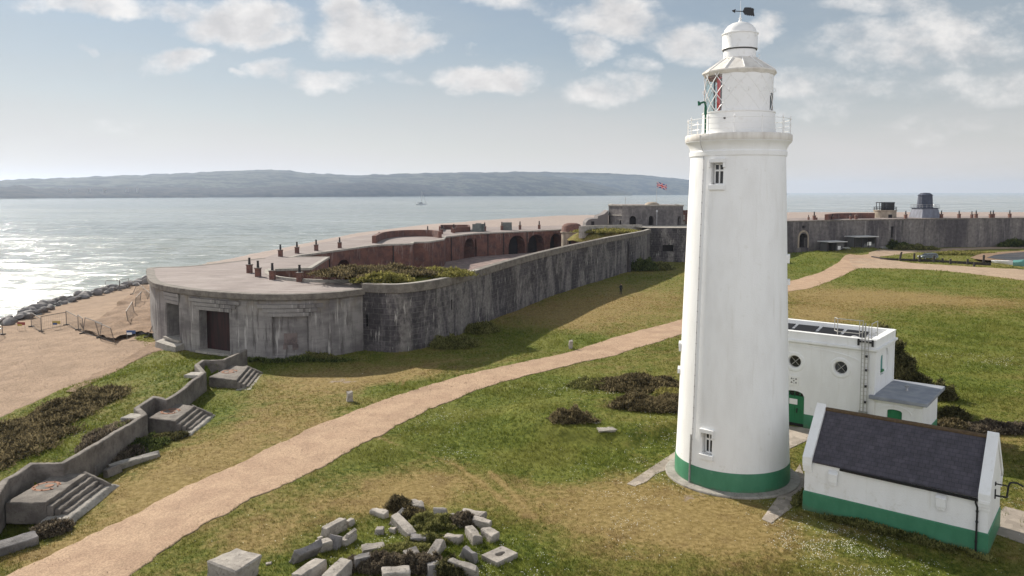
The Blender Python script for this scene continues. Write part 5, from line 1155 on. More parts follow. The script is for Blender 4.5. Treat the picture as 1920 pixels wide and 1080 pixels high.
for x0, x1 in ((-.07, .42), (SL - .42, SL + .07)):
    m = MB(); f = lambda y, dz: [(x0, y, dz), (x1, y, dz)]
    yk = -.2
    for s_ in (0, 1):
        g_ = (lambda y: y) if s_ == 0 else (lambda y: SW - y)
        zb_, zt_ = EZ + yk * sl_, RZ
        m.hull([(x0, g_(yk), zb_ - .02), (x1, g_(yk), zb_ - .02), (x1, g_(SW / 2), zt_ - .02), (x0, g_(SW / 2), zt_ - .02)], [(x0, g_(yk), zb_ + .34), (x1, g_(yk), zb_ + .34), (x1, g_(SW / 2), zt_ + .36), (x0, g_(SW / 2), zt_ + .36)])
    m.build('gable_coping', 'white_paint', sh, bevel=.012)
    for g_ in ((lambda y: y), (lambda y: SW - y)):
        m = MB()
        for d0, z0, z1 in ((-.22, 2.45, 2.62), (-.16, 2.30, 2.45), (-.09, 2.12, 2.30)):
            a, b = sorted((g_(d0), g_(.1))); m.box(x0 + .01, x1 - .01, a, b, z0, z1)
        m.build('kneeler', 'white_paint', sh, bevel=.012)
for x in (1.49, 6.48):
    m = MB(); m.box(x - .21, x + .21, -.2, .02, 1.85, 2.28); m.hull([(x - .23, -.24, 2.27), (x + .23, -.24, 2.27), (x + .23, .02, 2.33), (x - .23, .02, 2.33)], [(x - .23, -.24, 2.31), (x + .23, -.24, 2.31), (x + .23, .02, 2.50), (x - .23, .02, 2.50)]); m.box(x - .17, x + .17, -.15, .01, 1.7, 1.85); m.build('wall_vent', 'white_paint', sh, bevel=.01)
m = MB(); zg = EZ - .14 * sl_ + .03
for k in range(1): m.hull([(1.84, -.26, zg - .10), (SL - .42, -.26, zg - .14), (SL - .42, -.13, zg - .14), (1.84, -.13, zg - .10)], [(1.84, -.28, zg + .0), (SL - .42, -.28, zg - .03), (SL - .42, -.13, zg - .03), (1.84, -.13, zg + .0)])
go = m.build('gutter', 'black_iron', sh)
m = MB(); xd = SL - .5; m.tube([(xd, -.2, zg - .12), (xd, -.2, zg - .25), (xd + .06, -.09, zg - .48), (xd + .06, -.09, .05)], .045, 8)
for z in (.55, 1.5, 2.0): m.cyl((xd + .06, -.09, z), (xd + .06, -.09, z + .06), .065, n=8)
m.build('downpipe', 'black_iron', sh)
m = MB(); xb = SL; m.box(xb, xb + .05, 1.82, 1.94, 2.15, 2.6); m.tube([(xb + .03, 1.88, 2.3), (xb + .5, 1.88, 2.32), (xb + .55, 1.88, 2.9), (xb + .62, 1.88, 3.08), (xb + .9, 1.88, 3.12), (xb + 1.15, 1.88, 3.0)], .045, 7); m.tube([(xb + .03, 1.88, 2.88), (xb + .5, 1.88, 2.88)], .035, 6); m.box(xb, xb + .05, 1.8, 1.96, 2.8, 2.96); m.build('swan_neck_bracket', 'black_iron', sh)

# ================================================================ gun platforms and breastwork
bw = thing('breastwork', 'weathered concrete breastwork wall zigzagging along the left bank past three gun platforms', 'wall', (-25.5, 56, 0))
BP = [P(a, b, 1.5)[:2] for a, b in [(-80, 985), (0, 927), (17, 898), (62, 871), (119, 870), (152, 852), (215, 813), (277, 777), (263, 764), (290, 747), (313, 751), (341, 733), (364, 714), (387, 698), (374, 683), (384, 677), (421, 675), (464, 655)]]
bpx = []
for a, b in zip(BP[:-1], BP[1:]):
    n = max(1, int(math.hypot(b[0] - a[0], b[1] - a[1]) / .5)); bpx += [(a[0] + (b[0] - a[0]) * k / n, a[1] + (b[1] - a[1]) * k / n) for k in range(n)]
bpx.append(BP[-1]); bz = lambda s: 1.5 + .10 * (float(vnoise(s / .9, s * 0, 5)) - .5) + .12 * (float(vnoise(s / 4, s * 0, 6)) - .5)
m = MB(); m.sweep(bpx, [(0, -.5), (.0, lambda s: bz(s) - .05), (-.04, bz), (-.38, lambda s: bz(s) - .02), (-.42, lambda s: bz(s) - .08), (-.42, -.2)]); part(m, 'wall', 'concrete', bw)
for a, b in ((368, 701), (256, 780)):
    m = MB(); p = P(a, b, 1.45); m.hull([(p[0] - .9, p[1] - .5, 1.2), (p[0] + .5, p[1] - .7, 1.2), (p[0] + .5, p[1] + .5, 1.2), (p[0] - .7, p[1] + .6, 1.2)], [(p[0] - .9, p[1] - .5, 1.47), (p[0] + .5, p[1] - .7, 1.49), (p[0] + .5, p[1] + .5, 1.5), (p[0] - .7, p[1] + .6, 1.47)])
    part(m, 'ledge', 'pale_concrete', bw, bevel=.03)
GP = [('large concrete gun platform with three broken steps and rusty ring, nearest the foreground', [(-26.45, 39.3), (-24.30, 39.3), (-24.42, 43.5), (-26.25, 43.6)], 4), ('middle concrete gun platform with steps and rusty ring, beside the gravel path', [(-26.15, 54.5), (-23.8, 53.7), (-24.0, 57.6), (-25.9, 58.3)], 4), ('farthest concrete gun platform with steps, close to the round end of the fort', [(-26.6, 66.9), (-23.75, 65.7), (-24.5, 71.0), (-26.1, 71.3)], 4)]
for lab, pg, ns in GP:
    c = np.mean(pg, 0); g = thing('gun_platform', lab, 'gun platform', (c[0], c[1], 0), 0, 'gun platforms along the breastwork')
    m = MB(); loc = [(x - c[0], y - c[1]) for x, y in pg]; m.hull([(x, y, -.4) for x, y in loc], [(x, y, .78) for x, y in loc]); o = m.build('slab', 'concrete', g, bevel=.04)
    a, b = np.array(loc[1]), np.array(loc[2]); e = (b - a) / np.linalg.norm(b - a); nn = np.array([e[1], -e[0]])
    for k in range(3):
        m = MB(); z1 = .78 - .2 * (k + 1); r0, r1 = .32 * k, .32 * (k + 1); q0, q1 = a + e * (.12 * k), b - e * (.06 * k)
        rough = random.uniform(.9, 1.0)
        m.hull([(*(q0 + nn * r0), -.4), (*(q0 + nn * r1), -.4), (*(q1 + nn * r1), -.4), (*(q1 + nn * r0), -.4)], [(*(q0 + nn * r0), z1), (*(q0 + nn * r1), z1 - .03), (*(q1 + nn * r1), z1), (*(q1 + nn * r0), z1 - .01)])
        m.build('step', 'concrete', g, bevel=.035)
    m = MB(); m.hull([(*(b - e * .0 + nn * -.3), -.4), (*(b + nn * 1.25), -.4), (*(b + e * .22 + nn * 1.25), -.4), (*(b + e * .25 + nn * -.3), -.4)], [(*(b + nn * -.3), .86), (*(b + nn * 1.25), .12), (*(b + e * .22 + nn * 1.25), .12), (*(b + e * .25 + nn * -.3), .86)]); m.build('cheek_wall', 'concrete', g, bevel=.03)
    m = MB(); m.lathe([(.52, .782), (.52, .80), (.70, .80), (.70, .782)], 28, (-.25, .1, 0), R(20), R(330)); m.lathe([(.0, .79), (.22, .795), (.22, .782)], 12, (-.15, .2, 0))
    for k in range(9): q = 2 * math.pi * k / 9; m.cyl((-.25 + .61 * math.cos(q), .1 + .61 * math.sin(q), .79), (-.25 + .61 * math.cos(q), .1 + .61 * math.sin(q), .84), .04, n=6)
    m.build('rusty_ring', 'rust', g)
    m = MB(); n_ = np.array(loc[0]); 
    m.hull([(*(a - e * .9 + nn * .0), -.3), (*(a - e * .9 + nn * 1.5), -.3), (*(b + e * .9 + nn * 1.5), -.3), (*(b + e * .9), -.3)], [(*(a - e * .5), .03), (*(a - e * .5 + nn * 1.25), .03), (*(b + e * .3 + nn * 1.25), .03), (*(b + e * .3), .03)]); m.build('footing', 'pale_concrete', g)

from mathutils import noise as mnoise
def roughen(o, step, amp, seed):
    o.modifiers.clear(); bm = bmesh.new(); bm.from_mesh(o.data)
    bmesh.ops.remove_doubles(bm, verts=bm.verts, dist=.001)
    bmesh.ops.bevel(bm, geom=[e for e in bm.edges if len(e.link_faces) == 2 and e.calc_face_angle(0) > .5], offset=amp * .9, segments=1, affect='EDGES')
    bmesh.ops.triangulate(bm, faces=[f for f in bm.faces if len(f.verts) > 4])
    for _ in range(5):
        es = [e for e in bm.edges if e.calc_length() > step]
        if not es: break
        bmesh.ops.subdivide_edges(bm, edges=es, cuts=1, use_grid_fill=True)
    bmesh.ops.triangulate(bm, faces=[f for f in bm.faces if len(f.verts) > 4]); bm.normal_update()
    for v in bm.verts:
        q = v.co + Vector((seed * 3.7, 0, 0)); n_ = mnoise.noise(q * 2.2) * .6 + mnoise.noise(q * 7) * .5
        v.co += v.normal * (n_ * amp - max(0, n_ - .35) * amp * 2.2)
    bm.normal_update(); bm.to_mesh(o.data); bm.free(); o.data.set_sharp_from_angle(angle=R(35))
for k_, o_ in enumerate([c for g_ in COL.objects if g_.get('category') in ('gun platform', 'wall') for c in g_.children]):
    if o_.name.split('.')[0] in ('slab', 'step', 'cheek_wall', 'wall', 'footing', 'ledge'): roughen(o_, .22, .05, k_)

# ================================================================ rough stones
def rough_block(name, mat, sx, sy, sz, seed, rnd=.03, taper=0.0, parent=None, shape='block'):
    bm = bmesh.new()
    if shape == 'block':
        bmesh.ops.create_cube(bm, size=1)
        rr = random.Random(seed)
        for v in bm.verts:
            k = 1 - taper * (v.co.z + .5); v.co = Vector((v.co.x * sx * k + rr.uniform(-.08, .08) * sx, v.co.y * sy * k + rr.uniform(-.12, .12) * sy, (v.co.z + .5) * sz + rr.uniform(-.12, .08) * sz))
        bmesh.ops.bevel(bm, geom=bm.edges[:], offset=min(sx, sy, sz) * .07, segments=1, affect='EDGES')
    elif shape == 'half_disc':
        n = 14; pts = [(sx / 2 * math.cos(math.pi * k / n), sy * math.sin(math.pi * k / n) - sy * .4) for k in range(n + 1)]
        lo = [bm.verts.new((x, y, 0)) for x, y in pts]; hi = [bm.verts.new((x, y, sz)) for x, y in pts]
        bm.faces.new(lo[::-1]); bm.faces.new(hi)
        for k in range(len(pts)): j = (k + 1) % len(pts); bm.faces.new((lo[k], lo[j], hi[j], hi[k]))
        bmesh.ops.bevel(bm, geom=bm.edges[:], offset=.03, segments=1, affect='EDGES')
    elif shape == 'drum':
        n = 14; pts = [(sy / 2 * math.cos(math.pi * k / n), sz * math.sin(math.pi * k / n)) for k in range(n + 1)]
        lo = [bm.verts.new((-sx / 2, y, z)) for y, z in pts]; hi = [bm.verts.new((sx / 2, y, z)) for y, z in pts]
        bm.faces.new(lo[::-1]); bm.faces.new(hi)
        for k in range(len(pts)): j = (k + 1) % len(pts); bm.faces.new((lo[k], lo[j], hi[j], hi[k]))
    elif shape == 'boulder':
        bmesh.ops.create_icosphere(bm, subdivisions=2, radius=.5); rr = random.Random(seed)
        pl_ = [(Vector((rr.gauss(0, 1), rr.gauss(0, 1), rr.gauss(0, 1))).normalized(), rr.uniform(.26, .42)) for _ in range(9)]
        for v in bm.verts:
            for nrm, dd in pl_:
                q = v.co.dot(nrm)
                if q > dd: v.co -= nrm * (q - dd)
            v.co = Vector((v.co.x * sx, v.co.y * sy, v.co.z * sz))
    if shape != 'boulder':
        bmesh.ops.triangulate(bm, faces=[f for f in bm.faces if len(f.verts) > 4])
        for _ in range(2): bmesh.ops.subdivide_edges(bm, edges=[e for e in bm.edges if e.calc_length() > .12], cuts=1, use_grid_fill=True)
    from mathutils import noise as mn
    bm.normal_update()
    for v in bm.verts:
        v.co += v.normal * (mn.noise(v.co * 2.6 + Vector((seed, 0, 0))) * rnd * 2.2 + mn.noise(v.co * 8 + Vector((0, seed, 0))) * rnd * 1.0)
    bmesh.ops.recalc_face_normals(bm, faces=bm.faces)
    me = bpy.data.meshes.new(name); bm.to_mesh(me); bm.free()
    return link(name, me, mat, parent, smooth=True, angle=28)
z5 = lambda x, y: (520 + x / 4, 900 + y / 4)
ST = [  # label, top axis in the enlarged photo, width, height, pitch, roll, shape, material
    ('long squared stone with a slot cut in its top, at the front left', 155, 708, 322, 606, .55, .72, 0, 0, 'slot', 0),
    ('long plain squared stone lying right of the slotted block at the bottom edge', 375, 725, 515, 612, .62, .62, 0, 0, 'block', 0),
    ('long rough stone at the top of the left group, small lump at its end', 358, 362, 500, 298, .52, .55, 0, 0, 'block', 0),
    ('small pale lump at the right end of the long stone in the left group', 525, 318, 562, 296, .3, .3, 0, 0, 'block', 0),
    ('big dark slab tipped up on edge, leftmost of the left group', 110, 505, 280, 440, .3, .85, 0, 34, 'block', 1),
    ('pale topped cube stone in the middle of the left group', 300, 472, 388, 448, .52, .48, 0, 6, 'block', 0),
    ('dark leaning stone just right of the pale topped cube', 385, 432, 458, 438, .35, .62, 0, -28, 'block', 1),
    ('low wedge of stone with a step, right end of the left group', 482, 452, 578, 402, .34, .34, 0, 0, 'block', 0),
    ('narrow pale stone lying on the low wedge', 520, 410, 574, 372, .2, .5, 0, 10, 'block', 0),
    ('thin pale fragment lying in front of the dark tipped slab', 212, 530, 285, 516, .2, .16, 0, 0, 'block', 0),
    ('small two-tier stone standing alone, left of the brown heather at the top of the pile', 722, 222, 815, 256, .38, .3, 0, 0, 'block', 0),
    ('smooth half-round slab at the very top of the pile, behind brown heather', 948, 168, 1112, 180, .62, .3, 0, 12, 'half_disc', 0),
    ('rounded drum-like stone right of the half-round slab', 1175, 214, 1262, 220, .55, .36, 0, 0, 'drum', 0),
    ('thin pale slab leaning up against the brown heather', 842, 296, 945, 224, .22, .34, -14, 20, 'block', 0),
    ('long tilted beam of stone across the centre of the pile', 890, 285, 1022, 388, .5, .5, 9, 12, 'block', 0),
    ('grey split piece at the lower end of the long tilted beam', 1012, 420, 1125, 432, .4, .38, 0, 20, 'block', 1),
    ('small white rubble stone alone in the grass, left of the tilted beam', 740, 366, 796, 368, .32, .3, 0, 0, 'block', 0),
    ('small white chunk just left of the tilted beam', 848, 368, 888, 372, .26, .24, 0, 0, 'block', 0),
    ('tiny white chip touching the foot of the tilted beam', 908, 382, 952, 386, .2, .18, 0, 0, 'block', 0),
    ('flat pale slab lying on the olive bush right of centre', 1288, 258, 1392, 318, .42, .26, 0, 0, 'block', 0),
    ('pitted pale slab at the top right of the pile', 1392, 228, 1540, 258, .52, .34, 0, 0, 'block', 0),
    ('pale slab overlapping the pitted slab at the top right', 1472, 288, 1600, 318, .42, .42, 0, 0, 'block', 0),
    ('upright-lying block at the right side, left one of a similar pair', 1440, 362, 1508, 440, .5, .48, 0, 0, 'block', 0),
    ('broken block at the right side, right one of a similar pair', 1562, 372, 1640, 420, .58, .46, 0, 0, 'block', 0),
    ('flat topped block between the olive bush and the right hand pair', 1262, 428, 1372, 446, .5, .34, 0, 0, 'block', 0),
    ('pale pillar stone tilted steeply out of the dark bush', 1150, 540, 1228, 468, .42, .5, -24, 10, 'block', 0),
    ('pointed grey stone standing in the grass, left of the slab with a hole', 1392, 505, 1500, 552, .34, .62, 12, 14, 'taper', 1),
    ('square flat slab with a keyhole shaped hole filled with grass', 1592, 604, 1742, 536, 1.05, .32, 0, 0, 'holed', 0),
    ('broad pale slab lying above the dark bush in the front row', 632, 515, 800, 492, .55, .22, 0, 0, 'block', 0),
    ('rounded slab on edge half hidden behind the left dark bush', 565, 580, 690, 545, .34, .72, 0, 14, 'block', 1),
    ('pale rounded stone between the two dark bushes', 962, 562, 1045, 538, .45, .5, 0, 10, 'block', 0),
    ('long slab sloping down at the right front of the dark bushes', 1312, 590, 1504, 640, .3, .7, 6, 24, 'block', 0),
    ('cut block in front of the dark bushes at the bottom edge', 1128, 660, 1215, 642, .45, .62, 0, 0, 'block', 1),
    ('long block with holes in its top at the bottom edge', 790, 700, 978, 684, .6, .45, 0, 0, 'holes', 0),
    ('small white chip right of the tilted beam', 1030, 345, 1075, 352, .22, .2, 0, 0, 'block', 0),
    ('small rounded lump between the pale cube and the long stone of the left group', 305, 440, 335, 428, .2, .2, 0, 0, 'block', 0)]
STONE_POS = []
for i, (lab, x0, y0, x1, y1, wd, hh, pit, rol, shp, mt) in enumerate(ST):
    a, b = P(*z5(x0, y0), hh * .9), P(*z5(x1, y1), hh * .9); ln = math.hypot(b[0] - a[0], b[1] - a[1]) * (1.0 if shp not in ('half_disc',) else 1.0) + .06
    cx, cy = (a[0] + b[0]) / 2, (a[1] + b[1]) / 2; yaw = math.atan2(b[1] - a[1], b[0] - a[0])
    sh_ = {'taper': 'block', 'slot': 'block', 'holed': 'block', 'holes': 'block'}.get(shp, shp)
    if shp == 'holed':
        bm_ = MB(); hx, hy = ln / 2, wd / 2; n = 24
        hol = lambda t: ((.17 * math.cos(t) + (.10 if math.cos(t) > 0 else 0)) * 1.25 - .02, .15 * math.sin(t) * (.75 if math.cos(t) > 0 else 1.1))
        sq = lambda t: (lambda u, v: (hx * u / max(abs(u), abs(v)), hy * v / max(abs(u), abs(v))))(math.cos(t), math.sin(t))
        ts = sorted([2 * math.pi * k / n for k in range(n)] + [math.atan2(hy, hx) * 0 + math.pi / 4 * q for q in (1, 3, 5, 7)])
        ts = [t for k, t in enumerate(ts) if k == 0 or t - ts[k - 1] > 1e-4]
        for t0, t1 in zip(ts, ts[1:] + [ts[0] + 2 * math.pi]):
            s0_, s1_, h0, h1 = sq(t0), sq(t1), hol(t0), hol(t1)
            bm_.face([(*s0_, hh), (*s1_, hh), (*h1, hh), (*h0, hh)]); bm_.face([(*h0, hh), (*h1, hh), (*h1, .0), (*h0, .0)]); bm_.face([(*s0_, -.1), (*s1_, -.1), (*s1_, hh), (*s0_, hh)])
        o = bm_.build('stone_block', 'weathered_stone', None, bevel=.02)
    else:
        o = rough_block('stone_block', 'weathered_stone' if not mt else 'dark_boulder', ln, wd, hh + .08, i * 3 + 1, .03, .35 if shp == 'taper' else 0.0, None, sh_)
    o.location = (cx, cy, float(gz(cx, cy)) - .08); o.rotation_euler = (R(rol), R(pit), yaw); o.rotation_mode = 'XYZ'
    if shp == 'slot':
        m = MB(); m.box(-ln * .28, ln * .22, -.035, .035, hh - .06, hh + .02); q = m.build('slot', 'dark_void', o)
    if shp == 'holes':
        m = MB()
        for k in (-.3, -.12, .1, .32): m.cyl((k * ln, .02, hh - .05), (k * ln, .02, hh + .018), .06, n=8)
        m.build('holes', 'dark_void', o)
    tag(o, lab, 'stone block', 'tumbled stone blocks in the foreground'); STONE_POS.append((cx, cy, max(ln, wd) * .5))
a, b = P(412, 1061, .85), P(464, 1035, .85)
o = rough_block('stone_block', 'weathered_stone', 1.62, 1.7, .95, 77, .03); o.location = ((a[0] + b[0]) / 2, (a[1] + b[1]) / 2, -.1); o.rotation_euler.z = math.atan2(b[1] - a[1], b[0] - a[0])
tag(o, 'large squared block with orange lichen on top, alone beside the gravel path', 'stone block', 'tumbled stone blocks in the foreground'); STONE_POS.append((o.location.x, o.location.y, 1.1))
def lone(lab, cat, nm, px, py, sx, sy, sz, yaw, mat='weathered_stone', shape='block', rol=0, seed=5):
    p = G(px, py); o = rough_block(nm, mat, sx, sy, sz, seed, .03, 0, None, shape); o.location = (p[0], p[1], p[2] - .06); o.rotation_euler = (R(rol), 0, R(yaw)); return tag(o, lab, cat)
lone('small leaning grey marker stone standing in a green tuft left of the gravel path', 'marker stone', 'marker_stone', 656, 752, .45, .4, .85, 20, seed=3, rol=8)
lone('slim grey marker stone beside the upper edge of the gravel path', 'marker stone', 'marker_stone', 1070, 654, .42, .3, .95, 10, seed=8)
lone('flat pale slab set in the grass below the small round bush', 'slab', 'stone_slab', 1137, 806, 1.2, .7, .16, 12, 'pale_concrete', seed=12)
lone('small flat stone just beside the small round bush', 'slab', 'stone_slab', 1118, 793, .5, .35, .14, 40, 'pale_concrete', seed=14)
lone('pale fallen concrete beam lying in the grass between the first and second gun platforms', 'concrete beam', 'concrete_beam', 252, 870, 3.1, .42, .5, 52, 'pale_concrete', seed=21, rol=12)
lone('short broken piece of concrete at the near end of the fallen beam', 'concrete piece', 'concrete_piece', 212, 890, 1.1, .5, .55, 75, 'concrete', seed=23, rol=-12)
lone('curved dark end of wall beside the steps of the nearest gun platform', 'concrete piece', 'concrete_piece', 186, 886, 1.9, .35, .75, 100, 'concrete', seed=25)
lone('dark broken concrete slab at the bottom left corner', 'concrete slab', 'concrete_slab', 32, 1030, 1.9, .6, .65, 45, 'dark_boulder', seed=27, rol=18)
lone('grey angular block lying beside the fort door sill on the shingle', 'boulder', 'boulder', 274, 625, 2.2, 1.2, .9, 20, 'dark_boulder', 'boulder', seed=33)
lone('tiny rubble heap in the grass right of the large squared block', 'stone', 'rubble_stone', 503, 1058, .28, .2, .14, 20, seed=41)

# rock armour along the water
rp = [G(*q) for q in [(-70, 640), (0, 612), (30, 601), (60, 590), (100, 573), (140, 562), (180, 553), (210, 545), (240, 538), (260, 534), (288, 528)]]
RPs = resample(rp, 30); PROT = [rough_block('boulder_shape', 'dark_boulder', 1, 1, 1, 100 + k, .02, 0, None, 'boulder') for k in range(9)]
for o in PROT: COL.objects.unlink(o)
k = 0
for i, (x, y) in enumerate(RPs):
    for j in range(3):
        o = bpy.data.objects.new('boulder', PROT[k % 9].data); COL.objects.link(o)
        s = random.uniform(1.3, 2.9) * (1.0 if j else .9); xx, yy = x - 1.3 * (j - .6) + random.uniform(-.6, .6), y + .9 * (j - .6) + random.uniform(-.7, .7)
        o.location = (xx, yy, float(gz(xx, yy)) + .18 * s); o.scale = (s, s * random.uniform(.6, .95), s * random.uniform(.42, .62)); o.rotation_euler = (random.uniform(-.25, .25), random.uniform(-.25, .25), random.uniform(0, 6))
        tag(o, 'angular grey boulder in the rock armour between the shingle and the sea', 'boulder', 'rock armour boulders at the water\'s edge'); k += 1

# temporary steel mesh fence panels on the beach
FP = [((59, 613), (77.5, 623), 0, 'left wing of the beach fence zigzag, nearest the boulders'), ((78, 622), (124.5, 610), 0, 'mesh panel carrying the yellow sign in the beach zigzag'), ((124.7, 610), (147, 620), 0, 'right wing of the beach zigzag beyond the yellow sign'),
      ((147, 619), (156, 625), 0, 'short-looking edge-on panel joining the zigzag to the sagging row'), ((155, 626), (186, 634), 10, 'first panel of the sagging row over the rubble heap'), ((187, 634), (216, 642), -12, 'last leaning panel of the sagging row over the rubble heap'),
      ((198, 546), (224, 545), 0, 'left panel of the pair standing by the boulders at the far beach'), ((225, 545.5), (242, 541), 0, 'right panel of the pair standing by the boulders at the far beach'), ((248, 552), (270, 566), 25, 'panel leaning over at the corner of the round fort end'), ((252, 583), (262, 573), -8, 'panel on the slope below the leaning corner panel'), ((242, 613), (253, 592), 8, 'panel running up the slope with a pale top rail'), ((276, 633), (291, 606), -25, 'panel fallen against the fort wall near its base'), ((-14, 640), (5, 628), 0, 'panel cut by the left edge of the view'), ((268, 545), (276, 540), 0, 'narrow panel at the far side of the fort corner')]
for (a, b, lean, lab) in FP:
    A, B = G(*a), G(*b); L_ = math.hypot(B[0] - A[0], B[1] - A[1]); yaw = math.atan2(B[1] - A[1], B[0] - A[0])
    f = thing('fence_panel', 'steel mesh ' + lab.replace('mesh panel', 'fence panel'), 'fence panel', (A[0], A[1], A[2] + .02), yaw, 'temporary fence panels on the beach')
    tl = math.tan(R(lean)); q = lambda x, z: (x, tl * z, z)
    m = MB(); m.tube([q(0, 0), q(0, 2.1), q(L_, 2.1), q(L_, 0)], .05, 6); m.tube([q(0, .25), q(L_, .25)], .035, 5); m.build('frame', 'fence_tube', f)
    m = MB()
    for x in np.arange(.25, L_, .3): m.tube([q(x, .25), q(x, 2.1)], .007, 4)
    for z in (.7, 1.15, 1.6): m.tube([q(0, z), q(L_, z)], .007, 4)
    m.build('mesh', 'fence_mesh', f)
    for x in (0, L_):
        m = MB(); m.box(x - .13, x + .13, -.38, .38, 0, .16, (.02, .02)); m.build('foot_block', 'rubber_block', f)
for px, py, c1, c2, lab in ((107, 605, 'sign_yellow', 'sign_blue', 'small yellow and blue warning sign hung on the zigzag fence'), (41, 607, 'sign_red', 'sign_yellow', 'small red sign hung near the boulders'), (247, 625, 'sign_blue', 'white_notice', 'small blue sign lying low by the rubble slope')):
    p = G(px, py + 12); g = thing('warning_sign', lab, 'sign', (p[0], p[1] - .1, p[2] + .75)); m = MB(); m.box(-.55, .55, -.015, .015, 0, .42); m.build('board', c1, g); m = MB(); m.box(-.5, .1, -.022, -.016, -.12, .16); m.build('panel', c2, g)
    m = MB(); m.cyl((-.5, .02, -.74), (-.5, .02, .4), .02, n=5); m.cyl((.5, .02, -.74), (.5, .02, .4), .02, n=5); m.build('post', 'galvanised', g)

# ================================================================ far right: sheds, car, groyne, boats, tables
def shed(px0, px1, Y, hgt, lab, open_front):
    a, b = atY(px0, 400, Y), atY(px1, 400, Y + 2); a, b = [(q[0], q[1], float(gz(q[0], q[1]))) for q in (a, b)]; L_ = math.hypot(b[0] - a[0], b[1] - a[1]); g = thing('timber_shed', lab, 'shed', (a[0], a[1], a[2]), math.atan2(b[1] - a[1], b[0] - a[0]))
    m = MB(); m.box(-.5, L_ + .5, -.8, 3.6, hgt, hgt + .22); m.build('roof', 'shed_roof', g)
    m = MB()
    if open_front: m.box(0, L_, 3.0, 3.1, 0, hgt); m.box(0, .1, .1, 3, 0, hgt); m.box(L_ - .1, L_, .1, 3, 0, hgt); m.box(L_ * .45, L_, 0, .1, 0, 1.0)
    else: m.box(L_ * .55, L_, 0, 3, 0, hgt); m.box(0, .12, 0, 3, 0, hgt); m.box(0, L_ * .55, 2.8, 3, 0, hgt)
    m.build('wall', 'shed_timber', g)
    for x in ([0, L_ / 3, 2 * L_ / 3, L_] if open_front else [0, L_ * .3]): m = MB(); m.box(x - .08, x + .08, -.1, .06, 0, hgt); m.build('post', 'wood_dark', g)
    m = MB(); m.box(L_ * .62, L_ * .8, -.03, .0, .5, 1.5); m.build('board', 'white_notice', g)
shed(1554, 1584, 213, 2.6, 'small dark timber shed with flat pale roof, nearer the arched gateway', False)
shed(1604, 1643, 218, 2.9, 'longer open-fronted timber shelter with flat pale roof on posts', True)
for px, py, lab in ((1586, 469, 'pale picnic bench in front of the small timber shed'), (1655, 468, 'picnic bench right of the open shelter')):
    p = G(px, py); g = thing('picnic_bench', lab, 'bench', p, R(20)); m = MB(); m.box(-1, 1, -.4, .4, .72, .78); m.build('table_top', 'shed_roof', g)
    for s_ in (-1, 1): m = MB(); m.box(-1, 1, s_ * .75 - .14, s_ * .75 + .14, .42, .47); m.build('seat', 'shed_roof', g)
    m = MB()
    for x in (-.7, .7): m.tube([(x, -.75, 0), (x, -.25, .73)], .05, 5); m.tube([(x, .75, 0), (x, .25, .73)], .05, 5); m.box(x - .04, x + .04, -.8, .8, .36, .42)
    m.build('frame', 'wood_dark', g)
# estate car
A, B = G(1722, 486), G(1757, 485); cw = thing('estate_car', 'dark grey estate car parked facing left behind the groyne posts', 'car', ((A[0] + B[0]) / 2, (A[1] + B[1]) / 2, A[2]), math.atan2(B[1] - A[1], B[0] - A[0]) + math.pi)
def prism(mb, prof, hw, inset=0):
    mb.hull([(x, -hw, z) for x, z in prof], [(x, hw, z) for x, z in prof])
m = MB(); body = [(-2.35, .35), (2.3, .35), (2.4, .6), (2.3, .85), (1.1, 1.0), (.55, 1.45), (-1.95, 1.5), (-2.3, 1.0), (-2.4, .7)]
m.hull([(x, -.9 + (.12 if z > 1.2 else 0), z) for x, z in body][::-1], [(x, .9 - (.12 if z > 1.2 else 0), z) for x, z in body][::-1]); m.build('body', 'car_paint', cw, bevel=.04)
for s_ in (-1, 1):
    m = MB(); y = .87 * s_
    for x0, x1, x2, x3 in ((.95, .1, .1, .5), (.0, -.85, -.85, .0), (-.95, -2.0, -1.85, -.95)): q = [(x0, y, 1.02), (x1, y, 1.02), (x2, y * .93, 1.4), (x3, y * .93, 1.4)]; m.hull(q, [(a_, b_ + .03 * s_, c_) for a_, b_, c_ in q])
    m.build('side_window', 'dark_glass', cw)
m = MB(); m.hull([(1.12, -.72, 1.0), (1.12, .72, 1.0), (.6, .66, 1.43), (.6, -.66, 1.43)], [(1.16, -.72, 1.02), (1.16, .72, 1.02), (.64, .66, 1.45), (.64, -.66, 1.45)]); m.build('windscreen', 'dark_glass', cw)
for x in (-1.45, 1.45):
    for s_ in (-1, 1):
        m = MB(); m.cyl((x, s_ * .72, .33), (x, s_ * .93, .33), .33, n=18); w_ = m.build('wheel', 'rubber_block', cw); m = MB(); m.cyl((x, s_ * .9, .33), (x, s_ * .945, .33), .2, n=14); m.build('rim', 'grey_metal', w_)
for s_ in (-1, 1): m = MB(); m.box(2.26, 2.37, s_ * .62 - .16, s_ * .62 + .16, .62, .78); m.build('headlight', 'white_notice', cw)
for s_ in (-1, 1): m = MB(); m.tube([(.4, s_ * .68, 1.5), (.3, s_ * .68, 1.56), (-1.7, s_ * .68, 1.6), (-1.8, s_ * .68, 1.52)], .025, 5); m.build('roof_rail', 'grey_metal', cw)
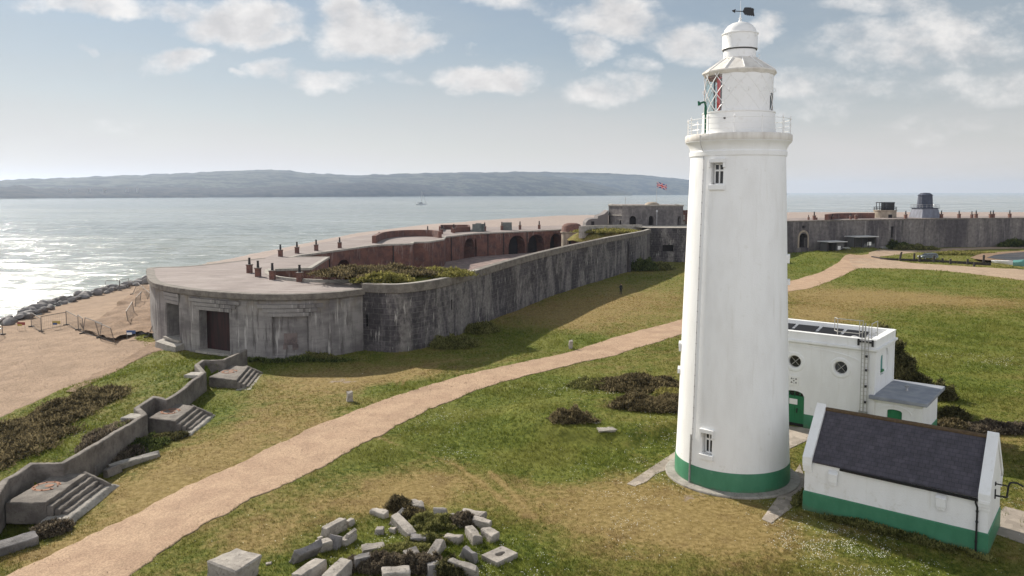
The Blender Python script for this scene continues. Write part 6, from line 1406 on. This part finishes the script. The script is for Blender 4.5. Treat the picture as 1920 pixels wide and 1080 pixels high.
# groyne: horizontal timbers and posts
gp_ = [G(*q) for q in [(1635, 482.5), (1660, 487), (1700, 489.5), (1740, 491), (1790, 494), (1858, 498)]]
m = MB(); pth = smooth_path(gp_, 1.0); m.sweep(pth, [(-.15, -.2), (-.15, .42), (.15, .45), (.15, -.2)]); m.sweep(pth, [(.16, .1), (.28, .1), (.28, .3), (.16, .3)])
o = m.build('groyne', 'wood_dark'); tag(o, 'low dark timber groyne running from the track to the harbour boats', 'groyne'); o.location.z = .1
for px, py, hh, lean, lab in ((1686, 489, 2.2, 14, 'tall tilted dark post nearest the fork of the track'), (1714, 490, 2.0, 0, 'thick dark post at the front of the parked car'), (1724, 491, 1.6, 0, 'dark post beside the front wheel of the parked car'), (1751, 492, 1.7, 0, 'dark post at the rear wheel of the parked car'), (1767, 492, 1.0, 0, 'short post right of the parked car'), (1782, 495, 1.2, 0, 'stubby post in the middle of the groyne'), (1814, 496, 1.3, 0, 'grey post left of the reddish harbour post'), (1844, 497, 2.4, 0, 'reddish brown post at the harbour end of the groyne'), (1826, 500, 1.0, 4, 'low leaning stake below the harbour end of the groyne')):
    p = G(px, py); m = MB(); m.cyl((0, 0, -.3), (math.sin(R(lean)) * hh, 0, hh), .27, .22, 9); m.cyl((math.sin(R(lean)) * hh * .8, 0, hh * .8), (math.sin(R(lean)) * hh * .84, 0, hh * .84), .29, n=9); o = m.build('mooring_post', 'wood_dark', bevel=.02); o.location = p; tag(o, lab, 'post', 'mooring posts on the groyne')
def boat(px0, py0, px1, py1, beam, hgt, mat, lab, cover):
    a, b = G(px0, py0), G(px1, py1); L_ = math.hypot(b[0] - a[0], b[1] - a[1]); g = thing('rowing_boat', lab, 'boat', ((a[0] + b[0]) / 2, (a[1] + b[1]) / 2, .62), math.atan2(b[1] - a[1], b[0] - a[0]))
    m = MB(); n = 14; ring = []
    for k in range(n + 1):
        u = k / n; x = -L_ / 2 + L_ * u; wv_ = beam / 2 * (1 - max(0, (u - .45) / .55) ** 2.2) * (.8 + .2 * min(1, u * 4)); sh_ = hgt * (.9 + .35 * u * u)
        ring.append([(x, -wv_, sh_), (x, -wv_ * .85, sh_ * .45), (x, -wv_ * .3, .04), (x, wv_ * .3, .04), (x, wv_ * .85, sh_ * .45), (x, wv_, sh_)])
    for k in range(n):
        for j in range(5): m.face([ring[k][j], ring[k + 1][j], ring[k + 1][j + 1], ring[k][j + 1]])
    m.face(ring[0]); m.build('hull', mat, g, smooth=True)
    m = MB()
    for k in range(n): m.tube([ring[k][0], ring[k + 1][0]], .05, 5); m.tube([ring[k][5], ring[k + 1][5]], .05, 5)
    m.build('gunwale', 'boat_white' if not cover else 'boat_cover', g)
    m = MB()
    if cover:
        for k in range(n):
            for j in range(4):
                f = lambda r, j: (r[0][0], r[0][1] + (r[5][1] - r[0][1]) * j / 4, r[0][2] + .45 * math.sin(math.pi * j / 4)); m.face([f(ring[k], j), f(ring[k + 1], j), f(ring[k + 1], j + 1), f(ring[k], j + 1)])
        m.build('cover', 'boat_cover', g, smooth=True)
    else:
        for u in (-.25, .1): m.box(L_ * u - .15, L_ * u + .15, -beam * .42, beam * .42, hgt * .7, hgt * .76)
        m.build('thwart', 'shed_roof', g)
boat(1862, 500, 1899, 503, 1.7, .8, 'boat_white', 'white open boat lying along the harbour edge at the right', False)
boat(1899, 504.5, 1922, 505.5, 1.9, 1.0, 'boat_cover', 'turquoise covered boat at the right edge of the view', True)
# yacht far out
p = P(790, 384, SEA_Z); yt = thing('sailing_yacht', 'sailing yacht with bare mast far out on the water', 'boat', p, R(5)); m = MB(); ring = []
for k in range(13):
    u = k / 12; wv_ = 2.2 * (1 - max(0, (u - .4) / .6) ** 2) * (.7 + .3 * min(1, u * 3)); ring.append([(-6.5 + 13 * u, -wv_, 1.3 + .4 * u), (-6.5 + 13 * u, -wv_ * .6, -.3), (-6.5 + 13 * u, wv_ * .6, -.3), (-6.5 + 13 * u, wv_, 1.3 + .4 * u)])
for k in range(12):
    for j in range(4): m.face([ring[k][j], ring[k + 1][j], ring[k + 1][(j + 1) % 4], ring[k][(j + 1) % 4]])
yt.scale = (1.25,) * 3; m.face(ring[0]); m.build('hull', 'boat_white', yt); m = MB(); m.box(-3, 2, -1.2, 1.2, 1.4, 2.5, (.5, .2)); m.build('cabin', 'car_paint', yt)
m = MB(); m.cyl((.6, 0, 1.2), (.6, 0, 17), .3, .2, 6); m.cyl((.6, 0, 2.8), (-5, 0, 2.6), .4, .3, 6); m.cyl((6.0, 0, 1.7), (1.0, 0, 15.5), .3, .15, 6); m.tube([(6.2, 0, 1.6), (.6, 0, 16.5), (-6.2, 0, 1.4)], .07, 4); m.build('mast', 'grey_metal', yt)
# the walker on the grass
p = G(1164, 552); pe = bpy.data.meshes.new('person'); V = []; E = []; RD = []
def jn(co, r, par=None):
    V.append(co); RD.append(r)
    if par is not None: E.append((par, len(V) - 1))
    return len(V) - 1
pel = jn((0, 0, .95), .15); sp = jn((0, 0, 1.15), .14, pel); ch = jn((0, 0, 1.35), .16, sp); nk = jn((0, -.01, 1.50), .07, ch); hd0 = jn((0, -.02, 1.58), .085, nk); hd = jn((0, -.03, 1.66), .10, hd0); jn((0, -.02, 1.76), .08, hd)
for s_ in (-1, 1):
    hp = jn((.10 * s_, 0, .88), .10, pel); kn = jn((.12 * s_, -.03, .50), .07, hp); an_ = jn((.12 * s_, .03, .09), .05, kn); jn((.14 * s_, -.13, .045), .045, an_)
    shd = jn((.19 * s_, 0, 1.42), .07, ch); el = jn((.26 * s_, .02, 1.14), .05, shd); wr = jn((.22 * s_, -.16, .98), .035, el); pm = jn((.21 * s_, -.22, .95), .035, wr)
    for q in range(4): f0 = jn((.21 * s_ + .018 * (q - 1.5), -.27, .93), .011, pm); jn((.21 * s_ + .018 * (q - 1.5), -.30 + .006 * abs(q - 1.5), .90), .009, f0)
    t0 = jn((.18 * s_, -.24, .96), .012, pm); jn((.165 * s_, -.27, .95), .01, t0)
pe.from_pydata(V, E, []); po = bpy.data.objects.new('person', pe); COL.objects.link(po); pe.materials.append(MATS['cloth_black'])
sk = po.modifiers.new('skin', 'SKIN'); sk.use_smooth_shade = True; po.modifiers.new('sub', 'SUBSURF').render_levels = 1
for i, v in enumerate(pe.skin_vertices[0].data): v.radius = (RD[i], RD[i]); v.use_root = (i == 0)
po.location = p; po.rotation_euler.z = R(15); tag(po, 'person in dark clothes standing on the grass below the long fort wall', 'person')
m = MB(); m.lathe([(0, 1.56), (.07, 1.58), (.095, 1.66), (.08, 1.74), (.0, 1.78)], 14, (0, -.045, 0)); m.cyl((0, -.14, 1.655), (0, -.165, 1.63), .014, .02, 6); m.build('face', 'skin', po, smooth=True)
m = MB(); m.lathe([(.11, 1.66), (.115, 1.72), (.09, 1.80), (.0, 1.84)], 14, (0, -.005, 0)); m.build('hair', 'hair', po, smooth=True)
# hamlet on the far shore
for i, (px, py) in enumerate([(130, 354), (167, 354), (196, 355), (258, 352), (238, 353)]):
    Y = float(np.interp(px, [0, 500], [2560, 3290])); q = atY(px, py, Y); m = MB(); k = random.uniform(.8, 1.4)
    h_ = thing('far_house', 'white house on the far hillside, position %s' % ('along the shore' if i > 5 else 'among the trees'), 'house', (q[0], q[1], q[2] - 4), random.uniform(0, 1), 'white houses on the far shore'); h_['label'] = 'tiny white house on the wooded far shore'; k *= .7
    k *= .62; m.box(-7 * k, 7 * k, -4, 4, -14, 4.5 * k); m.build('wall', 'pale_concrete', h_); m = MB(); m.hull([(-7.5 * k, -4.5, 4.5 * k), (7.5 * k, -4.5, 4.5 * k), (7.5 * k, 4.5, 4.5 * k), (-7.5 * k, 4.5, 4.5 * k)], [(-7.5 * k, -.1, 7.5 * k), (7.5 * k, -.1, 7.5 * k), (7.5 * k, .1, 7.5 * k), (-7.5 * k, .1, 7.5 * k)]); m.build('roof', 'tile_roof', h_)

# ================================================================ vegetation
def leaf_mesh(name, C, size, mat, parent=None, v=None, up=0.0, asp=.3):
    """one small bent leaf quad per point"""
    n = len(C); rng = np.random.default_rng(n)
    d = rng.normal(size=(n, 3)); d[:, 2] = np.abs(d[:, 2]) * (1 + up) + up * .5; d /= np.linalg.norm(d, axis=1)[:, None]
    s = rng.normal(size=(n, 3)); s -= (s * d).sum(1)[:, None] * d; s /= np.linalg.norm(s, axis=1)[:, None]
    sz = (size * rng.uniform(.4, 1.9, n) ** 1.3)[:, None]; w_ = asp
    V = np.stack([C - s * sz * w_ * .5, C + s * sz * w_ * .5, C + d * sz + s * sz * w_ * .35, C + d * sz - s * sz * w_ * .35], 1).reshape(-1, 3)
    F = np.arange(n * 4); me = bpy.data.meshes.new(name); me.vertices.add(n * 4); me.vertices.foreach_set('co', V.ravel()); me.loops.add(n * 4); me.loops.foreach_set('vertex_index', F)
    me.polygons.add(n); me.polygons.foreach_set('loop_start', np.arange(0, n * 4, 4)); me.update(calc_edges=True)
    a = me.attributes.new('v', 'FLOAT', 'POINT'); a.data.foreach_set('value', np.repeat(v if v is not None else rng.uniform(0, 1, n), 4))
    return link(name, me, mat, parent)
def bush(label, cat, px, py, rx, ry, h, mat, n, leaf=.12, name='bush', yaw=0.0, group=None, zf=gz, seed=None, up=.4):
    p = G(px, py) if py else px
    rng = np.random.default_rng(int(abs(p[0] * 37 + p[1] * 91)) % 9999)
    r = np.sqrt(rng.uniform(0, 1, n)); th = rng.uniform(0, 2 * np.pi, n); c, s = math.cos(yaw), math.sin(yaw)
    edge = .80 + .7 * (fbm(np.cos(th) * 2 + p[0], np.sin(th) * 2 + p[1], 3, 4) - .35) + rng.exponential(.05, n)
    lx, ly = rx * r * np.cos(th) * edge, ry * r * np.sin(th) * edge; X, Y = p[0] + lx * c - ly * s, p[1] + lx * s + ly * c
    top = h * np.sqrt(np.clip(1 - r ** 2.2, 0, 1)) * (.12 + 1.5 * fbm(X / (.3 + rx * .16), Y / (.3 + rx * .16), 8) ** 1.35) 
    Z = zf(X, Y) + top * rng.uniform(0, 1, n) ** .35 + .01
    kp_ = vnoise(X / (.12 + rx * .06), Y / (.12 + rx * .06), 12) > .22; X, Y, Z = X[kp_], Y[kp_], Z[kp_]
    o = leaf_mesh(name, np.c_[X, Y, Z] - np.array([p[0], p[1], 0]), leaf, mat, None, up=up); o.location = (p[0], p[1], 0)
    return tag(o, label, cat, group)
S1 = 'scrub mounds on the grass'
bush('broad brown heather mound on the bank at the left edge', 'bush', 20, 822, 4.6, 5.2, 1.0, 'heather', 42000, .14)
bush('dark heather patch on the bank nearest the shingle beach', 'bush', 135, 768, 3.8, 4.6, 1.0, 'heather', 34000, .14)
bush('brown scrub at the left edge below the broad heather mound', 'bush', -20, 860, 5.0, 5.5, .8, 'heather', 20000, .14)
bush('large dark heather mound left of the lighthouse, upper one', 'bush', 1190, 724, 4.2, 2.2, .75, 'heather', 30000, .13)
bush('second heather mound tucked behind the large dark one near the lighthouse', 'bush', 1120, 722, 2.6, 1.6, .55, 'olive_scrub', 12000, .12)
bush('long brown heather mound left of the lighthouse, lower one', 'bush', 1228, 764, 3.8, 1.7, .9, 'heather', 24000, .12)
bush('small round brown bush standing alone on the green earthwork', 'bush', 1074, 790, 1.65, 1.0, .85, 'heather', 14000, .10)
bush('yellow-green gorse clump between the heather mounds and the lighthouse', 'bush', 1262, 742, 1.5, .8, .5, 'straw_grass', 5000, .12)
bush('dark bush at the foot of the fort wall, left larger one', 'bush', 852, 650, 2.8, 2.0, 1.2, 'olive_scrub', 16000, .14)
bush('dark bush at the foot of the fort wall, right smaller one', 'bush', 902, 622, 2.2, 1.8, 1.1, 'olive_scrub', 12000, .14)
bush('green bush in front of the far end of the long wall', 'bush', 1210, 507, 3.2, 2.4, 2.6, 'hedge_green', 10000, .25)
bush('low brown bush beside the green bush at the far wall', 'bush', 1232, 506, 3.6, 2.0, 1.6, 'olive_scrub', 9000, .22)
bush('dark green hedge clump right of the timber shelter', 'bush', 1682, 467, 4.5, 2.5, 2.6, 'hedge_green', 7000, .3)
bush('low brown scrub right of the dark hedge clump by the far wall', 'bush', 1718, 469, 6.5, 2.5, 1.4, 'olive_scrub', 7000, .3)
bush('green bush at the right edge below the far wall', 'bush', 1905, 463, 6, 3, 2.4, 'hedge_green', 6000, .3)
bush('dry brown growth along the harbour bank', 'bush', 1810, 478, 10, 3.0, .9, 'straw_grass', 9000, .25)
bush('purple brown thicket at the right edge beyond the slate-roofed outbuilding', 'bush', 1885, 808, 3.6, 1.2, .6, 'purple_scrub', 14000, .13)
bush('dark thicket right of the annexe', 'bush', 1782, 786, 1.3, 1.0, .9, 'dark_needles', 8000, .14)
bush('dark green bramble behind the annexe corner', 'bush', 1764, 748, 1.1, 1.0, 1.3, 'dark_needles', 8000, .15)
bush('brown tuft thicket beside the annexe wall', 'bush', 1782, 806, 1.6, .8, .7, 'heather', 7000, .12)
for lab, x, y, rx, ry, h, mt, n in (('brown heather under the half-round slab', 925, 200, .75, .65, .65, 'heather', 9000), ('brown heather behind the tilted beam', 1010, 250, .7, .6, .55, 'heather', 8000), ('olive green bush at the centre of the stone pile', 1180, 320, 1.15, .9, .65, 'olive_scrub', 15000), ('purple brown bush among the upper right slabs', 1400, 310, 1.0, .7, .5, 'purple_scrub', 11000),
                                   ('dark purple bush over the rounded slab in the front row', 640, 640, .75, .6, .65, 'purple_scrub', 9000), ('large dark purple bush in the front centre of the pile', 840, 640, 1.2, .7, .75, 'purple_scrub', 16000), ('dark purple bush below the tilted pillar stone', 1080, 650, 1.0, .7, .8, 'purple_scrub', 14000), ('blackish bush at the front right of the pile', 1270, 680, .9, .7, .75, 'dark_needles', 12000), ('green weedy clump between the tilted beam and flat block', 1150, 440, 1.3, .5, .3, 'olive_scrub', 9000), ('green weeds in the grass behind the front bushes', 940, 510, 1.5, .5, .25, 'olive_scrub', 9000)):
    q = z5(x, y + 20); bush(lab, 'bush', q[0], q[1], rx, ry, h, mt, n, .075, group='bushes growing through the stone pile')
for lab, px, py, rx, ry, h, mt, n in (('brown scrub in the hollow between first and second platforms', 215, 842, 1.8, 3.0, .6, 'purple_scrub', 14000), ('green overgrowth in front of the second platform', 262, 835, 1.9, 2.0, .5, 'hedge_green', 14000), ('dark growth at the foot of the nearest gun platform', 55, 962, 1.9, 1.0, .4, 'olive_scrub', 9000), ('rounded brown bush near the bottom left corner', 97, 1000, .9, .7, .75, 'purple_scrub', 9000), ('dark growth in front of the second gun platform slab', 320, 822, 1.2, .7, .35, 'dark_needles', 6000)):
    bush(lab, 'bush', px, py, rx, ry, h, mt, n, .1, group='growth around the gun platforms')
_w = lambda ox, oy, lx, ly: (ox + lx * .777 + ly * .629, oy - lx * .629 + ly * .777, 0)
bush('dark weeds along the front base of the slate-roofed outbuilding', 'weeds', _w(15.6, 40.3, 4.6, -.5), None, 4.0, .42, .3, 'olive_scrub', 9000, .09, 'weeds', DX)
bush('rough weeds along the end of the slate-roofed outbuilding nearest the tower', 'weeds', _w(15.6, 40.3, -.5, 1.6), None, .4, 1.8, .28, 'olive_scrub', 4000, .09, 'weeds', DX)
bush('rank grass at the foot of the round concrete fort end', 'weeds', (-22, 76.6, 0), None, 6.5, .7, .5, 'hedge_green', 8000, .12, 'weeds')
bush('dark weeds below the blocked opening of the round fort end', 'weeds', (-19.5, 77.0, 0), None, 2.4, .8, .9, 'olive_scrub', 5000, .12, 'weeds')
# scrub on the earth bank inside the fort
def zbank(x, y): return ZC + .35 + 0 * x
bush('tall brown scrub on the earth bank inside the fort', 'bush', P(700, 516, ZC + .3)[:2] + (0,), None, 6.0, 4.4, .95, 'heather', 24000, .2, zf=zbank)
bush('green tussocks on the bank just behind the wall coping', 'bush', P(720, 529, ZC)[:2] + (0,), None, 3.2, 1.5, 1.1, 'straw_grass', 9000, .2, zf=lambda x, y: ZC - .1 + 0 * x)
bush('straw coloured tussocks along the bank beside the curved coping', 'bush', P(800, 517, ZC)[:2] + (0,), None, 5.5, 2.6, .9, 'straw_grass', 14000, .18, zf=lambda x, y: ZC + 0 * x)
bush('straw grass over the turfed magazine roof', 'bush', (23, 188, 0), None, 7.5, 4.2, .8, 'straw_grass', 9000, .3, zf=lambda x, y: 7.2 + 0 * x)
bush('small dark bush on the turfed magazine roof', 'bush', (30.5, 206, 0), None, 1.3, 1.0, 1.0, 'dark_needles', 3000, .2, zf=lambda x, y: 7.2 + 0 * x)
bush('brown scrub at the left end of the turfed magazine', 'bush', (21.5, 208, 0), None, 3.2, 1.6, 1.8, 'heather', 6000, .22, zf=lambda x, y: 6.0 + 0 * x)
# wind-bent trees behind the engine house
def tree(label, x, y, h, blobs, n, mat, leaf=.12):
    g = thing('tree', label, 'tree', (x, y, float(gz(x, y)))); m = MB(); rng = np.random.default_rng(int(x * 10)); C = []
    m.cyl((0, 0, -.2), (.1, .1, h * .35), .16, .12, 8)
    for bx, by, bz_, br in blobs:
        m.tube([(.1, .1, h * .3), (bx * .5, by * .5, (bz_ + h * .3) * .5), (bx, by, bz_)], .05, 6)
        k = int(n * br * br / sum(b[3] ** 2 for b in blobs)); d = rng.normal(size=(k, 3)); d /= np.linalg.norm(d, axis=1)[:, None]
        rr = br * rng.uniform(.35, 1.05, k) * (.65 + .7 * vnoise(d[:, 0] * 2.5 + bx * 7, d[:, 1] * 2.5 + d[:, 2] * 2.5 + by * 3, 4)); q = np.array([bx, by, bz_]) + d * rr[:, None]; C.append(q)
    m.build('trunk', 'bark', g); C = np.vstack(C); C = C[C[:, 2] > .05]; leaf_mesh('crown', C, leaf, mat, g, up=.3); return g
tree('tall dark ragged evergreen against the back of the white engine house', 30.2, 60.0, 6.9, [(-1.1, .1, 6.3, .35), (-.7, -.1, 5.9, .45), (-1.2, 0, 5.4, .4), (.2, .1, 5.0, .4), (1.1, 0, 3.7, .4), (1.9, .1, 2.3, .4), (-.9, .2, 4.9, .75), (-.6, 0, 3.9, .95), (.3, 0, 3.3, 1.05), (.8, .2, 2.5, .9), (-.3, 0, 2.2, 1.2), (1.0, .1, 1.5, .8), (-1.0, -.2, 5.6, .45), (.1, .3, 4.5, .6), (-.8, 0, 1.4, 1.0), (.6, 0, 1.1, 1.1), (.7, .2, 3.9, .4)], 26000, 'dark_needles', .15)
tree('lower dark evergreen right of the tall ragged one', 32.4, 60.3, 2.8, [(-.5, 0, 2.3, .5), (.2, 0, 1.8, .6), (-.4, .2, 1.2, .8), (.5, 0, 1.0, .6), (.7, 0, 1.6, .3)], 14000, 'dark_needles', .14)

# ---- turf: short tufts everywhere near, daisies in drifts
NO = [PATH, BEACH, TR1, TR2, HARB] + PAVE
rects_ = [(24.54, 51.65, -10.9, .2, -.2, 5.5), (24.54, 51.65, 0, 3.1, -.1, 5.4), (15.6, 40.3, -.15, 8.6, -.2, 4.2)]
fortpoly = np.array([(x, y) for x, y in BAST] + [(x, y) for x, y in CURT] + [(60, 215), (20, 250), (-45, 215), (-48, 120)])
def on_turf(x, y):
    ok = ~inside(fortpoly, x, y) & (np.hypot(x - LX, y - LY) > 3.95)
    jx, jy = x + RNG.normal(0, .2, len(x)), y + RNG.normal(0, .2, len(x))
    for pg in NO: ok &= ~inside(pg, jx, jy)
    for _, pg, _n in GP: ok &= np.hypot(x - np.mean(pg, 0)[0] - .4, y - np.mean(pg, 0)[1]) > 2.0
    c, s = math.cos(DX), math.sin(DX)
    for ox, oy, a0, a1, b0, b1 in rects_:
        lx, ly = (x - ox) * c + (y - oy) * s, -(x - ox) * s + (y - oy) * c; ok &= ~((lx > a0) & (lx < a1) & (ly > b0) & (ly < b1))
    xl = np.interp(y, [b_[1] for b_ in sorted([(q[0], q[1]) for q in BEACH_L], key=lambda q: q[1])], [b_[0] for b_ in sorted([(q[0], q[1]) for q in BEACH_L], key=lambda q: q[1])])
    return ok & ((x > xl + .3) | (y > 105))
def scatter(n, y0, y1, pw, um=.78):
    yy = (y0 ** pw + (y1 ** pw - y0 ** pw) * RNG.uniform(0, 1, n)) ** (1 / pw); xx = yy * RNG.uniform(-um, um, n); k = on_turf(xx, yy); return xx[k], yy[k]
x, y = scatter(400000, 25, 125, -.15)
x2, y2 = scatter(110000, 110, 222, -.4, .9); x, y = np.r_[x, x2], np.r_[y, y2]
lush = np.clip(1.15 - dryness(x, y), 0.1, 1.3); keep = RNG.uniform(0, 1, len(x)) < (.25 + .75 * fbm(x / 1.6, y / 1.6, 91)) * np.clip(.45 + lush, .3, 1)
x, y, lush = x[keep], y[keep], lush[keep]; n = len(x); B = 3
bx = np.repeat(x, B) + RNG.normal(0, .05, n * B); by = np.repeat(y, B) + RNG.normal(0, .05, n * B); bz_ = gz(bx, by) - .01
far_ = np.clip(np.hypot(bx, by) / 45, 1, 5)
hh = np.repeat(.03 + .115 * lush * (.4 + fbm(x / 3, y / 3, 17)) ** 2, B) * RNG.uniform(.5, 1.5, n * B) * far_ ** .5; ta = RNG.uniform(0, 2 * np.pi, n * B); wd = .014 * far_ * RNG.uniform(.7, 1.5, n * B); ln_ = RNG.normal(0, .55, (n * B, 2)) * hh[:, None]
V = np.empty((n * B, 3, 3)); V[:, 0] = np.c_[bx - np.cos(ta) * wd, by - np.sin(ta) * wd, bz_]; V[:, 1] = np.c_[bx + np.cos(ta) * wd, by + np.sin(ta) * wd, bz_]; V[:, 2] = np.c_[bx + ln_[:, 0], by + ln_[:, 1], bz_ + hh]

def tri_mesh(name, V, mat, attrs):
    k = len(V); me = bpy.data.meshes.new(name); me.vertices.add(k * 3); me.vertices.foreach_set('co', V.reshape(-1)); me.loops.add(k * 3); me.loops.foreach_set('vertex_index', np.arange(k * 3)); me.polygons.add(k); me.polygons.foreach_set('loop_start', np.arange(0, k * 3, 3)); me.update(calc_edges=True)
    for a, v in attrs.items(): at = me.attributes.new(a, 'FLOAT', 'POINT'); at.data.foreach_set('value', np.repeat(v, 3))
    return link(name, me, mat)
o = tri_mesh('grass_tufts', V, 'grass_blade', {'dry': np.clip(dryness(bx, by) - .06, -1, 2), 'v': np.clip(RNG.uniform(.2, 1, n * B) + .3 * sstep(60, 120, by), 0, 1.1)}); tag(o, 'short grass covering the ground', 'grass', kind='stuff')
FL = [(1560, 1010, 90, 40, 1.0), (1620, 1050, 80, 30, 1.0), (1480, 960, 40, 40, .6), (1220, 890, 40, 60, .5), (1270, 820, 40, 30, .8), (1130, 730, 90, 16, .6), (1050, 730, 60, 10, .4), (820, 790, 60, 20, .35), (860, 850, 40, 16, .35), (960, 1060, 60, 30, .7), (1640, 690, 20, 8, .1), (1900, 680, 60, 12, .8), (1790, 672, 60, 10, .5), (1130, 905, 60, 40, .3), (1900, 930, 30, 20, .9), (330, 690, 80, 12, .3), (1180, 970, 30, 50, .4), (700, 1010, 90, 40, .25), (150, 830, 60, 12, .3)]
x, y = scatter(330000, 27, 90, -.2); pr_ = np.clip(patches(x, y, FL), 0, 1) * np.clip((fbm(x / .9, y / .9, 23) - .38) * 4, 0, 1) + .004
k = RNG.uniform(0, 1, len(x)) < pr_ * .8; x, y = x[k], y[k]; n = len(x); q = RNG.uniform(.014, .03, n) * np.clip(y / 40, 1, 1.6); z = gz(x, y) + RNG.uniform(.05, .12, n); a = RNG.uniform(0, 6.28, n); tl = RNG.normal(0, .3, n)
V = np.stack([np.c_[x + q * np.cos(a + t_), y + q * np.sin(a + t_), z + q * tl * math.cos(t_)] for t_ in (0, 2.1, 4.2)], 1)
tag(tri_mesh('daisies', V, 'daisy', {'v': q}), 'drifts of small white daisies in the grass', 'flowers', kind='stuff')
# loose shingle and pebbles over beach, path edges
x = RNG.uniform(-75, 12, 60000); y = RNG.uniform(26, 112, 60000)
k = inside(BEACH, x, y) | (inside(PATH, x, y) & (RNG.uniform(0, 1, 60000) < .8)); x, y = x[k], y[k]; n = len(x); q = RNG.uniform(.012, .028, n) * np.clip(y / 40, 1, 1.6); z = gz(x, y) + .05; a = RNG.uniform(0, 6.28, n)
P0 = [np.c_[x + q * np.cos(a + t_), y + q * np.sin(a + t_), z] for t_ in (0, 1.57, 3.14, 4.71)]; tp = np.c_[x, y, z + q * .8]
tag(tri_mesh('pebbles', np.concatenate([np.stack([P0[i], P0[(i + 1) % 4], tp], 1) for i in range(4)]), 'shingle', {'v': np.tile(q, 4)}), 'loose pebbles scattered on path and beach', 'pebbles', kind='stuff')

# ================================================================ sea haze
m = MB(); m.box(-9000, 9000, -600, 11000, -16, 165); hz = m.build('haze', bpy.data.materials.new('haze')); hz['kind'] = 'stuff'
hm = hz.data.materials[0]; hm.use_nodes = True; nt = hm.node_tree; nt.nodes.remove(nt.nodes['Principled BSDF'])
pv = nt.nodes.new('ShaderNodeVolumePrincipled'); pv.inputs['Color'].default_value = (.62, .76, 1.0, 1); pv.inputs['Density'].default_value = .00006; pv.inputs['Anisotropy'].default_value = .5; pv.inputs['Density Attribute'].default_value = ''
nt.links.new(pv.outputs[0], nt.nodes['Material Output'].inputs['Volume'])
